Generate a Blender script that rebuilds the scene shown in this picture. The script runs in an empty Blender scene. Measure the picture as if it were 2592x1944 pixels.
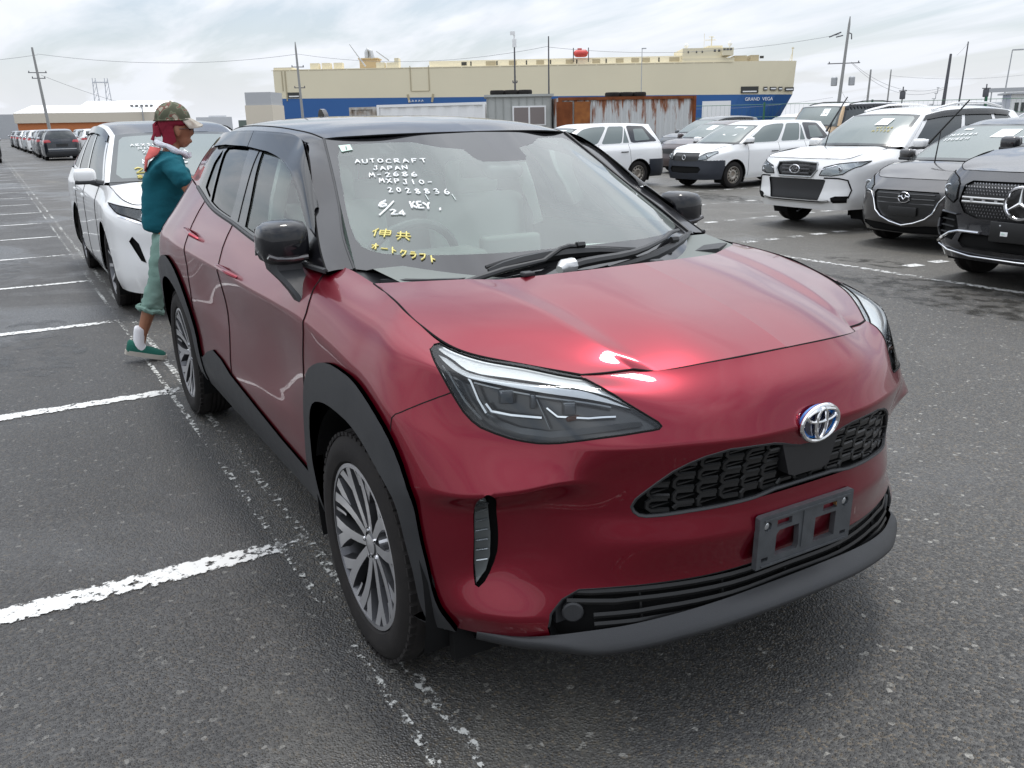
import bpy, bmesh, math, random
import numpy as np
from mathutils import Vector, Matrix, noise
from mathutils.geometry import delaunay_2d_cdt
from mathutils.bvhtree import BVHTree
random.seed(7)
R_ = math.radians
sc = bpy.context.scene
COL = sc.collection
# ------------------------------------------------------------------ camera
cam_d = bpy.data.cameras.new('camera'); cam = bpy.data.objects.new('camera', cam_d); COL.objects.link(cam)
CP = Vector((2.1236, -1.5957, 1.4866)); YAW, PIT, ROL = 2.6152, .2951, -.0199
_f = Vector((math.cos(PIT)*math.cos(YAW), math.cos(PIT)*math.sin(YAW), -math.sin(PIT)))
_r = _f.cross(Vector((0, 0, 1))).normalized(); _u = _r.cross(_f)
_x = math.cos(ROL)*_r + math.sin(ROL)*_u; _y = -math.sin(ROL)*_r + math.cos(ROL)*_u
M = Matrix((( _x[0], _y[0], -_f[0], CP[0]), (_x[1], _y[1], -_f[1], CP[1]), (_x[2], _y[2], -_f[2], CP[2]), (0, 0, 0, 1)))
cam.matrix_world = M
cam_d.sensor_width = 36; cam_d.lens = 2178.9/2592*36; cam_d.clip_start = .05; cam_d.clip_end = 6000
sc.camera = cam
# ------------------------------------------------------------------ view, world, sun
sc.view_settings.view_transform = 'Standard'; sc.view_settings.look = 'None'
sc.view_settings.exposure = 0.0; sc.view_settings.gamma = 1; sc.view_settings.use_curve_mapping = False
w = bpy.data.worlds.new('World'); sc.world = w; w.use_nodes = True
nt = w.node_tree; nt.nodes.clear()
def N(nt, t, **k):
    n = nt.nodes.new(t)
    for a, b in k.items():
        if a[0] == '_': n.inputs[int(a[1:])].default_value = b
        else: setattr(n, a, b)
    return n
def LK(nt, a, b): nt.links.new(a, b)
SUN_EL, SUN_AZ = 79, 118      # degrees; azimuth counted from +x towards +y
sky = N(nt, 'ShaderNodeTexSky', sky_type='NISHITA', sun_disc=False)
sky.sun_elevation = R_(SUN_EL); sky.sun_rotation = R_(90-SUN_AZ); sky.air_density = 1.0; sky.dust_density = 2.0
bg1 = N(nt, 'ShaderNodeBackground'); bg1.inputs[1].default_value = .15
tc = N(nt, 'ShaderNodeTexCoord'); sep = N(nt, 'ShaderNodeSeparateXYZ')
LK(nt, tc.outputs['Generated'], sep.inputs[0])
# project the direction on a cloud ceiling so clouds shrink towards the horizon
zz = N(nt, 'ShaderNodeMath', operation='MAXIMUM', _1=0.0); LK(nt, sep.outputs[2], zz.inputs[0])
za = N(nt, 'ShaderNodeMath', operation='ADD', _1=.16); LK(nt, zz.outputs[0], za.inputs[0])
dx = N(nt, 'ShaderNodeMath', operation='DIVIDE'); LK(nt, sep.outputs[0], dx.inputs[0]); LK(nt, za.outputs[0], dx.inputs[1])
dy = N(nt, 'ShaderNodeMath', operation='DIVIDE'); LK(nt, sep.outputs[1], dy.inputs[0]); LK(nt, za.outputs[0], dy.inputs[1])
cmb = N(nt, 'ShaderNodeCombineXYZ'); LK(nt, dx.outputs[0], cmb.inputs[0]); LK(nt, dy.outputs[0], cmb.inputs[1])
map_ = N(nt, 'ShaderNodeMapping'); map_.inputs['Rotation'].default_value = (0, 0, R_(60)); map_.inputs['Scale'].default_value = (.55, 1.5, 1)
LK(nt, cmb.outputs[0], map_.inputs[0])
n1 = N(nt, 'ShaderNodeTexNoise'); n1.inputs['Scale'].default_value = 1.1; n1.inputs['Detail'].default_value = 7; n1.inputs['Roughness'].default_value = .55; n1.inputs['Distortion'].default_value = .4
n2 = N(nt, 'ShaderNodeTexNoise'); n2.inputs['Scale'].default_value = 2.3; n2.inputs['Detail'].default_value = 5; n2.inputs['Distortion'].default_value = .8
LK(nt, map_.outputs[0], n1.inputs[0]); LK(nt, map_.outputs[0], n2.inputs[0])
cov = N(nt, 'ShaderNodeMapRange'); cov.inputs[1].default_value = .40; cov.inputs[2].default_value = .56; cov.inputs[3].default_value = .40; cov.inputs[4].default_value = 1.0
LK(nt, n1.outputs[0], cov.inputs[0])
# thicker haze near the horizon
hz = N(nt, 'ShaderNodeMapRange'); hz.inputs[1].default_value = .0; hz.inputs[2].default_value = .16; hz.inputs[3].default_value = 1.0; hz.inputs[4].default_value = 0.0
LK(nt, sep.outputs[2], hz.inputs[0])
mx = N(nt, 'ShaderNodeMath', operation='MAXIMUM'); LK(nt, cov.outputs[0], mx.inputs[0]); LK(nt, hz.outputs[0], mx.inputs[1])
ramp = N(nt, 'ShaderNodeValToRGB'); ramp.color_ramp.elements[0].position = .30; ramp.color_ramp.elements[0].color = (.87, .925, 1.0, 1)
ramp.color_ramp.elements[1].position = .60; ramp.color_ramp.elements[1].color = (1.02, 1.06, 1.13, 1)
LK(nt, n2.outputs[0], ramp.inputs[0])
hmix = N(nt, 'ShaderNodeMix', data_type='RGBA'); LK(nt, hz.outputs[0], hmix.inputs[0]); LK(nt, ramp.outputs[0], hmix.inputs[6]); hmix.inputs[7].default_value = (.88, .91, .97, 1)
# an overcast sky is brighter overhead, where the veiled sun stands
zen = N(nt, 'ShaderNodeMapRange'); zen.inputs[1].default_value = .32; zen.inputs[2].default_value = 1.0; zen.inputs[3].default_value = 1.0; zen.inputs[4].default_value = 2.7
LK(nt, sep.outputs[2], zen.inputs[0])
bg2 = N(nt, 'ShaderNodeBackground'); LK(nt, hmix.outputs[2], bg2.inputs[0]); LK(nt, zen.outputs[0], bg2.inputs[1])
LK(nt, sky.outputs[0], bg1.inputs[0])
ms = N(nt, 'ShaderNodeMixShader'); LK(nt, mx.outputs[0], ms.inputs[0]); LK(nt, bg1.outputs[0], ms.inputs[1]); LK(nt, bg2.outputs[0], ms.inputs[2])
wo = N(nt, 'ShaderNodeOutputWorld'); LK(nt, ms.outputs[0], wo.inputs[0])
sl = bpy.data.lights.new('sun', 'SUN'); sl.energy = 1.5; sl.angle = R_(10); sl.color = (1, .965, .91)
so = bpy.data.objects.new('sun', sl); COL.objects.link(so)
sd = Vector((math.cos(R_(SUN_EL))*math.cos(R_(SUN_AZ)), math.cos(R_(SUN_EL))*math.sin(R_(SUN_AZ)), math.sin(R_(SUN_EL))))
so.rotation_euler = sd.to_track_quat('Z', 'Y').to_euler()
# ------------------------------------------------------------------ materials
MAT = {}
def mat(name, col, rough=.5, metal=0, coat=0, spec=.5, noise_=None, bump=None, crough=.03, flake=0):
    """noise_=(scale, amount, col2)  bump=(scale, strength)"""
    if name in MAT: return MAT[name]
    m = bpy.data.materials.new(name); m.use_nodes = True; t = m.node_tree; b = t.nodes['Principled BSDF']
    b.inputs['Base Color'].default_value = (*col, 1); b.inputs['Roughness'].default_value = rough; b.inputs['Metallic'].default_value = metal
    b.inputs['Coat Weight'].default_value = coat; b.inputs['Coat Roughness'].default_value = crough; b.inputs['Specular IOR Level'].default_value = spec
    tc = N(t, 'ShaderNodeTexCoord')
    if noise_:
        n = N(t, 'ShaderNodeTexNoise'); n.inputs['Scale'].default_value = noise_[0]; n.inputs['Detail'].default_value = 6; LK(t, tc.outputs['Object'], n.inputs[0])
        r = N(t, 'ShaderNodeMapRange'); r.inputs[1].default_value = .35; r.inputs[2].default_value = .7; r.inputs[4].default_value = noise_[1]; LK(t, n.outputs[0], r.inputs[0])
        mxn = N(t, 'ShaderNodeMix', data_type='RGBA'); LK(t, r.outputs[0], mxn.inputs[0]); mxn.inputs[6].default_value = (*col, 1); mxn.inputs[7].default_value = (*noise_[2], 1)
        LK(t, mxn.outputs[2], b.inputs['Base Color'])
        r2 = N(t, 'ShaderNodeMapRange'); r2.inputs[3].default_value = rough*.8; r2.inputs[4].default_value = min(1, rough*1.3); LK(t, n.outputs[0], r2.inputs[0]); LK(t, r2.outputs[0], b.inputs['Roughness'])
    if bump:
        n = N(t, 'ShaderNodeTexNoise'); n.inputs['Scale'].default_value = bump[0]; n.inputs['Detail'].default_value = 4; LK(t, tc.outputs['Object'], n.inputs[0])
        bp = N(t, 'ShaderNodeBump'); bp.inputs['Strength'].default_value = bump[1]; bp.inputs['Distance'].default_value = .01; LK(t, n.outputs[0], bp.inputs['Height']); LK(t, bp.outputs[0], b.inputs['Normal'])
    if flake:
        v = N(t, 'ShaderNodeTexNoise'); v.inputs['Scale'].default_value = 900; LK(t, tc.outputs['Object'], v.inputs[0])
        bp = N(t, 'ShaderNodeBump'); bp.inputs['Strength'].default_value = flake; bp.inputs['Distance'].default_value = .001; LK(t, v.outputs[0], bp.inputs['Height']); LK(t, bp.outputs[0], b.inputs['Normal'])
    MAT[name] = m; return m
def glass(name, tint, f0=1.0, rough=0.0, ior=1.5, veil=0):
    """thin pane: tinted see-through plus fresnel reflection"""
    if name in MAT: return MAT[name]
    m = bpy.data.materials.new(name); m.use_nodes = True; t = m.node_tree; t.nodes.clear()
    tr = N(t, 'ShaderNodeBsdfTransparent'); tr.inputs[0].default_value = (*tint, 1)
    gl = N(t, 'ShaderNodeBsdfAnisotropic') if False else N(t, 'ShaderNodeBsdfGlossy'); gl.inputs['Roughness'].default_value = rough
    fr = N(t, 'ShaderNodeFresnel'); fr.inputs[0].default_value = ior
    mu = N(t, 'ShaderNodeMath', operation='MULTIPLY', use_clamp=True, _1=f0); LK(t, fr.outputs[0], mu.inputs[0])
    ms = N(t, 'ShaderNodeMixShader'); LK(t, mu.outputs[0], ms.inputs[0]); LK(t, tr.outputs[0], ms.inputs[1]); LK(t, gl.outputs[0], ms.inputs[2])
    if veil:      # thin dusty film in pale diffuse colour, painted haze that brightens the pane
        tc = N(t, 'ShaderNodeTexCoord'); n = N(t, 'ShaderNodeTexNoise'); n.inputs['Scale'].default_value = 2.2; n.inputs['Detail'].default_value = 6; n.inputs['Distortion'].default_value = .6; LK(t, tc.outputs['Object'], n.inputs[0])
        r = N(t, 'ShaderNodeMapRange'); r.inputs[1].default_value = .3; r.inputs[2].default_value = .7; r.inputs[3].default_value = veil*.7; r.inputs[4].default_value = veil*1.35; LK(t, n.outputs[0], r.inputs[0])
        df = N(t, 'ShaderNodeBsdfDiffuse'); df.inputs[0].default_value = (.66, .74, .69, 1); m2 = N(t, 'ShaderNodeMixShader'); LK(t, r.outputs[0], m2.inputs[0]); LK(t, ms.outputs[0], m2.inputs[1]); LK(t, df.outputs[0], m2.inputs[2]); ms = m2
    o = N(t, 'ShaderNodeOutputMaterial'); LK(t, ms.outputs[0], o.inputs[0])
    MAT[name] = m; return m
M_RED = mat('red_paint', (.20, .0010, .014), .28, .72, .75, .5, crough=.02)
M_BLKG = mat('gloss_black', (.008, .008, .010), .3, 0, .85, .12)
M_BLKP = mat('black_plastic', (.022, .023, .025), .52, 0, 0, .5, (14, .5, (.034, .035, .036)), (300, .06))
M_DARK = mat('dark_void', (.006, .006, .006), .85, 0, 0, .2)
M_GRIL = mat('grille_black', (.012, .012, .012), .35)
M_RUB = mat('rubber', (.016, .0145, .014), .8, 0, 0, .22, (20, .7, (.028, .025, .023)), (160, .12))
M_CHR = mat('chrome', (.86, .86, .87), .06, 1)
M_SIL = mat('machined_alloy', (.66, .66, .67), .36, .9, .2)
M_GUN = mat('dark_alloy', (.10, .10, .105), .35, .8, .4)
M_REFL = mat('lamp_reflector', (.62, .64, .66), .18, .9)
M_LAMPW = mat('lamp_white', (.80, .83, .85), .30, 0, .5)
M_LAMPD = mat('lamp_housing', (.022, .024, .028), .32, .2, .7)
M_CLEAR = glass('clear_lens', (.90, .92, .92), 1.0)
M_WSG = glass('windscreen_glass', (.84, .96, .90), 1.7, veil=.12)
M_SIDEG = glass('side_glass', (.84, .91, .87), 1.3, veil=.05)
M_PRIVG = glass('privacy_glass', (.10, .11, .11), 1.3)
M_VISOR = glass('smoked_visor', (.16, .165, .17), 1.4)
M_INT = mat('interior_grey', (.66, .73, .68), .8)
M_INTL = mat('interior_light', (.74, .80, .74), .85)
M_INTD = mat('interior_dark', (.10, .11, .105), .8)
M_WHITE = mat('white_paint', (.80, .80, .79), .3, 0, .8)
M_PEARL = mat('pearl_white_paint', (.78, .78, .77), .3, 0, 1)
M_MARKW = mat('white_marker', (.85, .86, .85), .7)
M_MARKY = mat('yellow_marker', (.72, .62, .22), .7)
M_PAPER = mat('paper', (.82, .84, .83), .8)
M_TINT = mat('dark_car_glass', (.035, .042, .042), .16, 0, .0, .8)
M_TINTL = mat('pale_car_glass', (.15, .18, .172), .24, 0, .0, .9)
M_TAIL = mat('tail_lamp_red', (.42, .012, .02), .15, 0, 1)
M_AMBER = mat('amber_lamp', (.6, .16, .02), .2, 0, 1)
M_RUST = mat('rust', (.22, .07, .025), .9, 0, 0, .2, (3, .8, (.11, .035, .015)))
M_STEELW = mat('steel_wheel', (.38, .36, .32), .45, .6, 0, .5, (9, .6, (.22, .15, .10)))
# ------------------------------------------------------------------ object helpers
def tag(o, label=None, cat=None, group=None, kind=None):
    if label: o['label'] = label
    if cat: o['category'] = cat
    if group: o['group'] = group
    if kind: o['kind'] = kind
    return o
def emp(name, loc=(0, 0, 0), rz=0, label=None, cat=None, group=None):
    o = bpy.data.objects.new(name, None); o.empty_display_size = .2; COL.objects.link(o); o.location = loc; o.rotation_euler = (0, 0, rz)
    return tag(o, label, cat, group)
def mesh_np(name, V, F, mats, parent=None, nrm=None, smooth=True, mi=None, loc=None, rz=None):
    me = bpy.data.meshes.new(name)
    me.from_pydata([tuple(v) for v in V], [], [tuple(int(i) for i in f) for f in F])
    if not isinstance(mats, (list, tuple)): mats = [mats]
    for m in mats: me.materials.append(m)
    if smooth: me.polygons.foreach_set('use_smooth', [True]*len(me.polygons))
    if mi is not None: me.polygons.foreach_set('material_index', list(mi))
    me.update()
    if nrm is not None: me.normals_split_custom_set_from_vertices([tuple(n) for n in nrm])
    o = bpy.data.objects.new(name, me); COL.objects.link(o)
    if parent is not None: o.parent = parent
    if loc is not None: o.location = loc
    if rz is not None: o.rotation_euler = (0, 0, rz)
    return o
class MB:
    """collects simple solids into one mesh"""
    def __init__(s): s.v = []; s.f = []; s.m = []
    def add(s, V, F, mi=0):
        b = len(s.v); s.v += [tuple(map(float, p)) for p in V]; s.f += [tuple(i+b for i in f) for f in F]; s.m += [mi]*len(F); return s
    def box(s, c, d, mi=0, rz=0, taper=1.0, rx=0, ry=0):
        hx, hy, hz = d[0]/2, d[1]/2, d[2]/2
        P = [Vector((sx*hx*(taper if sz > 0 else 1), sy*hy*(taper if sz > 0 else 1), sz*hz)) for sz in (-1, 1) for sy in (-1, 1) for sx in (-1, 1)]
        Mx = Matrix.Rotation(rz, 3, 'Z') @ Matrix.Rotation(ry, 3, 'Y') @ Matrix.Rotation(rx, 3, 'X')
        P = [Mx @ p + Vector(c) for p in P]
        return s.add(P, [(0, 2, 3, 1), (4, 5, 7, 6), (0, 1, 5, 4), (2, 6, 7, 3), (0, 4, 6, 2), (1, 3, 7, 5)], mi)
    def rbox(s, c, d, r=.02, mi=0, rz=0, ry=0, rx=0):
        """box with chamfered edges"""
        bm = bmesh.new(); bmesh.ops.create_cube(bm, size=1)
        for v in bm.verts: v.co = Vector((v.co[0]*d[0], v.co[1]*d[1], v.co[2]*d[2]))
        bmesh.ops.bevel(bm, geom=list(bm.edges), offset=min(r, min(d)*.45), segments=3, profile=.5, affect='EDGES')
        Mx = Matrix.Rotation(rz, 3, 'Z') @ Matrix.Rotation(ry, 3, 'Y') @ Matrix.Rotation(rx, 3, 'X')
        bm.verts.ensure_lookup_table()
        s.add([Mx @ v.co + Vector(c) for v in bm.verts], [[v.index for v in f.verts] for f in bm.faces], mi); bm.free(); return s
    def tube(s, pts, r, n=8, mi=0, closed=False, cap=True, flat=1.0):
        pts = [Vector(p) for p in pts]; rr = r if isinstance(r, (list, tuple)) else [r]*len(pts)
        k = len(pts); V = []; F = []; up = Vector((0, 0, 1)); prev = None
        for i, p in enumerate(pts):
            a = pts[(i-1) % k] if (closed or i > 0) else p; b = pts[(i+1) % k] if (closed or i < k-1) else p
            t = (b-a).normalized()
            if prev is None:
                q = up if abs(t.dot(up)) < .95 else Vector((1, 0, 0)); x = t.cross(q).normalized()
            else:
                x = (prev - t*prev.dot(t)).normalized()
            prev = x; y = t.cross(x)
            for j in range(n):
                an = 2*math.pi*j/n; V.append(p + (x*math.cos(an) + y*math.sin(an)*flat)*rr[i])
        for i in range(k if closed else k-1):
            for j in range(n):
                a = i*n+j; b = i*n+(j+1) % n; c = ((i+1) % k)*n+(j+1) % n; d = ((i+1) % k)*n+j; F.append((a, b, c, d))
        if cap and not closed: F.append(tuple(range(n-1, -1, -1))); F.append(tuple(range((k-1)*n, k*n)))
        return s.add(V, F, mi)
    def lathe(s, prof, axis='y', n=32, c=(0, 0, 0), mi=0, close=False, mis=None):
        """prof: (along, radius)"""
        V = []; F = []; k = len(prof)
        for a, r in prof:
            for j in range(n):
                an = 2*math.pi*j/n
                if axis == 'y': V.append((c[0]+r*math.cos(an), c[1]+a, c[2]+r*math.sin(an)))
                elif axis == 'z': V.append((c[0]+r*math.cos(an), c[1]+r*math.sin(an), c[2]+a))
                else: V.append((c[0]+a, c[1]+r*math.cos(an), c[2]+r*math.sin(an)))
        for i in range(k-1):
            for j in range(n): F.append((i*n+j, i*n+(j+1) % n, (i+1)*n+(j+1) % n, (i+1)*n+j))
        b = len(s.v); s.add(V, F, mi)
        if mis: 
            for i in range(k-1):
                for j in range(n): s.m[len(s.m)-len(F)+i*n+j] = mis[i]
        return s
    def prism(s, poly, x0, x1, plane='yz', mi=0):
        """extrude a 2D polygon between two planes"""
        def p3(a, b, t): return (t, a, b) if plane == 'yz' else ((a, t, b) if plane == 'xz' else (a, b, t))
        n = len(poly); V = [p3(a, b, x0) for a, b in poly]+[p3(a, b, x1) for a, b in poly]
        F = [tuple(range(n-1, -1, -1)), tuple(range(n, 2*n))]+[(i, (i+1) % n, n+(i+1) % n, n+i) for i in range(n)]
        return s.add(V, F, mi)
    def build(s, name, mats, parent=None, smooth=True, loc=None, rz=None, auto=35):
        o = mesh_np(name, s.v, s.f, mats, parent, None, smooth, s.m, loc, rz)
        if smooth:
            bm = bmesh.new(); bm.from_mesh(o.data); bmesh.ops.recalc_face_normals(bm, faces=bm.faces)
            th = R_(auto)
            for e in bm.edges:
                if len(e.link_faces) == 2 and e.calc_face_angle(0) > th: e.smooth = False
            bm.to_mesh(o.data); bm.free()
        return o
def copy_tree(o, parent=None):
    c = o.copy(); COL.objects.link(c)
    if parent is not None: c.parent = parent
    for ch in list(o.children): copy_tree(ch, c)
    return c
def pch(t,P):
    """pchip slopes for samples P (n,...) at knots t (n,) or (n,...)"""
    h=np.diff(t,axis=0); 
    while h.ndim<P.ndim: h=h[...,None]
    d=np.diff(P,axis=0)/h
    m=np.zeros_like(P)
    a,b=d[:-1],d[1:]; ha,hb=h[:-1],h[1:]
    w1=2*hb+ha; w2=hb+2*ha
    with np.errstate(divide='ignore',invalid='ignore'):
        q=(w1+w2)/(w1/a+w2/b)
    m[1:-1]=np.where(a*b>0,q,0)
    m[0]=d[0]; m[-1]=d[-1]
    return m,d
def cr(t,P):
    h=np.diff(t,axis=0)
    while h.ndim<P.ndim: h=h[...,None]
    d=np.diff(P,axis=0)/h
    m=np.zeros_like(P)
    m[1:-1]=(d[:-1]*h[1:]+d[1:]*h[:-1])/(h[:-1]+h[1:])
    m[0]=d[0]; m[-1]=d[-1]
    return m,d
class Grid:
    """tensor patch through a table of points; rows with crease weight keep a sharp edge"""
    def __init__(s,T,crease=None,sym0=False,ut=None,vt=None):
        s.T=np.array(T,float); nj,nk=s.T.shape[:2]
        s.ut=np.concatenate([[0],np.cumsum(np.linalg.norm(np.diff(s.T,axis=0),axis=2).mean(1))])
        s.vt=np.concatenate([[0],np.cumsum(np.linalg.norm(np.diff(s.T,axis=1),axis=2).mean(0))])
        if ut is not None: s.ut=np.array(ut)
        if vt is not None: s.vt=np.array(vt)
        s.mu,_=cr(s.ut,s.T)
        if sym0:
            s.mu[0,:,0]=0; s.mu[0,:,2]=0
        s.cw=np.zeros((nj,nk)) if crease is None else np.array(crease,float)
    def ev(s,u,v):
        u=np.clip(np.atleast_1d(np.asarray(u,float)),0,s.ut[-1]); v=np.clip(np.atleast_1d(np.asarray(v,float)),0,s.vt[-1])
        i=np.clip(np.searchsorted(s.ut,u,side='right')-1,0,len(s.ut)-2)
        h=s.ut[i+1]-s.ut[i]; t=((u-s.ut[i])/h)[:,None,None]; h=h[:,None,None]
        R=(2*t**3-3*t**2+1)*s.T[i]+(t**3-2*t**2+t)*h*s.mu[i]+(-2*t**3+3*t**2)*s.T[i+1]+(t**3-t**2)*h*s.mu[i+1]
        tt=t[:,:,0]; tt=tt*tt*(3-2*tt); W=(1-tt)*s.cw[i]+tt*s.cw[i+1]
        R=np.swapaxes(R,0,1); # K,M,3
        m,d=cr(s.vt,R)
        W=W.T[:,:,None]
        mr=m.copy(); ml=m.copy()      # slope leaving row upward / arriving from below
        mr[:-1]=m[:-1]*(1-W[:-1])+d*W[:-1]
        ml[1:]=m[1:]*(1-W[1:])+d*W[1:]
        k=np.clip(np.searchsorted(s.vt,v,side='right')-1,0,len(s.vt)-2)
        M=np.arange(len(u)); h=(s.vt[k+1]-s.vt[k])[:,None]; t=((v-s.vt[k])[:,None])/h
        return (2*t**3-3*t**2+1)*R[k,M]+(t**3-2*t**2+t)*h*mr[k,M]+(-2*t**3+3*t**2)*R[k+1,M]+(t**3-t**2)*h*ml[k+1,M]
    def nrm(s,u,v,e=.002):
        a=s.ev(np.asarray(u)+e,v)-s.ev(np.asarray(u)-e,v); b=s.ev(u,np.asarray(v)+e)-s.ev(u,np.asarray(v)-e)
        n=np.cross(a,b); return n/np.linalg.norm(n,axis=1)[:,None]
    def dense(s,du=.02,dv=.01):
        us=[];
        for a,b in zip(s.ut[:-1],s.ut[1:]): us+=list(np.linspace(a,b,max(2,int((b-a)/du)+1))[:-1])
        us.append(s.ut[-1]); vs=[]
        for a,b in zip(s.vt[:-1],s.vt[1:]): vs+=list(np.linspace(a,b,max(2,int((b-a)/dv)+1))[:-1])
        vs.append(s.vt[-1]); us=np.array(us);vs=np.array(vs)
        U,V=np.meshgrid(us,vs,indexing='ij')
        return us,vs,s.ev(U.ravel(),V.ravel()).reshape(len(us),len(vs),3)
# ---------------- hero body wrap (left half, y>0): columns front centre -> side -> rear centre, rows sill -> hood/belt edge
BODY=[
# R0 bottom      R1               R2               R3               R4               R5(ledge)        R6(ridge)        R7               R8(top)
[(.800,0,.30),  (.790,0,.36),   (.782,0,.44),   (.806,0,.545),  (.798,0,.602),  (.800,0,.690),  (.822,0,.790),  (.784,0,.877),  (.716,0,.951)],
[(.795,.20,.30),(.785,.20,.36), (.776,.20,.44), (.798,.20,.545),(.789,.20,.602),(.790,.20,.690),(.812,.20,.790),(.770,.20,.875),(.697,.20,.945)],
[(.752,.38,.29),(.742,.38,.36), (.730,.375,.44),(.748,.375,.543),(.735,.375,.605),(.738,.37,.695),(.758,.37,.790),(.712,.37,.870),(.628,.362,.928)],
[(.690,.52,.285),(.682,.52,.36),(.668,.51,.44), (.664,.505,.535),(.652,.50,.610),(.668,.50,.700),(.690,.49,.785),(.604,.512,.902),(.551,.496,.923)],
[(.612,.61,.28),(.618,.615,.350),(.596,.61,.44), (.584,.60,.535),(.580,.60,.615),(.634,.605,.706),(.603,.60,.785),(.528,.622,.913),(.450,.588,.941)],
[(.530,.695,.28),(.556,.700,.345),(.512,.69,.44),(.500,.68,.535),(.502,.68,.605),(.576,.695,.682),(.520,.685,.785),(.440,.706,.922),(.365,.665,.952)],
[(.445,.77,.285),(.474,.782,.345),(.452,.77,.44),(.452,.765,.535),(.452,.766,.600),(.492,.779,.662),(.435,.762,.785),(.345,.760,.930),(.270,.712,.970)],
[(.370,.825,.29),(.375,.832,.345),(.385,.835,.44),(.385,.838,.535),(.385,.84,.600),(.390,.842,.660),(.335,.825,.800),(.238,.793,.940),(.150,.722,1.000)],
[(0,.840,.28),   (0,.850,.345),  (0,.858,.44),   (0,.864,.535),  (0,.868,.600),  (0,.872,.700),  (0,.852,.875),  (-.01,.800,.975),(-.03,.716,1.034)],
[(-.28,.830,.27),(-.28,.845,.345),(-.28,.855,.44),(-.28,.860,.535),(-.28,.864,.600),(-.28,.868,.720),(-.28,.850,.905),(-.27,.800,1.000),(-.22,.700,1.052)],
[(-.45,.820,.27),(-.45,.840,.345),(-.45,.852,.44),(-.45,.854,.535),(-.45,.855,.600),(-.45,.855,.740),(-.45,.850,.918),(-.44,.800,1.015),(-.42,.705,1.068)],
[(-.70,.815,.27),(-.70,.838,.345),(-.70,.850,.44),(-.70,.851,.535),(-.70,.845,.600),(-.70,.838,.750),(-.70,.850,.920),(-.68,.803,1.010),(-.62,.765,1.052)],
[(-1.1,.815,.27),(-1.1,.838,.345),(-1.1,.850,.44),(-1.1,.851,.535),(-1.1,.845,.600),(-1.1,.838,.750),(-1.1,.852,.920),(-1.1,.800,1.010),(-1.1,.770,1.060)],
[(-1.6,.815,.27),(-1.6,.838,.345),(-1.6,.850,.44),(-1.6,.851,.535),(-1.6,.845,.600),(-1.6,.838,.750),(-1.6,.856,.925),(-1.6,.805,1.020),(-1.6,.758,1.095)],
[(-2.1,.820,.28),(-2.1,.842,.345),(-2.1,.855,.44),(-2.1,.858,.535),(-2.1,.862,.600),(-2.1,.872,.760),(-2.1,.864,.935),(-2.1,.800,1.040),(-2.1,.742,1.132)],
[(-2.62,.83,.29),(-2.62,.85,.345),(-2.62,.862,.44),(-2.62,.870,.535),(-2.62,.876,.600),(-2.62,.886,.780),(-2.62,.868,.950),(-2.58,.785,1.075),(-2.50,.708,1.190)],
[(-3.00,.81,.31),(-3.01,.83,.37),(-3.02,.845,.44),(-3.03,.852,.535),(-3.03,.856,.600),(-3.03,.860,.780),(-3.02,.835,.950),(-2.97,.755,1.075),(-2.86,.668,1.230)],
[(-3.22,.74,.33),(-3.24,.76,.38),(-3.26,.77,.44),(-3.27,.775,.535),(-3.27,.780,.600),(-3.26,.780,.780),(-3.22,.745,.950),(-3.15,.680,1.075),(-3.00,.610,1.240)],
[(-3.34,.50,.34),(-3.37,.50,.38),(-3.39,.50,.44),(-3.40,.50,.535),(-3.38,.50,.620),(-3.34,.50,.780),(-3.32,.48,.950),(-3.25,.45,1.075),(-3.10,.42,1.250)],
[(-3.38,0,.34),  (-3.41,0,.38),  (-3.43,0,.44),  (-3.44,0,.535),  (-3.42,0,.620),  (-3.38,0,.780),  (-3.36,0,.950),  (-3.29,0,1.075),  (-3.13,0,1.255)],
]
BC=np.zeros((len(BODY),9))
BC[:9,6]=[.9,.9,.9,.7,.6,.4,.2,.3,.5]; BC[9:17,6]=[.8,.9,1,1,1,.8,.5,.2]
BC[0:9,5]=[0,0,0,.4,.9,.9,.9,.5,0]
BC[0:4,3]=[.9,.9,.9,.4]; BC[0:3,4]=.4; BC[3:7,4]=.3; BC[3:7,5]=[.6,1,1,1]; BC[3:8,7]=[.5,.7,.7,.6,.3]; BC[4:7,1]=.6
HOOD=[ # rear -> front; centre -> edge
[(.150,0,1.086),(.120,.20,1.079),(.020,.41,1.062),(-.02,.49,1.066),(-.10,.60,1.060),(-.20,.700,1.050)],
[(.250,0,1.068),(.235,.20,1.062),(.170,.40,1.044),(.130,.465,1.050),(.070,.60,1.038),(-.02,.712,1.032)],
[(.380,0,1.043),(.370,.20,1.038),(.320,.38,1.019),(.290,.440,1.026),(.240,.58,1.008),(.150,.718,.998)],
[(.540,0,1.008),(.530,.20,1.003),(.480,.365,.980),(.450,.415,.987),(.400,.52,.972),(.330,.675,.956)],
[(.640,0,.978),(.622,.20,.973),(.570,.355,.952),(.535,.395,.957),(.500,.48,.946),(.450,.584,.939)],
[(.712,0,.951),(.693,.20,.945),(.636,.345,.927),(.592,.376,.928),(.575,.44,.926),(.551,.493,.924)],
]
HC=np.zeros((6,6)); HC[:,2]=.8; HC[:,3]=.95
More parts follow.
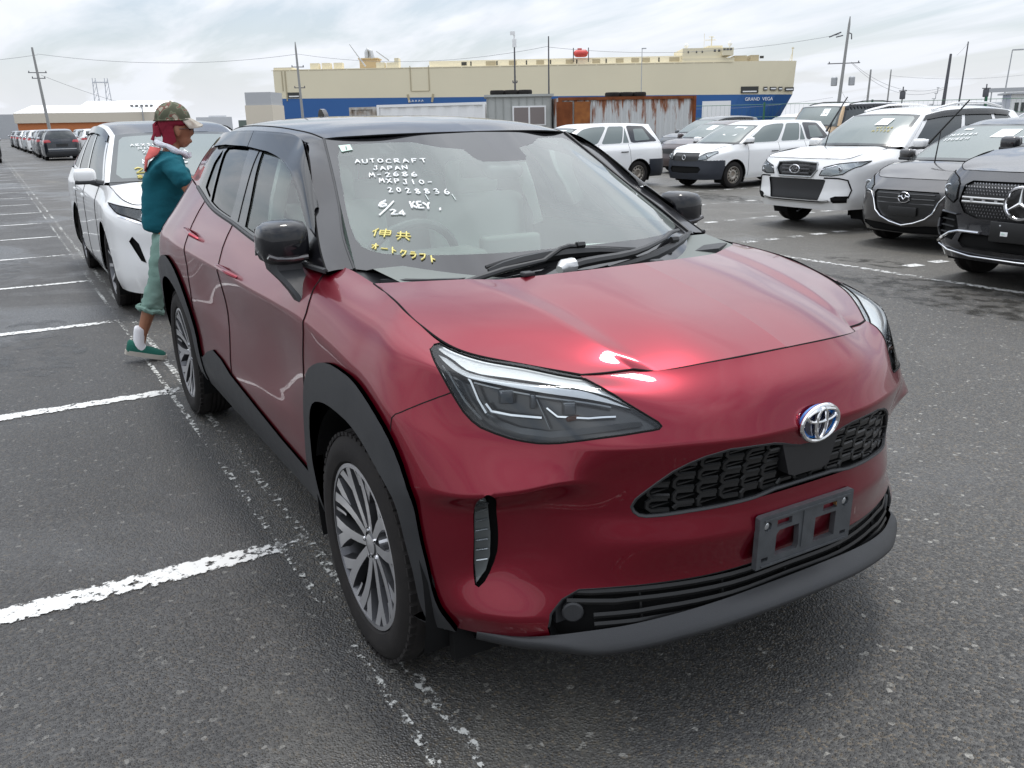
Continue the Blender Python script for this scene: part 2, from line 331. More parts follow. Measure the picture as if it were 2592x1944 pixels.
ROOF=[ # header -> rear; centre -> edge
[(-.862,0,1.458),(-.880,.20,1.457),(-.960,.40,1.452),(-1.05,.528,1.443),(-1.10,.560,1.425)],
[(-1.00,0,1.486),(-1.01,.20,1.484),(-1.08,.40,1.474),(-1.16,.530,1.458),(-1.20,.568,1.436)],
[(-1.30,0,1.512),(-1.30,.20,1.509),(-1.34,.40,1.496),(-1.40,.525,1.474),(-1.42,.572,1.452)],
[(-1.80,0,1.528),(-1.80,.20,1.525),(-1.80,.40,1.510),(-1.80,.520,1.490),(-1.80,.574,1.464)],
[(-2.30,0,1.530),(-2.30,.20,1.527),(-2.30,.38,1.514),(-2.30,.500,1.492),(-2.30,.566,1.460)],
[(-2.75,0,1.520),(-2.75,.20,1.517),(-2.70,.36,1.502),(-2.60,.480,1.478),(-2.50,.560,1.449)],
[(-3.02,0,1.490),(-3.02,.20,1.487),(-2.97,.36,1.472),(-2.87,.460,1.448),(-2.72,.546,1.430)],
]
RC=np.zeros((7,5)); RC[:,3]=.35
WS=[ # centre -> side ; bottom -> top
[(.03,0,1.035),(-.32,0,1.203),(-.63,0,1.352),(-.862,0,1.456)],
[(.00,.20,1.037),(-.345,.192,1.203),(-.65,.185,1.351),(-.880,.18,1.455)],
[(-.14,.45,1.046),(-.46,.42,1.205),(-.75,.39,1.347),(-.965,.36,1.451)],
[(-.26,.57,1.054),(-.55,.525,1.206),(-.815,.48,1.342),(-1.01,.455,1.446)],
[(-.400,.678,1.063),(-.655,.618,1.210),(-.870,.565,1.340),(-1.045,.526,1.441)],
]
SIDE=[ # front -> rear ; belt -> roof edge (side glass surface)
[(-.42,.765,1.060),(-.52,.745,1.110),(-.62,.720,1.165),(-.72,.690,1.225)],
[(-.62,.765,1.052),(-.72,.725,1.165),(-.85,.670,1.290),(-.98,.612,1.385)],
[(-1.1,.770,1.060),(-1.12,.715,1.205),(-1.15,.655,1.330),(-1.18,.572,1.440)],
[(-1.6,.758,1.095),(-1.6,.707,1.225),(-1.6,.650,1.350),(-1.6,.575,1.462)],
[(-2.1,.742,1.132),(-2.1,.698,1.245),(-2.1,.642,1.360),(-2.1,.572,1.464)],
[(-2.5,.708,1.190),(-2.48,.676,1.275),(-2.46,.630,1.370),(-2.44,.560,1.452)],
[(-2.86,.668,1.230),(-2.80,.640,1.290),(-2.76,.600,1.360),(-2.72,.542,1.428)],
]
S=Grid(BODY,BC,True,[0.0, 0.2003, 0.3814, 0.5303, 0.6543, 0.7669, 0.8774, 0.9878, 1.3325, 1.6009, 1.7746, 2.019, 2.4302, 2.9303, 3.4306, 3.9338, 4.3295, 4.5559, 4.8342, 5.3191],[0.0, 0.0665, 0.1526, 0.248, 0.3171, 0.4437, 0.5912, 0.7112, 0.8446]); HD=Grid(HOOD,HC); RF=Grid(ROOF,RC); WN=Grid(WS); SD=Grid(SIDE)

APIL=[ # A-pillar: door frame line -> windscreen edge, bottom -> top
[(-.420,.765,1.060),(-.420,.726,1.064),(-.400,.682,1.063)],
[(-.520,.746,1.110),(-.520,.708,1.119),(-.520,.664,1.130)],
[(-.720,.691,1.225),(-.715,.656,1.231),(-.700,.612,1.236)],
[(-.980,.613,1.385),(-.955,.590,1.379),(-.910,.560,1.363)],
[(-1.10,.585,1.422),(-1.08,.560,1.432),(-1.045,.529,1.443)],
]
BACK=[ # rear screen: centre -> side ; bottom -> top
[(-3.13,0,1.255),(-3.08,0,1.38),(-3.02,0,1.490)],
[(-3.12,.20,1.254),(-3.075,.20,1.375),(-3.02,.20,1.487)],
[(-3.10,.42,1.25),(-3.04,.39,1.37),(-2.97,.36,1.472)],
[(-3.00,.61,1.24),(-2.95,.545,1.35),(-2.87,.46,1.448)],
[(-2.86,.668,1.230),(-2.79,.615,1.335),(-2.72,.546,1.430)],
]
AP=Grid(APIL); BK=Grid(BACK)
# ------------------------------------------------------------------ ground: damp old asphalt
def asphalt():
    m = bpy.data.materials.new('asphalt'); m.use_nodes = True; t = m.node_tree; b = t.nodes['Principled BSDF']
    tc = N(t, 'ShaderNodeTexCoord'); O = tc.outputs['Object']
    def noise_(s, d=4, r=.5, w_=None, dist=0):
        n = N(t, 'ShaderNodeTexNoise'); n.inputs['Scale'].default_value = s; n.inputs['Detail'].default_value = d; n.inputs['Roughness'].default_value = r; n.inputs['Distortion'].default_value = dist
        if w_: 
            mp = N(t, 'ShaderNodeMapping'); mp.inputs['Scale'].default_value = w_; LK(t, O, mp.inputs[0]); LK(t, mp.outputs[0], n.inputs[0])
        else: LK(t, O, n.inputs[0])
        return n.outputs[0]
    def rng(x, a, b_, c, d):
        r = N(t, 'ShaderNodeMapRange'); r.inputs[1].default_value = a; r.inputs[2].default_value = b_; r.inputs[3].default_value = c; r.inputs[4].default_value = d; LK(t, x, r.inputs[0]); return r.outputs[0]
    def mixc(f, A, B_):
        x = N(t, 'ShaderNodeMix', data_type='RGBA'); 
        if isinstance(f, float): x.inputs[0].default_value = f
        else: LK(t, f, x.inputs[0])
        for i, c in ((6, A), (7, B_)):
            if isinstance(c, tuple): x.inputs[i].default_value = (*c, 1)
            else: LK(t, c, x.inputs[i])
        return x.outputs[2]
    # aggregate stones
    vo = N(t, 'ShaderNodeTexVoronoi'); vo.inputs['Scale'].default_value = 130; LK(t, O, vo.inputs[0])
    vo2 = N(t, 'ShaderNodeTexVoronoi'); vo2.inputs['Scale'].default_value = 75; LK(t, O, vo2.inputs[0])
    big = noise_(.35, 5, .6, dist=.3); mid = noise_(1.6, 5); fine = noise_(55, 3, .7)
    base = mixc(rng(big, .35, .65, 0, 1), (.034, .033, .031), (.068, .064, .057))
    base = mixc(rng(mid, .40, .72, 0, .55), base, (.055, .055, .056))
    stone = N(t, 'ShaderNodeSeparateColor'); LK(t, vo.outputs['Color'], stone.inputs[0])
    sv_ = rng(stone.outputs[0], .62, 1.0, 0, .62)
    base = mixc(sv_, base, (.150, .145, .130))
    base = mixc(rng(stone.outputs[1], .80, .98, 0, .6), base, (.16, .125, .08))
    st2 = N(t, 'ShaderNodeSeparateColor'); LK(t, vo2.outputs['Color'], st2.inputs[0])
    base = mixc(rng(st2.outputs[2], .982, .994, 0, .8), base, (.30, .29, .26))
    base = mixc(rng(fine, .5, .68, 0, .7), base, (.018, .018, .018))
    # brown dried mud stains
    mud = noise_(.55, 6, .65, (.6, 1.3, 1), .5); base = mixc(rng(mud, .60, .74, 0, .55), base, (.20, .185, .15))
    # oil/damp patches: darker and smoother
    damp = noise_(.42, 6, .6, (1.0, .8, 1), .8); dm = rng(damp, .50, .60, 0, 1)
    base = mixc(rng(damp, .52, .66, 0, .45), base, (.030, .030, .029))
    sy = N(t, 'ShaderNodeSeparateXYZ'); LK(t, O, sy.inputs[0])      # older bays on the left were relaid in darker asphalt
    wob = N(t, 'ShaderNodeMath', operation='MULTIPLY_ADD', _1=.10, _2=0); LK(t, noise_(3.0, 3), wob.inputs[0]); yy = N(t, 'ShaderNodeMath', operation='ADD'); LK(t, sy.outputs[1], yy.inputs[0]); LK(t, wob.outputs[0], yy.inputs[1])
    base = mixc(rng(yy.outputs[0], -.88, -.78, .50, 0), base, (.018, .018, .019))
    base = mixc(rng(yy.outputs[0], 5.7, 6.1, 0, .30), base, (.15, .14, .115))
    LK(t, base, b.inputs['Base Color'])
    ro = N(t, 'ShaderNodeMix', data_type='FLOAT'); LK(t, dm, ro.inputs[0]); LK(t, rng(mid, .3, .7, .50, .66), ro.inputs[2]); LK(t, rng(fine, .3, .7, .20, .42), ro.inputs[3]); LK(t, ro.outputs[0], b.inputs['Roughness'])
    b.inputs['Specular IOR Level'].default_value = .62
    bp = N(t, 'ShaderNodeBump'); bp.inputs['Distance'].default_value = .006
    LK(t, rng(damp, .50, .62, .85, .45), bp.inputs['Strength'])
    h = N(t, 'ShaderNodeMath', operation='ADD'); LK(t, rng(vo.outputs['Distance'], 0, .6, 1, 0), h.inputs[0]); LK(t, fine, h.inputs[1]); LK(t, h.outputs[0], bp.inputs['Height']); LK(t, bp.outputs[0], b.inputs['Normal'])
    return m
gm = asphalt()
mesh_np('ground', [(-900, -900, 0), (900, -900, 0), (900, 900, 0), (-900, 900, 0)], [(0, 1, 2, 3)], gm, smooth=False)['kind'] = 'structure'
sea_m = mat('sea_water', (.03, .045, .05), .12, 0, 0, .5, None, (.4, .4))
# quay water beyond the apron
def line_mat(name, wear, col=(.62, .62, .60), sc_=28, grey=(.0, .0, .0)):
    m = bpy.data.materials.new(name); m.use_nodes = True; t = m.node_tree; b = t.nodes['Principled BSDF']
    b.inputs['Base Color'].default_value = (*col, 1); b.inputs['Roughness'].default_value = .55
    tc = N(t, 'ShaderNodeTexCoord'); n = N(t, 'ShaderNodeTexNoise'); n.inputs['Scale'].default_value = sc_; n.inputs['Detail'].default_value = 6; n.inputs['Roughness'].default_value = .72; LK(t, tc.outputs['Object'], n.inputs[0])
    n3 = N(t, 'ShaderNodeTexNoise'); n3.inputs['Scale'].default_value = 1.3; n3.inputs['Detail'].default_value = 3; LK(t, tc.outputs['Object'], n3.inputs[0])
    ad = N(t, 'ShaderNodeMath', operation='MULTIPLY_ADD', _1=.55, _2=0.0); LK(t, n3.outputs[0], ad.inputs[0]); 
    s = N(t, 'ShaderNodeMath', operation='ADD'); LK(t, n.outputs[0], s.inputs[0]); LK(t, ad.outputs[0], s.inputs[1])
    # ragged edges: uv v coordinate
    at = N(t, 'ShaderNodeAttribute', attribute_name='edge'); s2 = N(t, 'ShaderNodeMath', operation='SUBTRACT'); LK(t, s.outputs[0], s2.inputs[0])
    e2 = N(t, 'ShaderNodeMath', operation='MULTIPLY', _1=.16); LK(t, at.outputs['Fac'], e2.inputs[0]); LK(t, e2.outputs[0], s2.inputs[1])
    r = N(t, 'ShaderNodeMapRange'); r.inputs[1].default_value = wear-.025; r.inputs[2].default_value = wear+.025; LK(t, s2.outputs[0], r.inputs[0])
    tr = N(t, 'ShaderNodeBsdfTransparent'); ms = N(t, 'ShaderNodeMixShader'); LK(t, r.outputs[0], ms.inputs[0]); LK(t, tr.outputs[0], ms.inputs[1]); LK(t, b.outputs[0], ms.inputs[2]); LK(t, ms.outputs[0], t.nodes['Material Output'].inputs[0])
    return m
ML1 = line_mat('worn_line_paint', .70); ML2 = line_mat('very_worn_line_paint', .83, (.50, .50, .47), 30); ML3 = line_mat('dash_paint', .60)
def road_line(a, b_, wd, m, name='painted_line', z=.004):
    a = Vector((*a, 0)); b_ = Vector((*b_, 0)); d = (b_-a); L = d.length; d.normalize(); p = Vector((-d.y, d.x, 0)); k = max(1, int(L/.25)); V = []; E = []
    for i in range(k+1):
        c = a+d*L*i/k
        for q, e in ((-.5, 1), (-.32, .0), (.32, .0), (.5, 1)): V.append(c+p*wd*q+Vector((0, 0, z))); E.append(e if 0 < i < k else 1)
    F = [(4*i+j, 4*i+4+j, 4*i+5+j, 4*i+1+j) for i in range(k) for j in range(3)]
    o = mesh_np(name, V, F, m, smooth=False); at = o.data.attributes.new('edge', 'FLOAT', 'POINT'); at.data.foreach_set('value', E); o['kind'] = 'structure'; return o
for i, x in enumerate([.0]+[-.80-2.305*i for i in range(0, 22)]):
    if i == 0: continue
    road_line((x, -.80 if i < 3 else -.86), (x-.02, -5.8), .12 if i < 4 else .10, ML1)
road_line((-60, -.76), (1.6, -.80), .05, ML2); road_line((-60, -.90), (1.6, -.90), .035, ML2); 
road_line((-45, 5.85), (6, 5.86), .11, ML2 if False else line_mat('long_line_paint', .74, (.55, .55, .53), 20))
for xx, y0, y1 in ((-5.7, 6.3, 10.8), (-7.6, 6.6, 11), (-9.75, 7.5, 12.5), (-3.4, 6.3, 9), (-12.0, 7.0, 13)):
    y = y0
    while y < y1: road_line((xx, y), (xx+.02, y+.20), .13, ML3, 'painted_dash'); y += .42
# damp spots that keep their own outline
def blob(c, rx, ry, m, name, n=40, seed=1, z=.002):
    rnd = random.Random(seed); ph = [rnd.uniform(0, 6.28) for _ in range(5)]; V = [(c[0], c[1], z)]
    for i in range(n):
        a = 2*math.pi*i/n; r = 1+.18*math.sin(2*a+ph[0])+.12*math.sin(3*a+ph[1])+.08*math.sin(5*a+ph[2])+.05*math.sin(9*a+ph[3]); V.append((c[0]+rx*r*math.cos(a), c[1]+ry*r*math.sin(a), z))
    o = mesh_np(name, V, [(0, 1+i, 1+(i+1) % n) for i in range(n)], m, smooth=False); o['kind'] = 'structure'
def wetm():
    m = bpy.data.materials.new('wet_asphalt'); m.use_nodes = True; t = m.node_tree; b = t.nodes['Principled BSDF']; b.inputs['Base Color'].default_value = (.030, .028, .024, 1); b.inputs['Roughness'].default_value = .28
    tc = N(t, 'ShaderNodeTexCoord'); n = N(t, 'ShaderNodeTexNoise'); n.inputs['Scale'].default_value = 6; n.inputs['Detail'].default_value = 5; LK(t, tc.outputs['Object'], n.inputs[0])
    r = N(t, 'ShaderNodeMapRange'); r.inputs[1].default_value = .46; r.inputs[2].default_value = .66; r.inputs[4].default_value = .6; LK(t, n.outputs[0], r.inputs[0])
    tr = N(t, 'ShaderNodeBsdfTransparent'); ms = N(t, 'ShaderNodeMixShader'); LK(t, r.outputs[0], ms.inputs[0]); LK(t, tr.outputs[0], ms.inputs[1]); LK(t, b.outputs[0], ms.inputs[2]); LK(t, ms.outputs[0], t.nodes['Material Output'].inputs[0]); return m
WM = wetm()
blob((-3.78, 6.25), .45, .22, WM, 'damp_patch', seed=3); blob((-2.3, 5.3), 1.2, .5, WM, 'damp_patch', seed=5); blob((-4.9, -1.6), .8, .45, WM, 'damp_patch', seed=8); blob((-11, 10.6), 1.6, .5, WM, 'damp_patch', seed=9); blob((-9.2, -2.0), 1.2, .6, WM, 'damp_patch', seed=12); blob((-12, 9.2), 1.0, .4, WM, 'damp_patch', seed=14)
# ------------------------------------------------------------------ surface meshing
def pip(poly, U, V):
    P = np.asarray(poly, float); c = np.zeros(len(U), bool); n = len(P)
    for i in range(n):
        x1, y1 = P[i]; x2, y2 = P[(i+1) % n]
        if y1 == y2: continue
        k = ((y1 > V) != (y2 > V)) & (U < (x2-x1)*(V-y1)/(y2-y1)+x1); c ^= k
    return c
def densify(poly, st, closed=True):
    out = []; n = len(poly)
    for i in range(n if closed else n-1):
        a = np.array(poly[i], float); b = np.array(poly[(i+1) % n], float); k = max(1, int(np.linalg.norm(b-a)/st))
        for j in range(k): out.append(tuple(a+(b-a)*j/k))
    if not closed: out.append(tuple(poly[-1]))
    return out
def smooth_poly(poly, it=1, closed=True):
    for _ in range(it):
        o = []; n = len(poly)
        for i in range(n if closed else n-1):
            a = np.array(poly[i]); b = np.array(poly[(i+1) % n]); o += [tuple(a*.75+b*.25), tuple(a*.25+b*.75)]
        if not closed: o = [poly[0]]+o[1:-1]+[poly[-1]]
        poly = o
    return poly
class Sheet:
    """triangulates the parameter square of a Grid so that its edges follow the given outlines"""
    def __init__(s, g, loops=(), lines=(), su=.02, sv=.012, ufine=None):
        s.g = g; um, vm = g.ut[-1], g.vt[-1]
        us = []
        for a, b in zip(g.ut[:-1], g.ut[1:]):
            st = su if ufine is None or a < ufine[0] else ufine[1]
            us += list(np.linspace(a, b, max(2, int(round((b-a)/st))+1))[:-1])
        us.append(um); vs = []
        for a, b in zip(g.vt[:-1], g.vt[1:]): vs += list(np.linspace(a, b, max(2, int(round((b-a)/sv))+1))[:-1])
        vs.append(vm)
        U, V = np.meshgrid(us, vs, indexing='ij'); pts = [(float(a), float(b)) for a, b in zip(U.ravel(), V.ravel())]
        edges = []
        def addline(L, closed):
            L = [(min(max(float(a), 0), um), min(max(float(b), 0), vm)) for a, b in L]
            L = densify(L, .010, closed)
            b0 = len(pts); pts.extend([(float(a), float(b)) for a, b in L]); n = len(L)
            for i in range(n if closed else n-1): edges.append((b0+i, b0+(i+1) % n))
        for L in loops: addline(L, True)
        for L in lines: addline(L, False)
        r = delaunay_2d_cdt([Vector(p) for p in pts], edges, [], 0, 2e-4)
        s.uv = np.array([tuple(v) for v in r[0]]); s.t = np.array([tuple(f) for f in r[2]])
        a, b, c = s.uv[s.t[:, 0]], s.uv[s.t[:, 1]], s.uv[s.t[:, 2]]
        ar = np.abs((b[:, 0]-a[:, 0])*(c[:, 1]-a[:, 1])-(b[:, 1]-a[:, 1])*(c[:, 0]-a[:, 0])); s.t = s.t[ar > 1e-8]
        s.c = s.uv[s.t].mean(1)
        s.P = g.ev(s.uv[:, 0], s.uv[:, 1]); s.N = g.nrm(s.uv[:, 0], s.uv[:, 1], .003)
        ctr = np.array([-1.2, 0, .75]) ; 
        sg = np.sign(((s.P-ctr)*s.N).sum(1)); s.N *= (1 if np.median(sg) >= 0 else -1)
    def m(s, poly): return pip(poly, s.c[:, 0], s.c[:, 1])
    def arrays(s, mask, side, off=0.0, skirt=.012, offs=None):
        T = s.t[mask]; idx, inv = np.unique(T, return_inverse=True); T = inv.reshape(-1, 3)
        P = s.P[idx].copy(); Nn = s.N[idx].copy(); o_ = off if offs is None else offs(s.uv[idx])[:, None]
        P += Nn*o_
        e = {}
        for f in T:
            for a, b in ((f[0], f[1]), (f[1], f[2]), (f[2], f[0])):
                k = (min(a, b), max(a, b)); e[k] = None if k in e else (a, b)
        if side < 0: P[:, 1] *= -1; Nn[:, 1] *= -1
        fn = np.cross(P[T[:, 1]]-P[T[:, 0]], P[T[:, 2]]-P[T[:, 0]]); flip = (fn*Nn[T[:, 0]]).sum(1) < 0
        T[flip] = T[flip][:, ::-1]
        F = [tuple(t) for t in T]; V = list(P); NN = list(Nn)
        if skirt:
            u0 = s.uv[idx][:, 0]
            for k, ab in e.items():
                if ab is None: continue
                a, b = ab
                if abs(P[a][1]) < 1e-4 and abs(P[b][1]) < 1e-4: continue
                pa, pb = P[a], P[b]; qa, qb = pa-Nn[a]*skirt, pb-Nn[b]*skirt
                n = np.cross(pb-pa, Nn[a]); ln = np.linalg.norm(n)
                if ln < 1e-9: continue
                n /= ln; j = len(V); V += [pa, pb, qb, qa]
                # outward: away from the third vertex is unknown, use either
                NN += [n]*4; F.append((j, j+1, j+2, j+3))
        return V, F, NN
    def emit(s, name, mask, mats, parent, sides=(-1, 1), join=False, off=0.0, skirt=.012, offs=None, weld=True):
        out = []
        if join:
            V = []; F = []; NN = []
            for sd_ in sides:
                v, f, n = s.arrays(mask, sd_, off, skirt, offs); b = len(V); V += v; NN += n; F += [tuple(i+b for i in q) for q in f]
            out.append(mesh_np(name, V, F, mats, parent, NN))
        else:
            for sd_ in sides:
                v, f, n = s.arrays(mask, sd_, off, skirt, offs); out.append(mesh_np(name, v, f, mats, parent, n))
        return out
def on_grid(g, pts, side, off=0.0, step=.01):
    """3D polyline lying on a grid"""
    L = np.array(densify(pts, step, False)); P = g.ev(L[:, 0], L[:, 1]); n = g.nrm(L[:, 0], L[:, 1], .003)
    ctr = np.array([-1.2, 0, .75]); sg = np.sign(((P-ctr)*n).sum(1)); n = n*(1 if np.median(sg) >= 0 else -1)
    P = P+n*off
    if side < 0: P = P*np.array([1, -1, 1]); n = n*np.array([1, -1, 1])
    return P, n
def seam(g, pts, sides, r, name, m, parent, off=0.0, flat=1.0):
    for s_ in sides:
        P, n = on_grid(g, pts, s_, off); b = MB(); b.tube(P, r, 5, flat=flat); b.build(name, m, parent)
# ------------------------------------------------------------------ wheel
def wheel_parts(parent, R, rr, wd, side, style='five', face=M_SIL, dark=M_GUN, tag_=True, y0=0.0, x0=0, z0=None, lod=0):
    """wheel with its outer face at y=side*.. ; local y=0 is the outer tyre face, growing inward"""
    z0 = R if z0 is None else z0; n = 56 if lod == 0 else 28
    wh = MB(); s = side
    def Y(t): return y0 - s*t
    prof = [(.030, rr), (.008, rr+.012), (.000, rr+.035), (.002, rr+.06), (.012, R-.022), (.028, R-.006), (.045, R), (.062, R)]
    tread = []
    if lod == 0:
        for k in range(4):
            a = .062+(wd-.124)*(k+.5)/4; tread += [(a-.006, R), (a-.005, R-.008), (a+.005, R-.008), (a+.006, R)]
    prof = prof+tread+[(wd-.045, R), (wd-.02, R-.01), (wd-.004, rr+.05), (wd, rr)]
    wh.lathe([(-s*a, r) for a, r in prof], 'y', n, (x0, y0, z0))
    if lod == 0:   # shoulder blocks
        for k in range(60):
            an = 2*math.pi*k/60; c = Vector((x0+math.cos(an)*(R-.010), Y(.030), z0+math.sin(an)*(R-.010)))
            wh.box(c, (.010, .034, .022), 0, ry=-an)
    tyre = wh.build('tyre', M_RUB, parent)
    rb = MB()
    rb.lathe([(-s*a, r) for a, r in [(.028, rr+.001), (.014, rr+.004), (.012, rr-.008), (.03, rr-.014), (.11, rr-.02), (wd-.01, rr-.016)]], 'y', n, (x0, y0, z0), mis=[0, 0, 1, 1, 1])
    rb.lathe([(-s*a, r) for a, r in [(.12, rr-.02), (.12, .02)]], 'y', n, (x0, y0, z0), mi=2)   # dark backing
    def arm(a0, r0, a1, r1, w0, w1, d0, d1, bend=0):
        pts = []; K = 6
        for k in range(K+1):
            t = k/K; a = a0+(a1-a0)*t+bend*math.sin(math.pi*t); r = r0+(r1-r0)*t; pts.append((a, r, w0+(w1-w0)*t, d0+(d1-d0)*t**1.3))
        V = []; F = []; mi = []
        for a, r, w_, d in pts:
            c = Vector((math.cos(a), 0, math.sin(a)))*r; t = Vector((-math.sin(a), 0, math.cos(a)))*w_*.5
            for q, dd in ((-1, d), (1, d), (1.25, d+.03), (-1.25, d+.03)):
                p = c+t*q; V.append((x0+p[0], Y(dd), z0+p[2]))
        for k in range(K):
            for j in range(4):
                F.append((k*4+j, k*4+(j+1) % 4, (k+1)*4+(j+1) % 4, (k+1)*4+j)); mi.append(0 if j == 0 else 1)
        b = len(rb.v); rb.v += V; rb.f += [tuple(i+b for i in f) for f in F]; rb.m += mi
    hub_d = .05
    if style == 'five':
        for k in range(5):
            a = math.pi/2+R_(10)+k*2*math.pi/5
            for q in (-1, 1):
                arm(a+q*.34, .040, a+q*.185, rr-.004, .024, .036, hub_d-.012, .014, q*.04)
                arm(a+q*.26, rr*.50, a+q*.50, rr-.004, .020, .040, .034, .014)
            arm(a, rr*.74, a, rr-.004, .008, .012, .03, .016)
    elif style == 'multi':
        for k in range(10): 
            a = k*2*math.pi/10; arm(a, .04, a+.05, rr-.004, .022, .03, hub_d, .016)
    elif style == 'steel':
        rb.lathe([(-s*a, r) for a, r in [(.03, rr-.012), (.055, rr*.82), (.035, rr*.62), (.03, rr*.45), (.055, rr*.3), (.05, .0)]], 'y', n, (x0, y0, z0), mis=[0]*5)
        for k in range(12):
            a = k*2*math.pi/12; rb.box((x0+math.cos(a)*rr*.72, Y(.038), z0+math.sin(a)*rr*.72), (.035, .012, .020), 2, ry=-a)
    if style != 'steel':
        rb.lathe([(-s*a, r) for a, r in [(hub_d+.02, .062), (hub_d-.004, .052), (hub_d-.010, .034), (hub_d-.014, .030), (hub_d-.016, .0005)]], 'y', 24, (x0, y0, z0), mis=[0, 1, 1, 0])
        for k in range(5):
            a = math.pi/2+.3+k*2*math.pi/5; rb.lathe([(-s*(hub_d-.018), .0005), (-s*(hub_d-.017), .007), (-s*(hub_d+.01), .008)], 'y', 8, (x0+.044*math.cos(a), y0, z0+.044*math.sin(a)), mi=3)
    rim = rb.build('rim', [face, dark, M_DARK, M_CHR], parent, auto=30)
    return tyre, rim
# ------------------------------------------------------------------ THE RED CAR
HERO = emp('parked_car', (0, 0, 0), 0, 'dark red compact crossover with black roof in the foreground, white writing on its windscreen', 'car')
HL = [(.915,.785),(.902,.757),(.884,.722),(.870,.694),(.858,.670),(.843,.643),(.828,.628),(.812,.618),(.782,.609),(.753,.602),(.722,.598),(.691,.596),(.668,.597),(.645,.599),(.570,.611),(.506,.620),(.471,.626),(.436,.633),(.419,.638),(.411,.646),(.416,.657),(.448,.683),(.469,.700),(.489,.724),(.510,.766),(.525,.812),(.537,.86),(.86,.86),(.89,.84),(.908,.815)]
GR = [(.016,.346),(.061,.347),(.164,.347),(.253,.339),(.333,.332),(.409,.321),(.435,.318),(.452,.320),(.464,.331),(.470,.348),(.461,.376),(.449,.395),(.418,.440),(.385,.483),(.350,.513),(.313,.536),(.256,.556),(.192,.556),(.135,.551),(.102,.540),(.072,.525),(.042,.513),(-.01,.508),(-.01,.346)]
LG = [(-.01,.158),(.035,.158),(.17,.156),(.29,.151),(.425,.148),(.502,.146),(.59,.141),(.633,.117),(.667,.082),(.674,.049),(.668,.024),(.655,-.01),(-.01,-.01)]
DS = [(.846,.410),(.838,.440),(.826,.452),(.812,.440),(.797,.385),(.786,.300),(.784,.247),(.787,.200),(.812,.146),(.846,.122),(.851,.165),(.852,.221),(.850,.300),(.848,.355)]
AO = [(1.80,-.01),(1.80,.13),(1.79,.25),(1.765,.36),(1.73,.43),(1.67,.49),(1.58,.53),(1.48,.555),(1.36,.567),(1.24,.570),(1.15,.565),(1.085,.545),(1.045,.505),(1.02,.44),(1.005,.35),(.995,.25),(.985,.19),(.972,.13),(.95,.08),(.92,.045),(.89,-.01)]
AI = [(1.71,-.01),(1.715,.12),(1.725,.20),(1.715,.29),(1.68,.365),(1.61,.425),(1.52,.455),(1.42,.468),(1.30,.470),(1.20,.460),(1.13,.430),(1.085,.365),(1.055,.285),(1.04,.20),(1.02,.12),(1.0,.05),(.985,-.01)]
RO = [(3.47,-.01),(3.48,.14),(3.49,.25),(3.52,.34),(3.58,.42),(3.68,.475),(3.80,.505),(3.93,.515),(4.06,.50),(4.18,.46),(4.28,.40),(4.36,.30),(4.40,.20),(4.42,-.01)]
RI = [(3.57,-.01),(3.565,.15),(3.58,.25),(3.63,.34),(3.72,.395),(3.83,.420),(3.93,.425),(4.05,.415),(4.15,.38),(4.22,.31),(4.27,.22),(4.29,.10),(4.29,-.01)]
SILL = [(1.80,-.01),(1.80,.112),(1.9,.118),(2.13,.128),(2.47,.155),(2.86,.188),(3.02,.222),(3.18,.234),(3.30,.200),(3.45,.14),(3.49,.14),(3.49,-.01)]
GD = [(1.79,.25),(1.785,.40),(1.765,.50),(1.748,.56),(1.745,.62),(1.756,.673),(1.78,.74),(1.84,.81),(1.88,.85)]
GB = [(2.865,.19),(2.872,.30),(2.878,.45),(2.90,.60),(2.945,.69),(2.957,.76),(2.962,.85)]
GQ = [(3.49,.36),(3.47,.44),(3.49,.53),(3.56,.61),(3.62,.70),(3.64,.78),(3.64,.85)]
BG = [(1.085,.545),(1.075,.578),(1.058,.592),(1.009,.615),(.951,.639),(.903,.658),(.862,.672)]
TL = [(4.30,.60),(4.42,.70),(4.70,.71),(4.95,.68),(4.95,.64),(4.66,.61),(4.45,.585)]
HT = [(4.74,.30),(4.72,.60),(4.66,.71),(4.60,.85)]
AO = smooth_poly(AO, 1); AI = smooth_poly(AI, 1); RO = smooth_poly(RO, 1); RI = smooth_poly(RI, 1); DS = smooth_poly(DS, 1); GR = GR
SH = Sheet(S, [HL, GR, LG, DS, AO, AI, RO, RI, SILL, TL], [GD, GB, GQ, BG, HT], su=.014, sv=.012, ufine=(1.3, .03))
mHL, mGR, mLG, mDS, mAI, mRI, mTL = [SH.m(p) for p in (HL, GR, LG, DS, AI, RI, TL)]
hole = mHL | mGR | mLG | mDS | mAI | mRI | mTL
mAO = SH.m(AO) & ~mAI; mRO = SH.m(RO) & ~mRI; mSI = SH.m(SILL) & ~mAO & ~mRO & ~mAI & ~mRI
clad = mAO | mRO | mSI
rest = ~hole & ~clad
zf = [(0, -1)]+[(.889, -1)]
mB = rest & SH.m([(-1, -1), (.95, -1), (.98, .10), (1.02, .40), (1.085, .545), *BG[1:], (.84, .70), (.7, .95), (-1, .95)])
mF = rest & ~mB & SH.m([(.5, -1), (1.80, -1), *GD, (1.88, 2), (.5, 2)])
mD1 = rest & ~mB & ~mF & SH.m([(1.2, -1), (2.865, -1), *GB, (2.962, 2), (1.2, 2)])
mD2 = rest & ~mB & ~mF & ~mD1 & SH.m([(2, -1), (3.49, -1), *GQ, (3.64, 2), (2, 2)])
mHt = rest & SH.m([(4.74, .30), *HT, (4.60, 2), (9, 2), (9, .30)])
mQ = rest & ~mB & ~mF & ~mD1 & ~mD2 & ~mHt
def flare(base):
    return lambda uv: np.full(len(uv), base)
SH.emit('front_bumper', mB, M_RED, HERO, join=True)
SH.emit('front_wing', mF, M_RED, HERO)
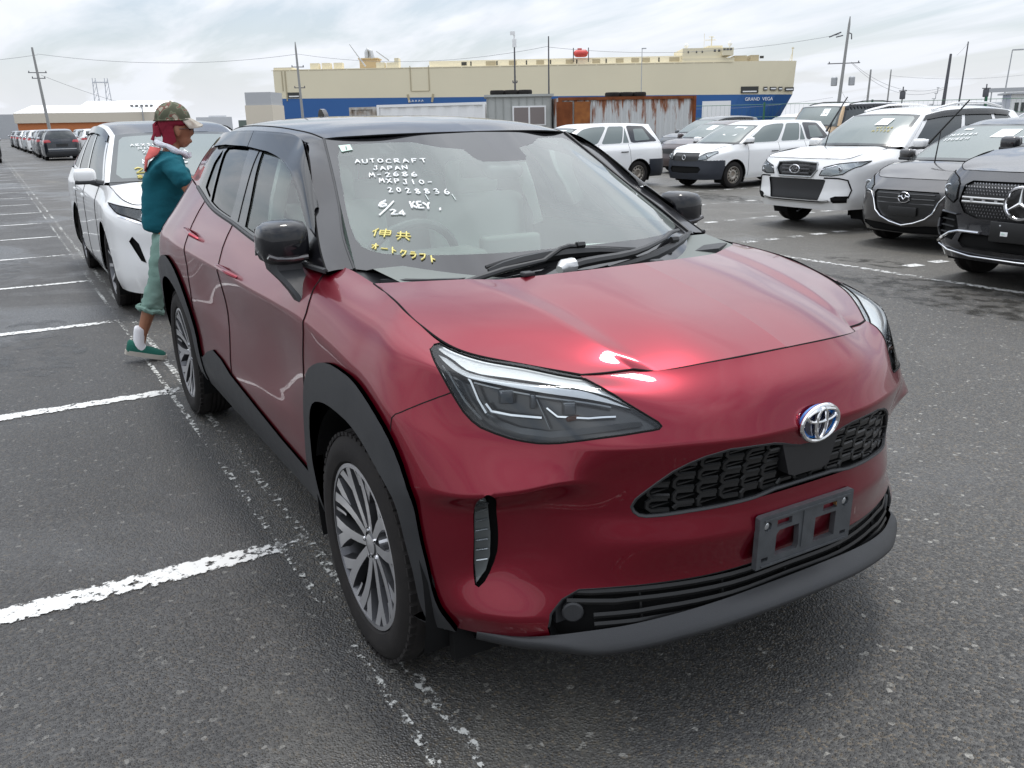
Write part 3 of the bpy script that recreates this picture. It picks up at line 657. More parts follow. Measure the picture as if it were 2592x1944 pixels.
SH.emit('front_door', mD1, M_RED, HERO)
SH.emit('rear_door', mD2, M_RED, HERO)
SH.emit('rear_quarter', mQ, M_RED, HERO)
SH.emit('tailgate', mHt, M_RED, HERO, join=True)
SH.emit('wheel_arch_cladding', mAO, M_BLKP, HERO, off=.014, skirt=.035)
SH.emit('wheel_arch_cladding', mRO, M_BLKP, HERO, off=.014, skirt=.035)
SH.emit('sill_cladding', mSI, M_BLKP, HERO, off=.008, skirt=.03)
SH.emit('tail_lamp', mTL, M_TAIL, HERO, off=.004)
for g_, L_ in ((S, GD), (S, GB), (S, GQ), (S, BG), (S, HT)): seam(g_, L_, (-1, 1), .0022, 'panel_gap', M_DARK, HERO, -.0008)
# bonnet, roof, pillars
FT = []
for t_ in np.linspace(0, 1, 8):
    u_ = .30+(.55-.30)*t_; ps = S.ev([u_], [S.vt[-1]])[0]; q = HD.ev([HD.ut[-1]], [np.interp(ps[1], [HD.ev([HD.ut[-1]], [v])[0][1] for v in np.linspace(0, HD.vt[-1], 12)], np.linspace(0, HD.vt[-1], 12))])[0]
    FT.append([ps, ps*.5+q*.5+[0, 0, -.0005], q+[-.004, 0, -.002]])
FG_ = Grid(FT); FS_ = Sheet(FG_, su=.02, sv=.01); FS_.emit('bumper_edge', np.ones(len(FS_.t), bool), M_RED, HERO, skirt=0)
HS = Sheet(HD, su=.02, sv=.014)
HS.emit('bonnet', np.ones(len(HS.t), bool), M_RED, HERO, join=True, skirt=.015)
vm_, um_ = HD.vt[-1], HD.ut[-1]
seam(HD, [(um_, 0), (um_, vm_)], (-1, 1), .0032, 'panel_gap', M_DARK, HERO, -.001)
seam(HD, [(0.0, vm_), (um_, vm_)], (-1, 1), .0030, 'panel_gap', M_DARK, HERO, -.001)
RS = Sheet(RF, su=.04, sv=.02)
RS.emit('roof', np.ones(len(RS.t), bool), M_BLKG, HERO, join=True, skirt=.012)
vr3 = RF.vt[3]; vr = RF.vt[-1]
seam(RF, [(0.0, vr3), (RF.ut[-2], vr3)], (-1, 1), .003, 'roof_channel', M_DARK, HERO, -.0005)
seam(RF, [(0.0, 0), (0.0, vr3)], (-1, 1), .0035, 'header_seal', M_DARK, HERO, -.003)
AS = Sheet(AP, su=.03, sv=.012); AS.emit('windscreen_pillar', np.ones(len(AS.t), bool), M_BLKG, HERO)
seam(AP, [(.0, AP.vt[-1]), (AP.ut[-1], AP.vt[-1])], (-1, 1), .0045, 'windscreen_trim', M_BLKP, HERO, .001)
seam(AP, [(.0, 0), (AP.ut[-1], 0)], (-1, 1), .003, 'panel_gap', M_DARK, HERO, .0)
# side windows
FG = [(.901,.021),(.70,.021),(.50,.020),(.30,.019),(.250,.025),(.238,.058),(.240,.130),(.296,.192),(.375,.226),(.497,.258),(.609,.282),(.723,.292),(.879,.300),(1.011,.303),(.981,.243),(.918,.097)]
RG = [(1.60,.025),(1.42,.021),(1.158,.019),(1.150,.085),(1.165,.156),(1.200,.240),(1.235,.308),(1.467,.309),(1.64,.300),(1.665,.27),(1.640,.20),(1.619,.129)]
QG = [(1.80,.055),(1.70,.038),(1.635,.032),(1.650,.129),(1.690,.26),(1.715,.285),(1.78,.20)]
QR = [(2.03,-.1),(1.98,.02),(2.03,.12),(2.13,.22),(2.24,.30),(2.9,.33),(2.9,-.1)]
SS = Sheet(SD, [FG, RG, QG, QR], su=.03, sv=.014)
mg = [SS.m(p) for p in (FG, RG, QG)]; mR = SS.m(QR) & ~(mg[0] | mg[1] | mg[2])
SS.emit('door_frame', ~(mg[0] | mg[1] | mg[2] | mR), M_BLKG, HERO, skirt=.018)
SS.emit('rear_quarter', mR, M_RED, HERO)
SS.emit('front_side_window', mg[0], M_SIDEG, HERO, off=-.006, skirt=0)
SS.emit('rear_side_window', mg[1], M_PRIVG, HERO, off=-.006, skirt=0)
SS.emit('quarter_window', mg[2], M_PRIVG, HERO, off=-.006, skirt=0)
vt_ = SD.vt[-1]
VF = [(.0,vt_),(.0,.20),(.10,.165),(.169,.150),(.222,.168),(.321,.208),(.468,.258),(.609,.280),(.728,.290),(.885,.300),(1.035,.303),(1.205,.307),(1.25,vt_)]
VR = [(1.255,vt_),(1.215,.307),(1.262,.308),(1.438,.307),(1.643,.306),(1.774,.297),(1.90,.285),(1.99,.32),(1.95,vt_)]
VS = Sheet(SD, [VF, VR], su=.03, sv=.012)
for q in (VF, VR):
    VS.emit('wind_visor', VS.m(q), M_VISOR, HERO, off=.016, skirt=.010)
seam(SD, [(0, .004), (2.0, .004)], (-1, 1), .009, 'belt_moulding', M_BLKP, HERO, .002)
seam(SD, [(1.02, .02), (1.06, .33)], (-1, 1), .003, 'panel_gap', M_DARK, HERO, 0)
BS = Sheet(BK, [[(-.01, .03), (.50, .03), (.60, .05), (.56, .20), (-.01, .21)]], su=.05, sv=.03)
mb = BS.m([(-.01, .03), (.50, .03), (.60, .05), (.56, .20), (-.01, .21)])
BS.emit('rear_window', mb, M_PRIVG, HERO, join=True, skirt=0, off=.0); BS.emit('tailgate_frame', ~mb, M_BLKG, HERO, join=True)
sp = MB(); sp.rbox((-3.05, 0, 1.462), (.16, .70, .03), .012, ry=-.12); sp.build('roof_spoiler', M_BLKG, HERO)
# windscreen with ceramic border
FR = [(-.01,.155),(.16,.150),(.27,.140),(.429,.125),(.56,.112),(.607,.111),(.635,.121),(.655,.140),(.668,.189),(.674,.285),(.672,.411),(.664,.614),(.648,.767),(.625,.815),(.57,.845),(.306,.835),(.284,.829),(.21,.790),(.120,.765),(.110,.70),(.09,.672),(-.01,.668)]
um2, vm2 = WN.ut[-1], WN.vt[-1]
_k = vm2/WN.vt[-1]
WSH = Sheet(WN, [FR], su=.02, sv=.02); mw = WSH.m(FR)
M_FRIT = mat('ceramic_border', (.012, .012, .013), .06, 0, 0, .8)
WSH.emit('windscreen', mw, M_WSG, HERO, join=True, skirt=0)
WSH.emit('windscreen_border', ~mw, M_FRIT, HERO, join=True, skirt=.006)
# ------------------------------------------------------------------ lamps of the red car
um, vmx = S.ut[-1], S.vt[-1]
WP = [(.895,.815),(.872,.803),(.852,.797),(.832,.785),(.812,.765),(.797,.752),(.760,.744),(.694,.747),(.632,.744),(.573,.730),(.519,.710),(.494,.705),(.455,.686),(.448,.683),(.489,.724),(.510,.766),(.525,.812),(.537,.86),(.86,.86),(.882,.84)]
BR = [(.888,.785),(.860,.785),(.839,.773),(.812,.750),(.789,.739),(.727,.733),(.634,.728),(.547,.712),(.501,.699),(.460,.683),(.505,.688),(.555,.692),(.641,.700),(.731,.706),(.785,.708),(.812,.720),(.838,.735),(.871,.765)]
LO = [(.87,.72),(.80,.68),(.62,.665),(.50,.66),(.47,.65),(.58,.630),(.65,.618),(.72,.618),(.79,.630),(.84,.66)]
LSH = Sheet(S, [HL, WP, BR, LO], su=.012, sv=.010, ufine=(1.0, .2))
LIM = LSH.c[:, 0] < 1.0
for side in (-1, 1):
    hl = emp('headlight', parent := None or (0, 0, 0)); hl.parent = HERO
    a = LSH.m(HL) & LIM; wp = LSH.m(WP) & a; br = LSH.m(BR) & a & ~wp; lo = LSH.m(LO) & a & ~wp & ~br
    LSH.emit('lamp_housing', a & ~wp & ~br, M_LAMPD, hl, (side,), off=-.034, skirt=-.030)
    LSH.emit('upper_reflector_panel', wp, mat('satin_reflector', (.84,.86,.87), .34, .25), hl, (side,), off=-.008, skirt=.02)
    LSH.emit('daytime_light_bar', br, M_CHR if False else mat('light_bar', (.74,.76,.78), .12, .3), hl, (side,), off=-.005, skirt=.02)
    LSH.emit('lens', a, M_CLEAR, hl, (side,), off=-.001, skirt=0)
    P, n = on_grid(S, [p for p in HL if p[1] < .85], side, -.001); b = MB(); b.tube(P[:], .0028, 5); b.build('lens_seal', M_DARK, hl)
    # bright rim along the outer edge
    P, n = on_grid(S, HL[:12], side, -.003); b = MB(); b.tube(P, .003, 5); b.build('chrome_rim', M_CHR, hl)
    # inner structure: bezels, projector block, light guides
    BZ = mat('bezel_grey', (.20, .21, .22), .22, .7); CL = mat('lamp_chrome', (.70, .72, .74), .12, .95); BK_ = mat('bezel_black', (.010, .010, .011), .12, 0, .6)
    def strip(pts, wd, off, m_, nm):
        up_ = [(a_, b_+wd) for a_, b_ in pts]; poly = pts+up_[::-1]; V = []; K = len(pts)
        A1, n1 = on_grid(S, pts, side, off, .02); A2, n2 = on_grid(S, up_, side, off-.006, .02); K = min(len(A1), len(A2))
        b = MB(); b.add([*A1[:K], *A2[:K]], [(i, i+1, K+i+1, K+i) for i in range(K-1)]); return b.build(nm, m_, hl)
    strip([(.800, .700), (.796, .668), (.790, .640), (.775, .624), (.725, .612), (.657, .609), (.589, .619), (.520, .630), (.450, .643)], .012, -.012, BZ, 'lower_bezel')
    strip([(.868, .735), (.856, .700), (.838, .662), (.815, .634)], .018, -.010, BK_, 'side_bezel')
    for pts, r_, off, m_, nm in (([(.872, .742), (.852, .700), (.832, .660), (.806, .632)], .0030, -.010, BZ, 'bezel_edge'), ([(.797, .712), (.795, .668), (.788, .645)], .0045, -.012, CL, 'light_guide'),
                             ([(.781, .662), (.774, .649), (.730, .646), (.661, .647)], .0048, -.016, CL, 'light_guide'), ([(.640, .668), (.625, .652), (.560, .652), (.500, .660)], .0040, -.018, CL, 'light_guide'),
                             ([(.653, .690), (.654, .626)], .0022, -.014, BZ, 'divider'), ([(.790, .700), (.70, .694), (.60, .688), (.50, .680)], .0035, -.014, BZ, 'upper_bezel')):
        P, n = on_grid(S, pts, side, off); b = MB(); b.tube(P, r_, 6); b.build(nm, m_, hl)
    for (u0_, v0_, w_, h_) in ((.722, .683, .030, .024), (.665, .680, .012, .024), (.590, .672, .026, .022)):
        p0 = S.ev([u0_], [v0_])[0]; nn = S.nrm([u0_], [v0_])[0]; nn = nn if nn[0] > 0 else -nn; c = Vector((p0[0]-nn[0]*.020, side*(p0[1]-nn[1]*.020), p0[2]-nn[2]*.020))
        yaw_ = side*R_(28); b = MB(); b.rbox(c, (.020, w_*1.25, h_*1.5), .005, 0, rz=yaw_); b.rbox(c+Vector((.010, .005*side, 0)), (.006, w_, h_*1.15), .004, 1, rz=yaw_)
        b.build('projector', [BZ, mat('projector_glass', (.10, .11, .125), .04, .1, 1)], hl)
    p1 = S.ev([.585], [.645])[0]; b = MB(); b.rbox((p1[0]-.022, p1[1]*side, p1[2]), (.012, .036, .012), .005); b.build('side_marker', mat('dull_amber', (.09, .025, .012), .2), hl)
# lower corner lamp in its slot
DSH = Sheet(S, [DS], su=.010, sv=.010, ufine=(1.0, .3)); mds = DSH.m(DS)
LENSP = [(.840,.398),(.822,.368),(.810,.320),(.805,.256),(.806,.195),(.818,.162),(.846,.135),(.849,.179),(.849,.255),(.845,.340)]
DLS = Sheet(S, [LENSP], su=.010, sv=.008, ufine=(1.0, .3)); mdl = DLS.m(LENSP)
for side in (-1, 1):
    cl = emp('corner_lamp'); cl.parent = HERO
    DSH.emit('slot', mds, M_DARK, cl, (side,), off=-.035, skirt=-.03)
    DLS.emit('lamp_body', mdl, mat('corner_lamp_grey', (.20, .21, .21), .3, .4), cl, (side,), off=-.016, skirt=.02)
    DLS.emit('lens', mdl, M_CLEAR, cl, (side,), off=-.008, skirt=0)
    for k in range(7):
        t = .185+.026*k; P, n = on_grid(S, [(.846-.001*abs(k-3), t), (.812, t+.004)], side, -.012); b = MB(); b.tube(P, .0022, 5); b.build('lamp_rib', M_REFL, cl)
# ------------------------------------------------------------------ grilles
GSH = Sheet(S, [GR, LG], su=.016, sv=.012, ufine=(.8, .4)); lim = GSH.c[:, 0] < .8
GSH.emit('upper_grille_backing', GSH.m(GR) & lim, M_DARK, HERO, join=True, off=-.05, skirt=-.045)
GSH.emit('lower_grille_backing', GSH.m(LG) & lim, M_DARK, HERO, join=True, off=-.045, skirt=-.04)
for side in (-1, 1):
    P, n = on_grid(S, [(0, .360), (.10, .360), *GR[2:22], (.0, .508)], side, -.004); b = MB(); b.tube(P, .0055, 6); b.build('grille_surround', M_BLKP, HERO)
    P, n = on_grid(S, [(0, .158), *LG[1:10]], side, -.006); b = MB(); b.tube(P, .006, 6); b.build('lower_grille_surround', M_BLKP, HERO)
_du, _dv, _G = S.dense(.01, .005); _k = _G[:, :, 1] < .72
_GP = _G[:75].reshape(-1, 3); _u2 = np.repeat(_du[:75], len(_dv)); _v2 = np.tile(_dv, 75)
def uv_at(y, z):
    d = (_GP[:, 1]-abs(y))**2+(_GP[:, 2]-z)**2+(np.where(_v2 > .6, 1, 0)); i = int(np.argmin(d)); return _u2[i], _v2[i]
def gpt(y, z, off):
    u, v = uv_at(y, z); p = S.ev([u], [v])[0]; return (p[0]+off, y, z)
pitch_y, pitch_z = .0555, .0345
for ci in range(-9, 10):
    yc = ci*pitch_y
    for ri in range(6):
        zc = .615+ri*pitch_z+(.5*pitch_z if ci % 2 else 0)
        u, v = uv_at(yc, zc)
        if abs(yc) < .085 and zc > .655: continue
        if not pip(GR, np.array([u]), np.array([v]))[0]: continue
        w_, h_ = pitch_y*.44, pitch_z*.40
        def ins(y, z): 
            a, b_ = uv_at(y, z); return pip(GR, np.array([a]), np.array([b_]))[0]
        pts = [(yc+w_*.75, zc+h_), (yc-w_*.7, zc+h_), (yc-w_, zc+h_*.4), (yc-w_, zc-h_*.5), (yc-w_*.7, zc-h_), (yc+w_*.85, zc-h_)]
        pts = [q for q in pts if ins(*q)]
        if len(pts) >= 3:
            cell = MB(); cell.tube([gpt(y, z, -.014) for y, z in pts], .0042, 5, flat=1.6)
            if len(pts) >= 5: cell.box(gpt(yc+w_*.1, zc, -.020), (.012, w_*2.1, .003))
            cell.build('grille_cell', M_GRIL, HERO)
b = MB(); P = [gpt(y, .60+.0*y, -.012) for y in np.linspace(-.40, .40, 9)]
rad = MB()
poly = [(-.098, .750), (.098, .750), (.070, .668), (.050, .660), (-.050, .660), (-.070, .668)]
rad.prism(poly, .775, .807, 'yz'); rad.build('radar_cover', mat('radar_black', (.02, .02, .021), .35), HERO)
for k, z in enumerate((.345, .368, .391, .414)):
    pts = []
    for y in np.linspace(-.58, .58, 25):
        u, v = uv_at(y, z); P = S.ev([u], [v])[0]
        zz_ = z - .012*(abs(y)/.58)**2*(k < 2)
        if abs(y) < .565+.008*k: pts.append((P[0]-.018, y, zz_))
    b = MB(); b.tube(pts, .0042, 5, flat=2.0); b.build('grille_slat', M_GRIL, HERO)
for y in (-.42, -.21, 0, .21, .42):
    b = MB(); b.tube([gpt(y, .335, -.03), gpt(y, .425, -.03)], .004, 5); b.build('grille_post', M_GRIL, HERO)
for side in (-1, 1):
    b = MB(); c = Vector(gpt(side*.575, .365, -.010)); q = Vector((1, 0, 0)).rotation_difference(Vector((.85, side*.5, 0)))
    b.lathe([(-.02, .026), (-.006, .026), (-.003, .022), (-.003, .0005)], 'x', 20); b.v = [tuple(q @ Vector(v)+c) for v in b.v]
    b.build('fog_lamp_blank', M_BLKP, HERO)
    b = MB(); b.prism([(side*.60, .330), (side*.605, .40), (side*.54, .425), (side*.53, .33)], .56, .60, 'yz'); b.build('grille_end_panel', M_BLKP, HERO)
# lip: swept section
lip_t = [(.788,0,.372),(.786,.10,.371),(.777,.23,.366),(.742,.38,.350),(.700,.48,.334),(.655,.56,.322),(.610,.628,.310),(.560,.672,.295),(.47,.745,.290)]
lip_e = [(.832,0,.338),(.830,.10,.337),(.816,.23,.330),(.775,.38,.312),(.735,.475,.296),(.694,.546,.288),(.628,.634,.296),(.566,.682,.286),(.474,.752,.284)]
LT = [];
for t_, e_ in zip(lip_t, lip_e):
    t_ = np.array(t_); e_ = np.array(e_); dn = np.array([0, 0, 1.])
    LT.append([t_, t_*.5+e_*.5+dn*.003, e_, e_-dn*.010-np.array([.001, 0, 0]), e_-dn*.026-np.array([.016, .004, 0]), e_-dn*.042-np.array([.06, .02, 0]), e_-dn*.07-np.array([.22, .06, 0])])
LC = np.zeros((9, 7)); LC[:, 2] = 1; LC[:, 3] = .8
LIPG = Grid(LT, LC, True); LS = Sheet(LIPG, su=.03, sv=.01); LS.N *= 1
LS.emit('front_lip', np.ones(len(LS.t), bool), M_BLKP, HERO, join=True, skirt=0)
# ------------------------------------------------------------------ emblem
em = emp('front_emblem', (.822, 0, .792)); em.parent = HERO; em.rotation_euler = (0, R_(4), 0)
def ell(a, b_, cy=0, cz=0, n=40, x=0): return [(x, cy+a*math.cos(2*math.pi*i/n), cz+b_*math.sin(2*math.pi*i/n)) for i in range(n)]
EW, EH = .061, .044
def ring(pts, r, nm, mt, par, fl=.7): b = MB(); b.tube(pts, r, 8, closed=True, flat=1); return b.build(nm, mt, par)
b = MB(); b.prism([(y, z) for _, y, z in ell(EW*.98, EH*.98)], -.008, .002, 'yz'); b.build('badge_back', mat('badge_blue', (.008, .13, .42), .12, .1, 1), em)
b = MB(); b.prism([(y, z) for _, y, z in ell(EW*.78, EH*.72, 0, -.002)], .0, .0035, 'yz'); b.build('badge_centre', mat('badge_dark', (.01, .012, .03), .1, 0, 1), em)
ring(ell(EW, EH, x=.006), .0056, 'badge_ring', M_CHR, em)
ring(ell(EW*.80, EH*.36, 0, EH*.46, x=.009), .0044, 'badge_bar', M_CHR, em)
ring(ell(EW*.27, EH*.86, 0, 0, x=.010), .0044, 'badge_loop', M_CHR, em)
# ------------------------------------------------------------------ number plate bracket (holes cut through)
pb = emp('plate_bracket', (.806, 0, .510)); pb.parent = HERO; pb.rotation_euler = (0, R_(1.5), 0)
w_, h_ = .165, .070
outer = [(-w_, -h_), (w_, -h_), (w_, h_*.94), (w_*.96, h_), (-w_*.96, h_), (-w_, h_*.94)]
holes = [[(-.105, -.045), (-.030, -.045), (-.025, -.035), (-.028, .022), (-.095, .022), (-.105, .012)], [(.030, -.045), (.105, -.045), (.105, .022), (.030, .022)],
         [(-.105, .032), (-.055, .032), (-.055, .050), (-.105, .050)], [(.055, .032), (.105, .032), (.105, .050), (.055, .050)],
         [(-.150, -.052), (-.128, -.052), (-.128, -.042), (-.150, -.042)], [(.128, -.052), (.150, -.052), (.150, -.042), (.128, -.042)],
         [(-.136+.013*math.cos(a), .040+.013*math.sin(a)) for a in np.linspace(0, 5.6, 9)], [(.136+.013*math.cos(a), .040+.013*math.sin(a)) for a in np.linspace(0, 5.6, 9)]]
pts = [Vector(p) for p in outer]; ed = [(i, (i+1) % len(outer)) for i in range(len(outer))]
for hpoly in holes:
    k = len(pts); pts += [Vector(p) for p in hpoly]; ed += [(k+i, k+(i+1) % len(hpoly)) for i in range(len(hpoly))]
r = delaunay_2d_cdt(pts, ed, [], 0, 1e-6); uv = np.array([tuple(v) for v in r[0]]); T = np.array([tuple(f) for f in r[2]]); cc = uv[T].mean(1)
keep = pip(outer, cc[:, 0], cc[:, 1])
for hpoly in holes: keep &= ~pip(hpoly, cc[:, 0], cc[:, 1])
T = T[keep]; n = len(uv); V = [(0.009, a, b_) for a, b_ in uv]+[(-.006, a, b_) for a, b_ in uv]; F = [tuple(t) for t in T]+[tuple(x+n for x in t[::-1]) for t in T]
from collections import Counter
ec = Counter(); 
for t in T:
    for a, b_ in ((t[0], t[1]), (t[1], t[2]), (t[2], t[0])): ec[(min(a, b_), max(a, b_))] += 1
F += [(a, b_, b_+n, a+n) for (a, b_), k in ec.items() if k == 1]
mb_ = MB(); mb_.add(V, F)
mb_.box((.0085, 0, .005), (.006, .032, .10)); mb_.box((.0105, 0, .058), (.004, .30, .004)); mb_.box((.0105, 0, -.064), (.004, .30, .004))
mb_.build('frame', mat('bracket_grey', (.050, .054, .058), .42, 0, 0, .5, (30, .6, (.08, .085, .09)), (200, .05)), pb)
for s_ in (-1, 1):
    b = MB(); b.lathe([(-.012, .010), (.004, .010), (.006, .007), (.006, .0005)], 'x', 12, (0, s_*.136, .040)); b.build('screw', M_REFL, pb)
    b = MB(); b.lathe([(-.012, .009), (.008, .009), (.009, .004), (-.004, .004)], 'x', 12, (0, s_*.112, .041)); b.build('rusty_clip', mat('zinc_rust', (.34, .20, .08), .5, .6), pb)
# tow-eye sensors on the bumper
# ------------------------------------------------------------------ door mirrors
for side in (-1, 1):
    mr = emp('door_mirror'); mr.parent = HERO
    prof = [(.752, .50, .66), (.766, .88, .90), (.80, 1.0, 1.0), (.845, 1.0, 1.0), (.880, .93, .92), (.900, .76, .74), (.909, .45, .42), (.912, .06, .05)]
    V = []; F = []; n = 24
    for y, sx, sz in prof:
        for j in range(n):
            a = 2*math.pi*j/n; ca, sa = math.cos(a), math.sin(a)
            px = (abs(ca)**.5)*math.copysign(1, ca); pz = (abs(sa)**.5)*math.copysign(1, sa)
            xx = -.655+(.088*px if px > 0 else .045*px)*sx; z_ = 1.134+.070*pz*sz-(.02*(y-.80) if y > .8 else 0)
            V.append((xx, side*y, z_))
    for i in range(len(prof)-1):
        for j in range(n): F.append((i*n+j, i*n+(j+1) % n, (i+1)*n+(j+1) % n, (i+1)*n+j))
    F += [tuple(range(n)), tuple(range((len(prof)-1)*n, len(prof)*n))]
    up = MB(); up.add(V, F); 
    o = up.build('mirror_shell', [M_BLKG, M_BLKP], mr, auto=60)
    for p in o.data.polygons:
        if p.center[2] < 1.092: p.material_index = 1
    b = MB(); b.tube([(-.578, side*y, z) for y, z in ((.77, 1.090), (.82, 1.086), (.87, 1.090), (.896, 1.100))], .010, 8, flat=.9); b.build('turn_signal', mat('smoked_lens', (.05, .045, .045), .08, 0, 1), mr)
    b = MB(); b.prism([(side*.765, 1.085), (side*.905, 1.09), (side*.90, 1.175), (side*.77, 1.178)], -.704, -.700, 'yz'); b.build('mirror_glass', M_CHR, mr)
    # stalk: wide under the shell, running down and inward to the door
    G = []
    for (cx, cy, cz, wx, wy) in [(-.640, .838, 1.085, .040, .052), (-.635, .834, 1.050, .042, .050), (-.595, .822, 1.015, .048, .036), (-.555, .812, .985, .052, .030), (-.525, .806, .948, .045, .022)]:
        G.append([(cx+a*wx, side*(cy+b_*wy), cz) for a, b_ in ((-1, -1), (1, -1), (1, .6), (.6, 1), (-.6, 1), (-1, .6))])
    V = [p for g in G for p in g]; F = [(i*6+j, i*6+(j+1) % 6, (i+1)*6+(j+1) % 6, (i+1)*6+j) for i in range(4) for j in range(6)]+[tuple(range(6)), tuple(range(24, 30))]
    b = MB(); b.add(V, F); b.build('mirror_stalk', M_BLKP, mr)
    # corner sail behind the mirror
for side in (-1, 1):
    for (u0, v0, u1, v1, nm, off) in ((2.86, .612, 2.60, .608, 'door_handle', .034), (3.60, .672, 3.40, .664, 'door_handle', .034)):
        P0, n0 = on_grid(S, [(u0, v0), (u1, v1)], side, .0, .03)
        K = len(P0); pts = []
        for i, (p, n_) in enumerate(zip(P0, n0)):
            t = i/(K-1); pts.append(Vector(p)+Vector(n_)*(off*min(1, math.sin(math.pi*min(max(t, .0), 1))*2.2)-.004))
        b = MB(); b.tube(pts, [.010]+[.013]*(K-2)+[.010], 8, flat=.7); b.build(nm, M_RED, HERO)
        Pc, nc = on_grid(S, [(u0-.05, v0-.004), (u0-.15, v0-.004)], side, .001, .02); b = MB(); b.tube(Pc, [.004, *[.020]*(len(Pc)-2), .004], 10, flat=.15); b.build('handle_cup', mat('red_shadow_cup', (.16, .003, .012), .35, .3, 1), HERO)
# fuel flap line, aerial, roof details
b = MB(); b.prism([(-.06, 0), (.07, 0), (.05, .028), (.02, .050), (-.01, .055), (-.035, .045)], -.012, .012, 'xz'); 
b.v = [(x-2.60, y, z+1.520) for x, y, z in b.v]; b.build('shark_fin_aerial', M_BLKG, HERO)
# ------------------------------------------------------------------ cowl and wipers
CW = []
for (hx, hy, hz), (wx, wy, wz) in zip([(.150,0,1.072),(.120,.20,1.066),(.020,.41,1.050),(-.04,.50,1.050),(-.12,.60,1.050),(-.21,.695,1.048)], [(.02,0,1.030),(-.01,.20,1.032),(-.12,.43,1.040),(-.20,.52,1.045),(-.29,.60,1.050),(-.40,.68,1.056)]):
    h = np.array([hx, hy, hz]); w2_ = np.array([wx, wy, wz]); CW.append([h+[.02, 0, -.012], h+[-.02, 0, -.022], (h+w2_)/2-[0, 0, .018], w2_+[-.03, 0, .004]])
CG = Grid(CW, None, True); CS = Sheet(CG, su=.03, sv=.02); CS.emit('cowl_panel', np.ones(len(CS.t), bool), M_BLKP, HERO, join=True, skirt=0)
for side in (-1, 1):
    b = MB(); V = [(-.24, side*.665, 1.052), (-.15, side*.625, 1.060), (-.06, side*.50, 1.062), (-.14, side*.42, 1.048), (-.26, side*.56, 1.056)]
    b.add(V+[(x, y, z-.02) for x, y, z in V], [(0, 1, 2, 3, 4), (5, 6, 7, 8, 9)]+[(i, (i+1) % 5, 5+(i+1) % 5, 5+i) for i in range(5)]); b.build('cowl_corner', M_BLKP, HERO)
def wscr(y, v, off):   # point near the windscreen, y signed
    u = np.interp(abs(y), [0, .19, .44, .56, .68], WN.ut); p = WN.ev([u], [v])[0]; n_ = WN.nrm([u], [v])[0]; n_ = n_ if n_[0] > 0 else -n_
    return Vector((p[0], p[1]*(1 if y >= 0 else -1), p[2]))+Vector((n_[0], n_[1]*(1 if y >= 0 else -1), n_[2]))*off
def wiper(ypiv, xpiv, ya, va, yb, vb, yk, vk):
    wp_ = emp('windscreen_wiper'); wp_.parent = HERO
    A = wscr(ya, va, .012); B = wscr(yb, vb, .012); K = wscr(yk, vk, .035); Pv = Vector((xpiv, ypiv, 1.055))
    pts = [A+(B-A)*t+Vector((.0, 0, .006*math.sin(math.pi*t))) for t in np.linspace(0, 1, 9)]
    for i, q in enumerate(pts):
        t = i/8; y = q.y; v_ = va+(vb-va)*t; pts[i] = wscr(y, v_, .014)
    b = MB(); b.tube(pts, [.004]+[.0085]*7+[.004], 6, flat=1.5); b.build('wiper_blade', mat('wiper_black', (.012, .012, .012), .45), wp_)
    b = MB(); mid = Pv.lerp(K, .55)+Vector((.01, 0, .018)); b.tube([Pv, Pv.lerp(mid, .5)+Vector((0, 0, .012)), mid, K, pts[4]+Vector((.004, 0, .012))], [.014, .012, .010, .007, .006], 8, flat=.7); b.build('wiper_arm', MAT['wiper_black'], wp_)
    b = MB(); b.lathe([(0, .020), (.018, .018), (.024, .010), (.025, .0005)], 'z', 14, (Pv.x, Pv.y, Pv.z-.01)); b.build('pivot_cap', M_BLKP, wp_)
WB_ = mat('wiper_black', (.010, .010, .010), .4)
def tubes(name, par, pts, r, n=8, m_=None, flat=1.0): b = MB(); b.tube(pts, r, n, flat=flat); return b.build(name, m_ or WB_, par)
wA = emp('windscreen_wiper'); wA.parent = HERO; wB = emp('windscreen_wiper'); wB.parent = HERO
def zlift(x, y): return max(1.062, 1.050+.47*max(0, -x-.10-.75*max(0, abs(y)-.25)**1.0)*.55)
bA = [(-.104, -.377, 1.074), (-.102, -.323, 1.085), (-.096, -.261, 1.094), (-.090, -.198, 1.100), (-.086, -.133, 1.104), (-.080, -.067, 1.104), (-.074, 0, 1.102), (-.066, .082, 1.094), (-.061, .150, 1.086)]
tubes('wiper_blade', wA, [(x+.004, y, z-.006) for x, y, z in bA], [.007, .013, .016, .017, .017, .016, .014, .011, .004], 6)
tubes('wiper_lip', wA, [(x-.012, y, z+.002) for x, y, z in bA], .006, 5)
tubes('wiper_arm', wA, [(-.060, -.470, 1.050), (-.073, -.340, 1.070), (-.063, -.282, 1.078), (-.055, -.21, 1.088), (-.066, -.173, 1.102), (-.078, -.137, 1.114), (-.082, -.101, 1.118), (-.074, -.057, 1.114)], [.012, .012, .011, .009, .009, .009, .011, .009], 8, flat=.8)
bB = [(.003, -.013, 1.058), (-.021, .108, 1.064), (-.055, .211, 1.070), (-.136, .359, 1.080), (-.241, .501, 1.085), (-.320, .600, 1.090)]
tubes('wiper_blade', wB, [(x+.004, y, z-.004) for x, y, z in bB], [.006, .012, .013, .013, .012, .005], 6)
tubes('wiper_arm', wB, [(-.011, -.150, 1.068), (-.010, -.100, 1.076), (-.008, -.044, 1.080), (-.012, .031, 1.082), (-.024, .101, 1.086), (-.050, .174, 1.092), (-.080, .235, 1.098), (-.122, .310, 1.104), (-.178, .382, 1.112), (-.246, .478, 1.108)], [.020, .020, .019, .018, .016, .013, .011, .009, .010, .008], 8, flat=.75)
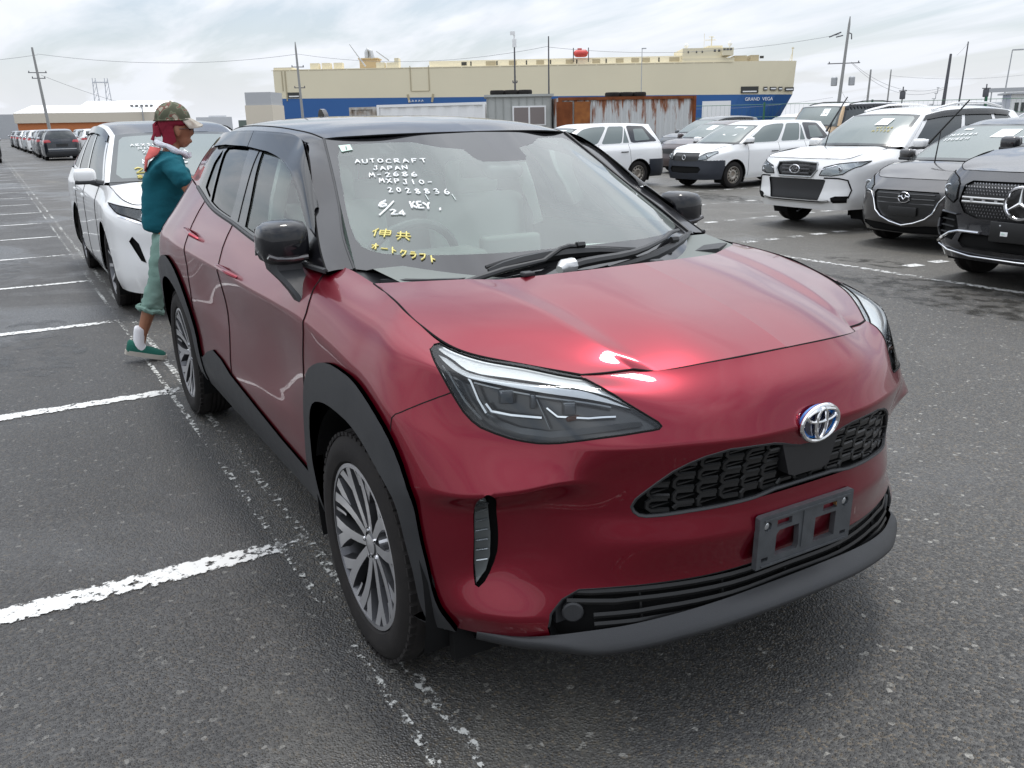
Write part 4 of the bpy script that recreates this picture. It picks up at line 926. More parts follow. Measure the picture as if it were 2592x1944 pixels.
tubes('pivot_cap', wB, [(.006, -.195, 1.066), (-.004, -.175, 1.071), (-.010, -.135, 1.073)], [.012, .023, .023], 10, mat('satin_silver', (.55,.55,.54), .35, .7))
for k_, par_ in ((4, wA), (7, wB)): q_ = (bA[5] if par_ is wA else bB[3]); tubes('wiper_clip', par_, [(q_[0]+.006, q_[1]-.012, q_[2]+.016), (q_[0]+.006, q_[1]+.016, q_[2]+.016)], .011, 6)
for y in (-.33, .10):
    b = MB(); b.rbox((.10-.5*y*y, y, 1.074), (.03, .035, .012), .004); b.build('washer_nozzle', M_BLKP, HERO)
# ------------------------------------------------------------------ interior
ins = emp('cabin_interior'); ins.parent = HERO
def seat(x, y, m1):
    b = MB(); b.rbox((x, y, .60), (.50, .50, .16), .05); b.rbox((x-.28, y, .90), (.15, .50, .56), .06, ry=R_(-14)); b.rbox((x-.37, y, 1.24), (.10, .26, .17), .045, ry=R_(-10))
    b.tube([(x-.355, y-.06, 1.08), (x-.365, y-.06, 1.20)], .008, 6); b.tube([(x-.355, y+.06, 1.08), (x-.365, y+.06, 1.20)], .008, 6); return b.build('seat', m1, ins)
seat(-1.22, -.36, M_INT); seat(-1.22, .36, M_INT)
b = MB(); b.rbox((-2.10, 0, .62), (.50, 1.25, .16), .05); b.rbox((-2.38, 0, .92), (.15, 1.25, .58), .05, ry=R_(-16)); b.build('rear_bench', M_INT, ins)
for y in (-.38, 0, .38):
    b = MB(); b.rbox((-2.46, y, 1.26), (.09, .24, .14), .04); b.build('headrest', M_INT, ins)
b = MB(); b.add([(.02,-.62,1.035),(.02,.62,1.035),(-.30,.66,1.075),(-.30,-.66,1.075),(-.56,.66,1.02),(-.56,-.66,1.02),(-.60,.66,.62),(-.60,-.66,.62)], [(0,1,2,3),(3,2,4,5),(5,4,6,7)]); b.rbox((-.50, -.36, 1.055), (.16, .34, .05), .03); b.rbox((-.58, -.02, 1.02), (.05, .24, .16), .015)
b.build('dashboard', mat('dashboard_grey', (.15, .165, .155), .7), ins)
b = MB(); cs = [(-.72+.06*math.cos(a)*-.45*2*.5, -.36+.185*math.sin(a), .985+.175*math.cos(a)) for a in np.linspace(0, 2*math.pi, 28, endpoint=False)]
b.tube([(-.72+ (z-.985)*.45, y, z) for x, y, z in cs], .016, 8, closed=True); b.rbox((-.70, -.36, .985), (.05, .16, .10), .03); b.box((-.715, -.36, .985), (.02, .34, .03)); b.build('steering_wheel', mat('wheel_trim', (.11, .115, .115), .55), ins)
b = MB(); b.rbox((-1.35, 0, .40), (2.9, 1.36, .06), .02); b.rbox((-.95, 0, .58), (.7, .20, .30), .04)
for s_ in (-1, 1): b.rbox((-1.35, s_*.72, .76), (2.0, .05, .56), .02)
b.build('floor_and_trim', M_INTD, ins)
for s_ in (-1, 1):
    b = MB(); b.tube([(-1.45, s_*.64, 1.02), (-1.47, s_*.60, 1.20), (-1.49, s_*.52, 1.42)], .035, 8, flat=.5); b.build('pillar_trim', M_INTL, ins)
    b = MB(); b.tube([(-1.47, s_*.60, 1.18), (-1.40, s_*.57, .90), (-1.32, s_*.55, .68)], .022, 6, flat=.1); b.build('seat_belt', M_INTD, ins)
HDL = [[(x-.02, y*.97, z-.035) for x, y, z in row] for row in ROOF]
HG = Grid(HDL, None); HSS = Sheet(HG, su=.12, sv=.08); HSS.emit('headliner', np.ones(len(HSS.t), bool), M_INTL, ins, join=True, skirt=0)
b = MB(); b.rbox((-.70, 0, 1.345), (.16, .15, .05), .02, ry=R_(28)); b.build('sensor_housing', mat('sensor_grey', (.10, .10, .105), .6), ins)
b = MB(); b.rbox((-.78, .0, 1.325), (.03, .22, .065), .015); b.build('interior_mirror', M_INTD, ins)
b = MB(); P4 = [(-.27, .02, 1.092), (-.14, -.08, 1.077), (-.10, .16, 1.074), (-.22, .27, 1.088)]
b.add(P4+[(x, y, z-.002) for x, y, z in P4], [(0, 1, 2, 3), (7, 6, 5, 4), (0, 1, 5, 4), (1, 2, 6, 5), (2, 3, 7, 6), (3, 0, 4, 7)])
tag(b.build('paper_sheet', M_PAPER, None), 'white sheet of paper lying on the dashboard of the red crossover', 'paper')
# ------------------------------------------------------------------ handwriting on glass: stroke letters
SF = {'A': [[(0,0),(.5,1),(1,0)],[(.2,.4),(.8,.4)]],'U':[[(0,1),(.05,.1),(.5,0),(.9,.15),(1,1)]],'T':[[(0,1),(1,1)],[(.5,1),(.5,0)]],'O':[[(.5,1),(.05,.7),(.1,.15),(.5,0),(.95,.2),(.9,.8),(.5,1)]],
'C':[[(.95,.85),(.5,1),(.05,.6),(.1,.15),(.5,0),(.95,.1)]],'R':[[(.05,0),(.1,1),(.8,.95),(.85,.6),(.15,.5),(.95,0)]],'F':[[(.1,0),(.15,1),(1,1)],[(.15,.55),(.8,.55)]],'J':[[(.4,1),(1,1)],[(.75,1),(.7,.1),(.3,0),(.05,.25)]],
'P':[[(.1,0),(.15,1),(.85,.95),(.9,.55),(.15,.45)]],'N':[[(.05,0),(.1,1),(.85,.05),(.95,1)]],'M':[[(0,0),(.15,1),(.5,.35),(.85,1),(1,0)]],'-':[[(.1,.45),(.8,.45)]],'2':[[(.05,.8),(.45,1),(.9,.75),(.1,0),(1,.05)]],
'6':[[(.75,1),(.2,.6),(.1,.15),(.5,0),(.9,.2),(.75,.5),(.15,.35)]],'8':[[(.5,.55),(.1,.8),(.5,1),(.9,.8),(.5,.55),(.05,.2),(.5,0),(.95,.2),(.5,.55)]],'X':[[(0,0),(1,1)],[(0,1),(1,0)]],'1':[[(.5,1),(.45,0)]],'0':[[(.5,.9),(.15,.6),(.2,.15),(.55,0),(.9,.3),(.8,.75),(.5,.9)]],
'3':[[(.1,.9),(.6,1),(.85,.75),(.4,.55),(.9,.3),(.55,0),(.05,.1)]],'K':[[(.1,1),(.05,0)],[(.9,1),(.15,.5),(.95,0)]],'E':[[(.95,1),(.1,1),(.05,0),(.95,0)],[(.1,.5),(.8,.5)]],'Y':[[(0,1),(.5,.5),(1,1)],[(.5,.5),(.4,0)]],'/':[[(0,0),(1,1.2)]],'4':[[(.7,0),(.75,1),(.05,.3),(1,.3)]],',':[[(.5,.3),(.35,-.1)]],' ':[],'I':[[(.5,1),(.5,0)]],
'Sh':[[(.30,1),(.02,.55)],[(.18,.72),(.18,0)],[(.42,.78),(.98,.78),(.98,.30),(.42,.30),(.42,.78)],[(.42,.54),(.98,.54)],[(.70,1),(.70,-.02)]],   # 伸
'Kyo':[[(.30,1),(.30,.45)],[(.70,1),(.70,.45)],[(.08,.78),(.92,.78)],[(0,.45),(1,.45)],[(.32,.32),(.10,0)],[(.66,.32),(.90,0)]],   # 共
'o':[[(.05,.70),(.95,.70)],[(.60,1),(.60,.05),(.45,.10)],[(.58,.68),(.08,.15)]],'bar':[[(.05,.5),(.95,.5)]],'to':[[(.35,1),(.35,0)],[(.38,.62),(.80,.40)]],'ku':[[(.35,1),(.08,.5)],[(.32,.85),(.88,.85),(.62,.3),(.25,0)]],
'ra':[[(.2,.98),(.82,.98)],[(.1,.68),(.88,.68),(.70,.25),(.30,0)]],'fu':[[(.1,.9),(.88,.9),(.70,.35),(.25,0)]]}
def write(seq, u0, v0, u1, v1, h, wfac, r, m_, g=WN, side=-1, name='handwriting', off=.003, parent=HERO, slant=.15):
    rnd = random.Random(len(seq)*7+int(v0*100)); b = MB(); n = len(seq)
    for i, ch in enumerate(seq):
        t0 = i/n; uu = u0+(u1-u0)*t0; vv = v0+(v1-v0)*t0; wd = abs(u1-u0)/n*wfac; jy = rnd.uniform(-.004, .004)
        for st in SF.get(ch, []):
            pts = []
            L = densify(st, .2, False) if len(st) > 1 else st
            for a, c_ in L:
                U_ = uu+math.copysign(1, u1-u0)*wd*(a+slant*(c_-.5)); V_ = vv+jy+c_*h
                p = g.ev([U_], [V_])[0]; n_ = g.nrm([U_], [V_])[0]; n_ = n_ if (n_[0]+n_[2]) > 0 else -n_
                pts.append(Vector((p[0]+n_[0]*off, side*(p[1]+n_[1]*off), p[2]+n_[2]*off)))
            if len(pts) > 1: b.tube(pts, r, 5, flat=1.0)
    return b.build(name, m_, parent)
write(list('AUTOCRAFT'), .578,.700,.285,.672,.026,.66,.0023,M_MARKW)
write(list('JAPAN'), .515,.645,.372,.632,.026,.72,.0022,M_MARKW)
write(list('M-2686'), .545,.600,.352,.586,.028,.68,.0023,M_MARKW)
write(list('MXPJ10-'), .515,.553,.318,.530,.028,.66,.0023,M_MARKW)
write(list('2028836'), .500,.494,.285,.465,.030,.55,.0024,M_MARKW)
write(list('6'), .555,.400,.515,.396,.040,.75,.0040,M_MARKW,slant=.5); write(list('/'), .565,.345,.500,.400,.075,.9,.0036,M_MARKW); write(['2'], .530,.350,.505,.347,.030,.9,.0034,M_MARKW); write(['4'], .505,.347,.480,.344,.030,.9,.0034,M_MARKW)
write(list('KEY'), .450,.392,.385,.382,.038,.85,.0036,M_MARKW); write([','], .372,.380,.350,.380,.03,.8,.0034,M_MARKW)
write(['Sh'], .612,.212,.555,.205,.050,.95,.0026,M_MARKY,slant=.3); write(['Kyo'], .545,.195,.500,.190,.050,.95,.0026,M_MARKY,slant=.3)
write(['o','bar','to','ku','ra','fu','to'], .628,.128,.462,.068,.036,.82,.0026,M_MARKY,slant=.35)
def patch(us, vs, name, m_, off=.004):
    V = []
    for u_, v_ in zip(us, vs):
        p = WN.ev([u_], [v_])[0]; n_ = WN.nrm([u_], [v_])[0]; n_ = n_ if n_[0] > 0 else -n_; V.append((p[0]+n_[0]*off, -(p[1]+n_[1]*off), p[2]+n_[2]*off))
    b = MB(); b.add(V, [tuple(range(len(V)))]); return b.build(name, m_, HERO)
patch([.626,.566,.564,.621], [.835,.838,.797,.787], 'inspection_sticker', mat('sticker_green', (.55, .72, .62), .6))
write(['1'], .600,.802,.580,.802,.022,.9,.0015, mat('sticker_ink', (.08, .10, .10), .7), off=.006)
for v0 in (.545,):
    for k, u in enumerate((.385, .30)): write(['1'], u, .44-.005*k, u-.02, .44, .035, .4, .0016, mat('smudge', (.55, .60, .58), .8))
# ------------------------------------------------------------------ wheels, arches, underside
for (x, rear) in ((-.01, 0), (-2.62, 1)):
    for side in (-1, 1):
        wl = emp('wheel'); wl.parent = HERO
        wheel_parts(wl, .338, .238, .215, side, 'five', y0=side*.872, x0=x)
        b = MB(); b.lathe([(-side*.13, .15), (-side*.14, .02)], 'y', 28, (x, side*.872, .338)); b.build('brake_disc', mat('brake_steel', (.25, .24, .23), .4, .8), wl)
        # liner
        V = []; F = []; n = 22
        for k in range(n+1):
            a = -.35+(math.pi+.7)*k/n; rr = .415
            for y, q in ((.50, 1.0), (.855, 1.0)): V.append((x+rr*math.cos(a), side*y, .345+rr*.97*math.sin(a)))
        F = [(2*k, 2*k+1, 2*k+3, 2*k+2) for k in range(n)]
        b = MB(); b.add(V, F); b.box((x, side*.49, .50), (.86, .03, .60)); b.build('wheel_arch_liner', M_DARK, HERO)
ub = MB(); ub.box((-1.31, 0, .31), (1.75, 1.50, .14)); ub.box((.42, 0, .34), (.34, 1.05, .20)); ub.box((-2.62, 0, .42), (.9, .95, .3)); ub.box((-.0, 0, .42), (.9, .95, .3)); ub.box((-3.1, 0, .42), (.3, 1.2, .2))
ub.box((.41, -.66, .235), (.03, .26, .09)); ub.box((.41, .66, .235), (.03, .26, .09))
ub.build('underbody', M_DARK, HERO)
ub = MB(); ub.box((.12, 0, .70), (.62, 1.0, .42)); ub.build("engine_cover", M_DARK, HERO); ub = MB(); ub.box((-.42, 0, .72), (.04, 1.35, .55)); ub.build("bulkhead", M_DARK, HERO)
# ------------------------------------------------------------------ builder for the other cars
def coons(F, G, C, Rr):
    """F,Rr: front/rear edge centre->side (n,3); C,G: centre/side line front->rear (m,3) -> table [m][n]"""
    m, n = len(C), len(F); out = []
    for i in range(m):
        t = i/(m-1); row = []
        for j in range(n):
            s = j/(n-1)
            row.append((1-t)*F[j]+t*Rr[j]+(1-s)*C[i]+s*G[i]-((1-s)*(1-t)*F[0]+s*(1-t)*F[-1]+(1-s)*t*Rr[0]+s*t*Rr[-1]))
        out.append(row)
    return out
def lerp_list(tab, x):
    xs = [a for a, b in tab]; ys = [b for a, b in tab]; return float(np.interp(x, xs, ys))
def round_poly(P, f=.10):
    o = []; n = len(P)
    for i in range(n):
        a, b, c = np.array(P[i-1]), np.array(P[i]), np.array(P[(i+1) % n])
        o += [tuple(b+(a-b)*f), tuple(b+(a-b)*f*.3+(c-b)*f*.3), tuple(b+(c-b)*f)]
    return o
def make_car(sp, loc, heading, label, cat='car', group=None, lod=0):
    g0 = sp.get; k = .955*g0('k', 1.0)
    L, W, H, wb, fo = [g0(q)*k for q in ('L', 'W', 'H', 'wb', 'fo')]
    W2 = W/2; xr = -(L-fo); gc = g0('gc', .22)*k
    zf, zc, xc = g0('zf')*k, g0('zc')*k, g0('xc')*k
    zb1, zb2 = g0('zb1')*k, g0('zb2')*k
    xh, zh = g0('xh')*k, g0('zh')*k
    wr = g0('wr', .62)*k; xt, zt = g0('xt')*k, g0('zt')*k       # roof rear end
    xg, zg = g0('xg')*k, g0('zg')*k                            # foot of the rear screen
    nose = g0('nose', (.05, .01, .0, .015, .04, .17)); sq = g0('sq', 1.0)
    root = emp(g0('kind', 'parked_car'), loc, heading, label, cat, group)
    paint = g0('paint'); low = g0('low', paint); roofm = g0('roofm', paint); pil = g0('pil', paint); R = g0('R', .33)*k; glassf = g0('glass', M_TINTL); glasss = g0('glasss', M_TINT)
    front = [(0, 0), (.008, .28), (.035, .52), (.085, .70), (.165, .84), (.29, .935), (.48, .985)]
    cols = []
    for dx, fy in front: cols.append((fo-dx*k*sq, fy*W2, 'f', dx))
    for x in (0, -.40*k, -.8*k, -wb*.5, -wb+.45*k, -wb): cols.append((x, W2, 's', 0))
    rear = [(.42, .985), (.25, .93), (.12, .80), (.05, .60), (.015, .32), (0, 0)]
    for dx, fy in rear: cols.append((xr+dx*k, fy*W2, 'r', dx))
    zr_f = [gc-.01, gc+.10*k, .42*k, .56*k, zf-.13*k, zf]
    zr_s = lambda zb: [gc, gc+.10*k, .48*k, .66*k, zb-.14*k, zb]
    ins_s = [.045, .012, 0, 0, .012, g0('tum', .075)]
    ins_r = g0('rnose', [.06, .015, 0, .02, .05, .10])
    T = []
    for i, (x, y, kd, dx) in enumerate(cols):
        xe = x
        if x > xc: zb = zf+(zc-.015-zf)*min(1, max(0, (fo-.17*k-x)/(fo-.17*k-xc)))**.75
        else: zb = zb1+(zb2-zb1)*min(1, max(0, (xc-x)/(xc-xg)))
        if kd == 'f': 
            wgt = min(1, dx/.48); wgt = wgt*wgt*(3-2*wgt)
            zs = [a*(1-wgt)+b*wgt for a, b in zip(zr_f, zr_s(zb))]; zs[5] = zb; zs[4] = zb-.13*k
            inx = [a*k*(1-wgt*.85) for a in nose]; iny = [b*k*wgt+a*k*.25*math.sin(math.pi*wgt) for a, b in zip(nose, ins_s)]
            iny[5] = (.055+.06*wgt)*k*min(1, dx/.165)
            T.append([(x-inx[j], max(0, y-iny[j]), zs[j]) for j in range(6)])
        elif kd == 's':
            zs = zr_s(zb); it = list(ins_s)
            if x > xc: it[5] = .115
            T.append([(x, y-it[j]*k, zs[j]) for j in range(6)])
        else:
            wgt = 1-min(1, dx/.42); zs = zr_s(zb)
            T.append([(x+ins_r[j]*k*wgt, max(0, y-ins_s[j]*k*(1-wgt)-(.03*k*wgt if y > 0 else 0)*(j == 5)), zs[j]) for j in range(6)])
    cw = np.zeros((len(T), 6)); cw[:, 4] = g0('crease', .5); cw[:7, 2] = .3
    G = Grid(T, cw, True)
    fine = (.03, .022) if lod == 0 else ((.07, .05) if lod == 1 else (.14, .09))
    dus, dvs, DG = G.dense(.03, .015); UU, VV = np.meshgrid(dus, dvs, indexing='ij'); PP = DG.reshape(-1, 3); UU = UU.ravel(); VV = VV.ravel()
    uax = G.ut[7]; ure = G.ut[12]
    def refine(u, v, ax, ty, tz):
        for _ in range(4):
            p = G.ev([u, u+.004, u], [v, v, v+.004]); e = np.array([ty-p[0][ax], tz-p[0][2]])
            J = np.array([[p[1][ax]-p[0][ax], p[2][ax]-p[0][ax]], [p[1][2]-p[0][2], p[2][2]-p[0][2]]])/.004
            dt = np.linalg.det(J)
            if abs(dt) < .05: break
            du, dv = np.linalg.solve(J, e); u += max(-.03, min(.03, du)); v += max(-.02, min(.02, dv))
        return (float(u), float(v))
    def front_uv(y, z):
        y = max(y, 0); m_ = (UU < uax); d = (PP[:, 1]-y)**2+(PP[:, 2]-z)**2+np.where(m_, 0, 9); i = int(np.argmin(d))
        if PP[i, 1] > W2*.93: return (float(UU[i]), float(VV[i]))
        return refine(float(UU[i]), float(VV[i]), 1, y, z)
    def rear_uv(y, z):
        m_ = (UU > ure+.1); d = (PP[:, 1]-y)**2+(PP[:, 2]-z)**2+np.where(m_, 0, 9); i = int(np.argmin(d)); return (float(UU[i]), float(VV[i]))
    def side_uv(x, z):
        d = (PP[:, 0]-x)**2+(PP[:, 2]-z)**2+np.where((PP[:, 1] > W2*.8), 0, 9); i = int(np.argmin(d)); return refine(float(UU[i]), float(VV[i]), 0, x, z)
    loops = []; feats = []
    # wheel openings
    arches = []
    for wx in (0, -wb):
        ra = R+g0('gap', .055)*k; P = []
        for q in range(21):
            a = -.55+(math.pi+1.1)*q/20; z = R+ra*math.sin(a); P.append(side_uv(wx+ra*math.cos(a), max(z, gc+.002)) if z > gc+.01 else (side_uv(wx+ra*math.cos(a), gc)[0], -.02))
        P = [p for i, p in enumerate(P) if i == 0 or abs(p[0]-P[i-1][0])+abs(p[1]-P[i-1][1]) > 1e-4]
        arches.append(P)
    loops += arches
    for ft in g0('front', []):
        pl = [(a*k, b*k) for a, b in ft['p']]; uvp = [front_uv(a, b) for a, b in densify(pl, .03)]
        if ft.get('top'): uvp = [(a, b+.03) if b > G.vt[-1]-.012 else (a, b) for a, b in uvp]
        uvp = [p for i, p in enumerate(uvp) if i == 0 or p != uvp[i-1]]; uvp = [(a if a > .012 else -.01, b) for a, b in uvp]; feats.append((ft, uvp)); loops.append(uvp)
    for ft in g0('rearf', []):
        uvp = [(side_uv if ft.get('side') else rear_uv)(a*k, b*k) for a, b in densify(ft['p'], .05)]; uvp = [p for i, p in enumerate(uvp) if i == 0 or p != uvp[i-1]]
        uvp = [(a if a < G.ut[-1]-.015 else G.ut[-1]+.01, b) for a, b in uvp]; feats.append((ft, uvp)); loops.append(uvp)
    SHc = Sheet(G, loops, su=fine[0], sv=fine[1])
    SHc.N = SHc.N*np.where(((SHc.P-np.array([(fo+xr)/2, 0, H*.4]))*SHc.N).sum(1).mean() < 0, -1, 1)
    hole = SHc.m(arches[0]) | SHc.m(arches[1]); used = hole.copy()
    for ft, uvp in feats:
        fm = SHc.m(uvp) & ~used; used |= fm
        if not fm.any(): continue
        of = ft.get('off', .004)
        SHc.emit(ft['n'], fm, ft['m'], root, join=ft.get('join', False), off=of, skirt=(.015 if of >= 0 else of*1.0-.004))
        if ft.get('lens'):
            SHc.emit('lens', fm, M_CLEAR, root, off=.008, skirt=0)
            for s_ in (-1, 1):
                P_, n_ = on_grid(G, [p for p in uvp+uvp[:1]], s_, .006, .04); b = MB(); b.tube(P_, .006*k, 5); b.build('lamp_seal', M_DARK, root)
                um_ = np.mean([p[0] for p in uvp]); vm__ = np.mean([p[1] for p in uvp]); us_ = np.ptp([p[0] for p in uvp]); pc = G.ev([um_], [vm__])[0]
                b = MB(); b.lathe([(-.004, .045*k), (.014, .045*k), (.018, .036*k), (.012, .026*k), (.016, .012*k), (.018, .0005)], 'x', 18, (pc[0]-.012*k, s_*pc[1], pc[2]-.005), mis=[0, 0, 0, 1, 1]); b.build('projector', [M_REFL, mat('projector_dark', (.05, .055, .06), .05, 0, 1)], root)
    body = ~used
    if low is not paint:
        zl = g0('zl', .62)*k; xl = g0('xl', .42)*k; zmid = SHc.P[SHc.t].mean(1)
        lowm = body & (zmid[:, 2] < zl) & ((zmid[:, 0] > xl+ (zl-zmid[:, 2])*.0) | (zmid[:, 0] < -wb-.30*k))
        fr_ = zmid[:, 0] > 0; SHc.emit('front_lower_bumper', lowm & fr_, low, root, join=True, off=.006); SHc.emit('rear_lower_bumper', lowm & ~fr_, low, root, join=True, off=.006); body &= ~lowm
    SHc.emit('body', body, paint, root, join=True)
    # bonnet
    top = [np.array(r[5]) for r in T]
    kc = 3; Fe = np.array([top[0], (top[0]+top[1])/2+np.array([0.002, 0, .001]), top[1], top[2], top[3]])
    ci = [i for i in range(len(cols)) if i >= 3 and cols[i][0] >= xc-.12*k]; Ge = [top[i] for i in ci]
    wsb = [np.array([xc, 0, zc+.012*k]), np.array([xc-.015*k, .30*W2, zc+.010*k]), np.array([xc-.10*k, .60*W2, zc+.003*k]), np.array([xc-.24*k, (1-.16)*W2, zc-.004])]
    rearE = [np.array([xc+.07*k, 0, zc+.0]), np.array([xc+.055*k, .2*W2, zc]), np.array([xc+.03*k, .42*W2, zc]), np.array([xc-.03*k, .62*W2, zc-.003]), Ge[-1]]
    m_ = len(Ge); crown = g0('crown', .045)*k
    Ce = [Fe[0]+(rearE[0]-Fe[0])*(i/(m_-1))**.95+np.array([0, 0, crown*.5*math.sin(math.pi*min(1, i/(m_-1)*.9+.02))]) for i in range(m_)]; Ce[0] = Fe[0]; Ce[-1] = rearE[0]
    tb = coons(Fe, Ge, Ce, rearE); 
    HGc = Grid(tb); hs = Sheet(HGc, su=fine[0]*1.6, sv=fine[1]*2); hs.emit('bonnet', np.ones(len(hs.t), bool), g0('hoodm', paint), root, join=True, skirt=.015)
    if lod < 2:
        seam(HGc, [(0, 0), (0, HGc.vt[-1])], (-1, 1), .004*k, 'panel_gap', M_DARK, root); seam(HGc, [(0, HGc.vt[-1]), (HGc.ut[-1], HGc.vt[-1])], (-1, 1), .004*k, 'panel_gap', M_DARK, root)
    # cowl strip
    cwt = [[rearE[j2]+np.array([.02, 0, -.012]), (rearE[j2]+wsb[j1])/2-np.array([0, 0, .015]), wsb[j1]+np.array([-.02, 0, .0])] for j1, j2 in ((0, 0), (1, 1), (2, 3), (3, 4))]
    cg = Grid(cwt); cs_ = Sheet(cg, su=.2, sv=.1); cs_.emit('cowl', np.ones(len(cs_.t), bool), M_BLKP, root, join=True, skirt=0)
    # greenhouse
    yr_ = wr
    wst = [np.array([xh, 0, zh]), np.array([xh-.012*k, .33*yr_, zh-.002]), np.array([xh-.05*k, .68*yr_, zh-.008*k]), np.array([xh-.13*k, .93*yr_, zh-.022*k])]
    wsm = [(a+b)/2+np.array([.035*k, 0, .03*k])*(1-.5*j/3) for j, (a, b) in enumerate(zip(wsb, wst))]
    WG = Grid([[a, b, c] for a, b, c in zip(wsb, wsm, wst)]); um_, vm_ = WG.ut[-1], WG.vt[-1]
    fr = [(-.01, vm_*.06), (um_*.86, vm_*.06), (um_*.93, vm_*.14), (um_*.92, vm_*.86), (um_*.86, vm_*.93), (-.01, vm_*.93)]
    wsS = Sheet(WG, [fr], su=.06, sv=.05); mf = wsS.m(fr)
    wsS.emit('windscreen', mf, glassf, root, join=True, skirt=0); wsS.emit('windscreen_border', ~mf, g0('border', M_TINT), root, join=True, skirt=.006)
    # side: belt and roof edge
    nb = 7; bt = []; rt = []
    xa = xc-.30*k
    for i in range(nb):
        s = i/(nb-1); xb_ = xa+(xg+.10*k-xa)*s; zb = zb1+(zb2-zb1)*min(1, max(0, (xc-xb_)/(xc-xg)))
        dr = max(0, (s-.8)/.2); bt.append(np.array([xb_, W2-(g0('tum', .075))*k-.03*k*dr*dr-(.03*k if i == 0 else 0), zb+.002]))
        x0_ = xh-.17*k; xt_ = x0_+(xt+.16*k-x0_)*s
        zr_ = lerp_list([(a*k, b*k) for a, b in sorted(g0('roof'))], xt_)-.055*k
        rt.append(np.array([xt_, yr_*(1-.06*dr), zr_]))
    rt[0][2] = zh-.030*k
    SGt = [[bt[i], bt[i]*.66+rt[i]*.34+np.array([0, .014*k, 0]), bt[i]*.33+rt[i]*.67+np.array([0, .016*k, 0]), rt[i]] for i in range(nb)]
    SGc = Grid(SGt); su_, sv_ = SGc.ut[-1], SGc.vt[-1]; wl = []
    for wq in g0('win'):
        wl.append([(a*su_, b*sv_) for a, b in round_poly(wq)])
    ss = Sheet(SGc, wl, su=fine[0]*2, sv=fine[1]*1.5); allw = np.zeros(len(ss.t), bool)
    for i, q in enumerate(wl):
        mm = ss.m(q) & ~allw; allw |= mm; ss.emit('side_window' if not g0('winm') or i < 4 else 'pillar_panel', mm, (g0('winm') or [None]*9)[i] or glasss, root, off=-.004, skirt=0)
    ss.emit('window_frame', ~allw, pil, root, skirt=.012)
    if lod < 2 and g0('visor', True):
        mv = ss.m([(su_*.0, sv_*.84), (su_*.86, sv_*.84), (su_*.90, sv_*1.01), (0, sv_*1.01)]); ss.emit('wind_visor', mv, M_VISOR, root, off=.014, skirt=.01)
    ap = Grid([[np.array(bt[0]), (bt[0]+wsb[3])/2+np.array([.01, .012, .012])*k, wsb[3]], [(bt[0]+rt[0])/2+np.array([0, .014*k, 0]), ((bt[0]+rt[0])/2+wsm[3])/2+np.array([.01, .018, .014])*k, wsm[3]], [rt[0], (rt[0]+wst[3])/2+np.array([0, .006, .008])*k, wst[3]]])
    aps = Sheet(ap, su=.08, sv=.03); aps.emit('windscreen_pillar', np.ones(len(aps.t), bool), g0('apil', pil), root)
    # roof
    RT = []
    prof = sorted([(a*k, b*k) for a, b in g0('roof')])
    for i in range(nb):
        s = i/(nb-1); xe, ye, ze = rt[i]
        xcn = xh+(xt-xh)*s; zcn = lerp_list(prof, xcn) if i else zh
        row = [np.array([xcn, 0, zcn]), np.array([xcn*.97+xe*.03, ye*.4, zcn-.004*k]), np.array([xcn*.6+xe*.4, ye*.75, zcn*.80+ze*.20]), np.array([xcn*.2+xe*.8, ye*.93, zcn*.42+ze*.58]), rt[i]]
        if i == 0: row[3] = wst[3]; row[2] = wst[2]*.9+np.array([0, 0, zh*.1]); row[2][0] = wst[2][0]
        RT.append(row)
    RGc = Grid(RT); rs = Sheet(RGc, su=fine[0]*3, sv=fine[1]*2); edge = rs.c[:, 1] > RGc.vt[3] if roofm is not pil else np.zeros(len(rs.t), bool)
    rs.emit('roof', ~edge, roofm, root, join=True); 
    if edge.any(): rs.emit('roof_side', edge, pil, root)
    # back
    ki = [i for i in range(len(cols)) if cols[i][2] == 'r']
    bb = [top[-1], top[-2], top[-3], top[-4]]; b3 = bt[-1]
    bb = [np.array([xg-.0, 0, zg]), np.array([xg+.01, .35*W2, zg]), np.array([xg+.03*k, .66*W2, zg]), b3]
    tt_ = [RT[-1][0], RT[-1][1]*.5+RT[-1][2]*.5, RT[-1][3], RT[-1][4]]
    BG_ = Grid([[a, (a+b)/2+np.array([-.03*k, 0, .01]), b] for a, b in zip(bb, tt_)]); bu, bv = BG_.ut[-1], BG_.vt[-1]
    rw = [(-.01, bv*.08), (bu*.80, bv*.10), (bu*.78, bv*.86), (-.01, bv*.86)]
    bs = Sheet(BG_, [rw], su=.1, sv=.05); mr_ = bs.m(rw); bs.emit('rear_window', mr_, M_TINT, root, join=True, skirt=0); bs.emit('tailgate_frame', ~mr_, pil if g0('backpaint') is None else g0('backpaint'), root, join=True)
    # deck between the foot of the rear screen and the tail
    re = [top[i] for i in ki]; 
    dk = [[b3, b3*.5+re[0]*.5, re[1]]]
    dkt = [[bb[3], bb[3]*.6+re[1]*.4, re[1]], [bb[2], bb[2]*.5+re[2]*.5, re[2]], [bb[1], bb[1]*.5+re[4]*.5, re[4]], [bb[0], bb[0]*.5+re[5]*.5, re[5]]]
    dg = Grid(dkt[::-1]); ds_ = Sheet(dg, su=.15, sv=.1); ds_.emit('tailgate', np.ones(len(ds_.t), bool), paint, root, join=True)
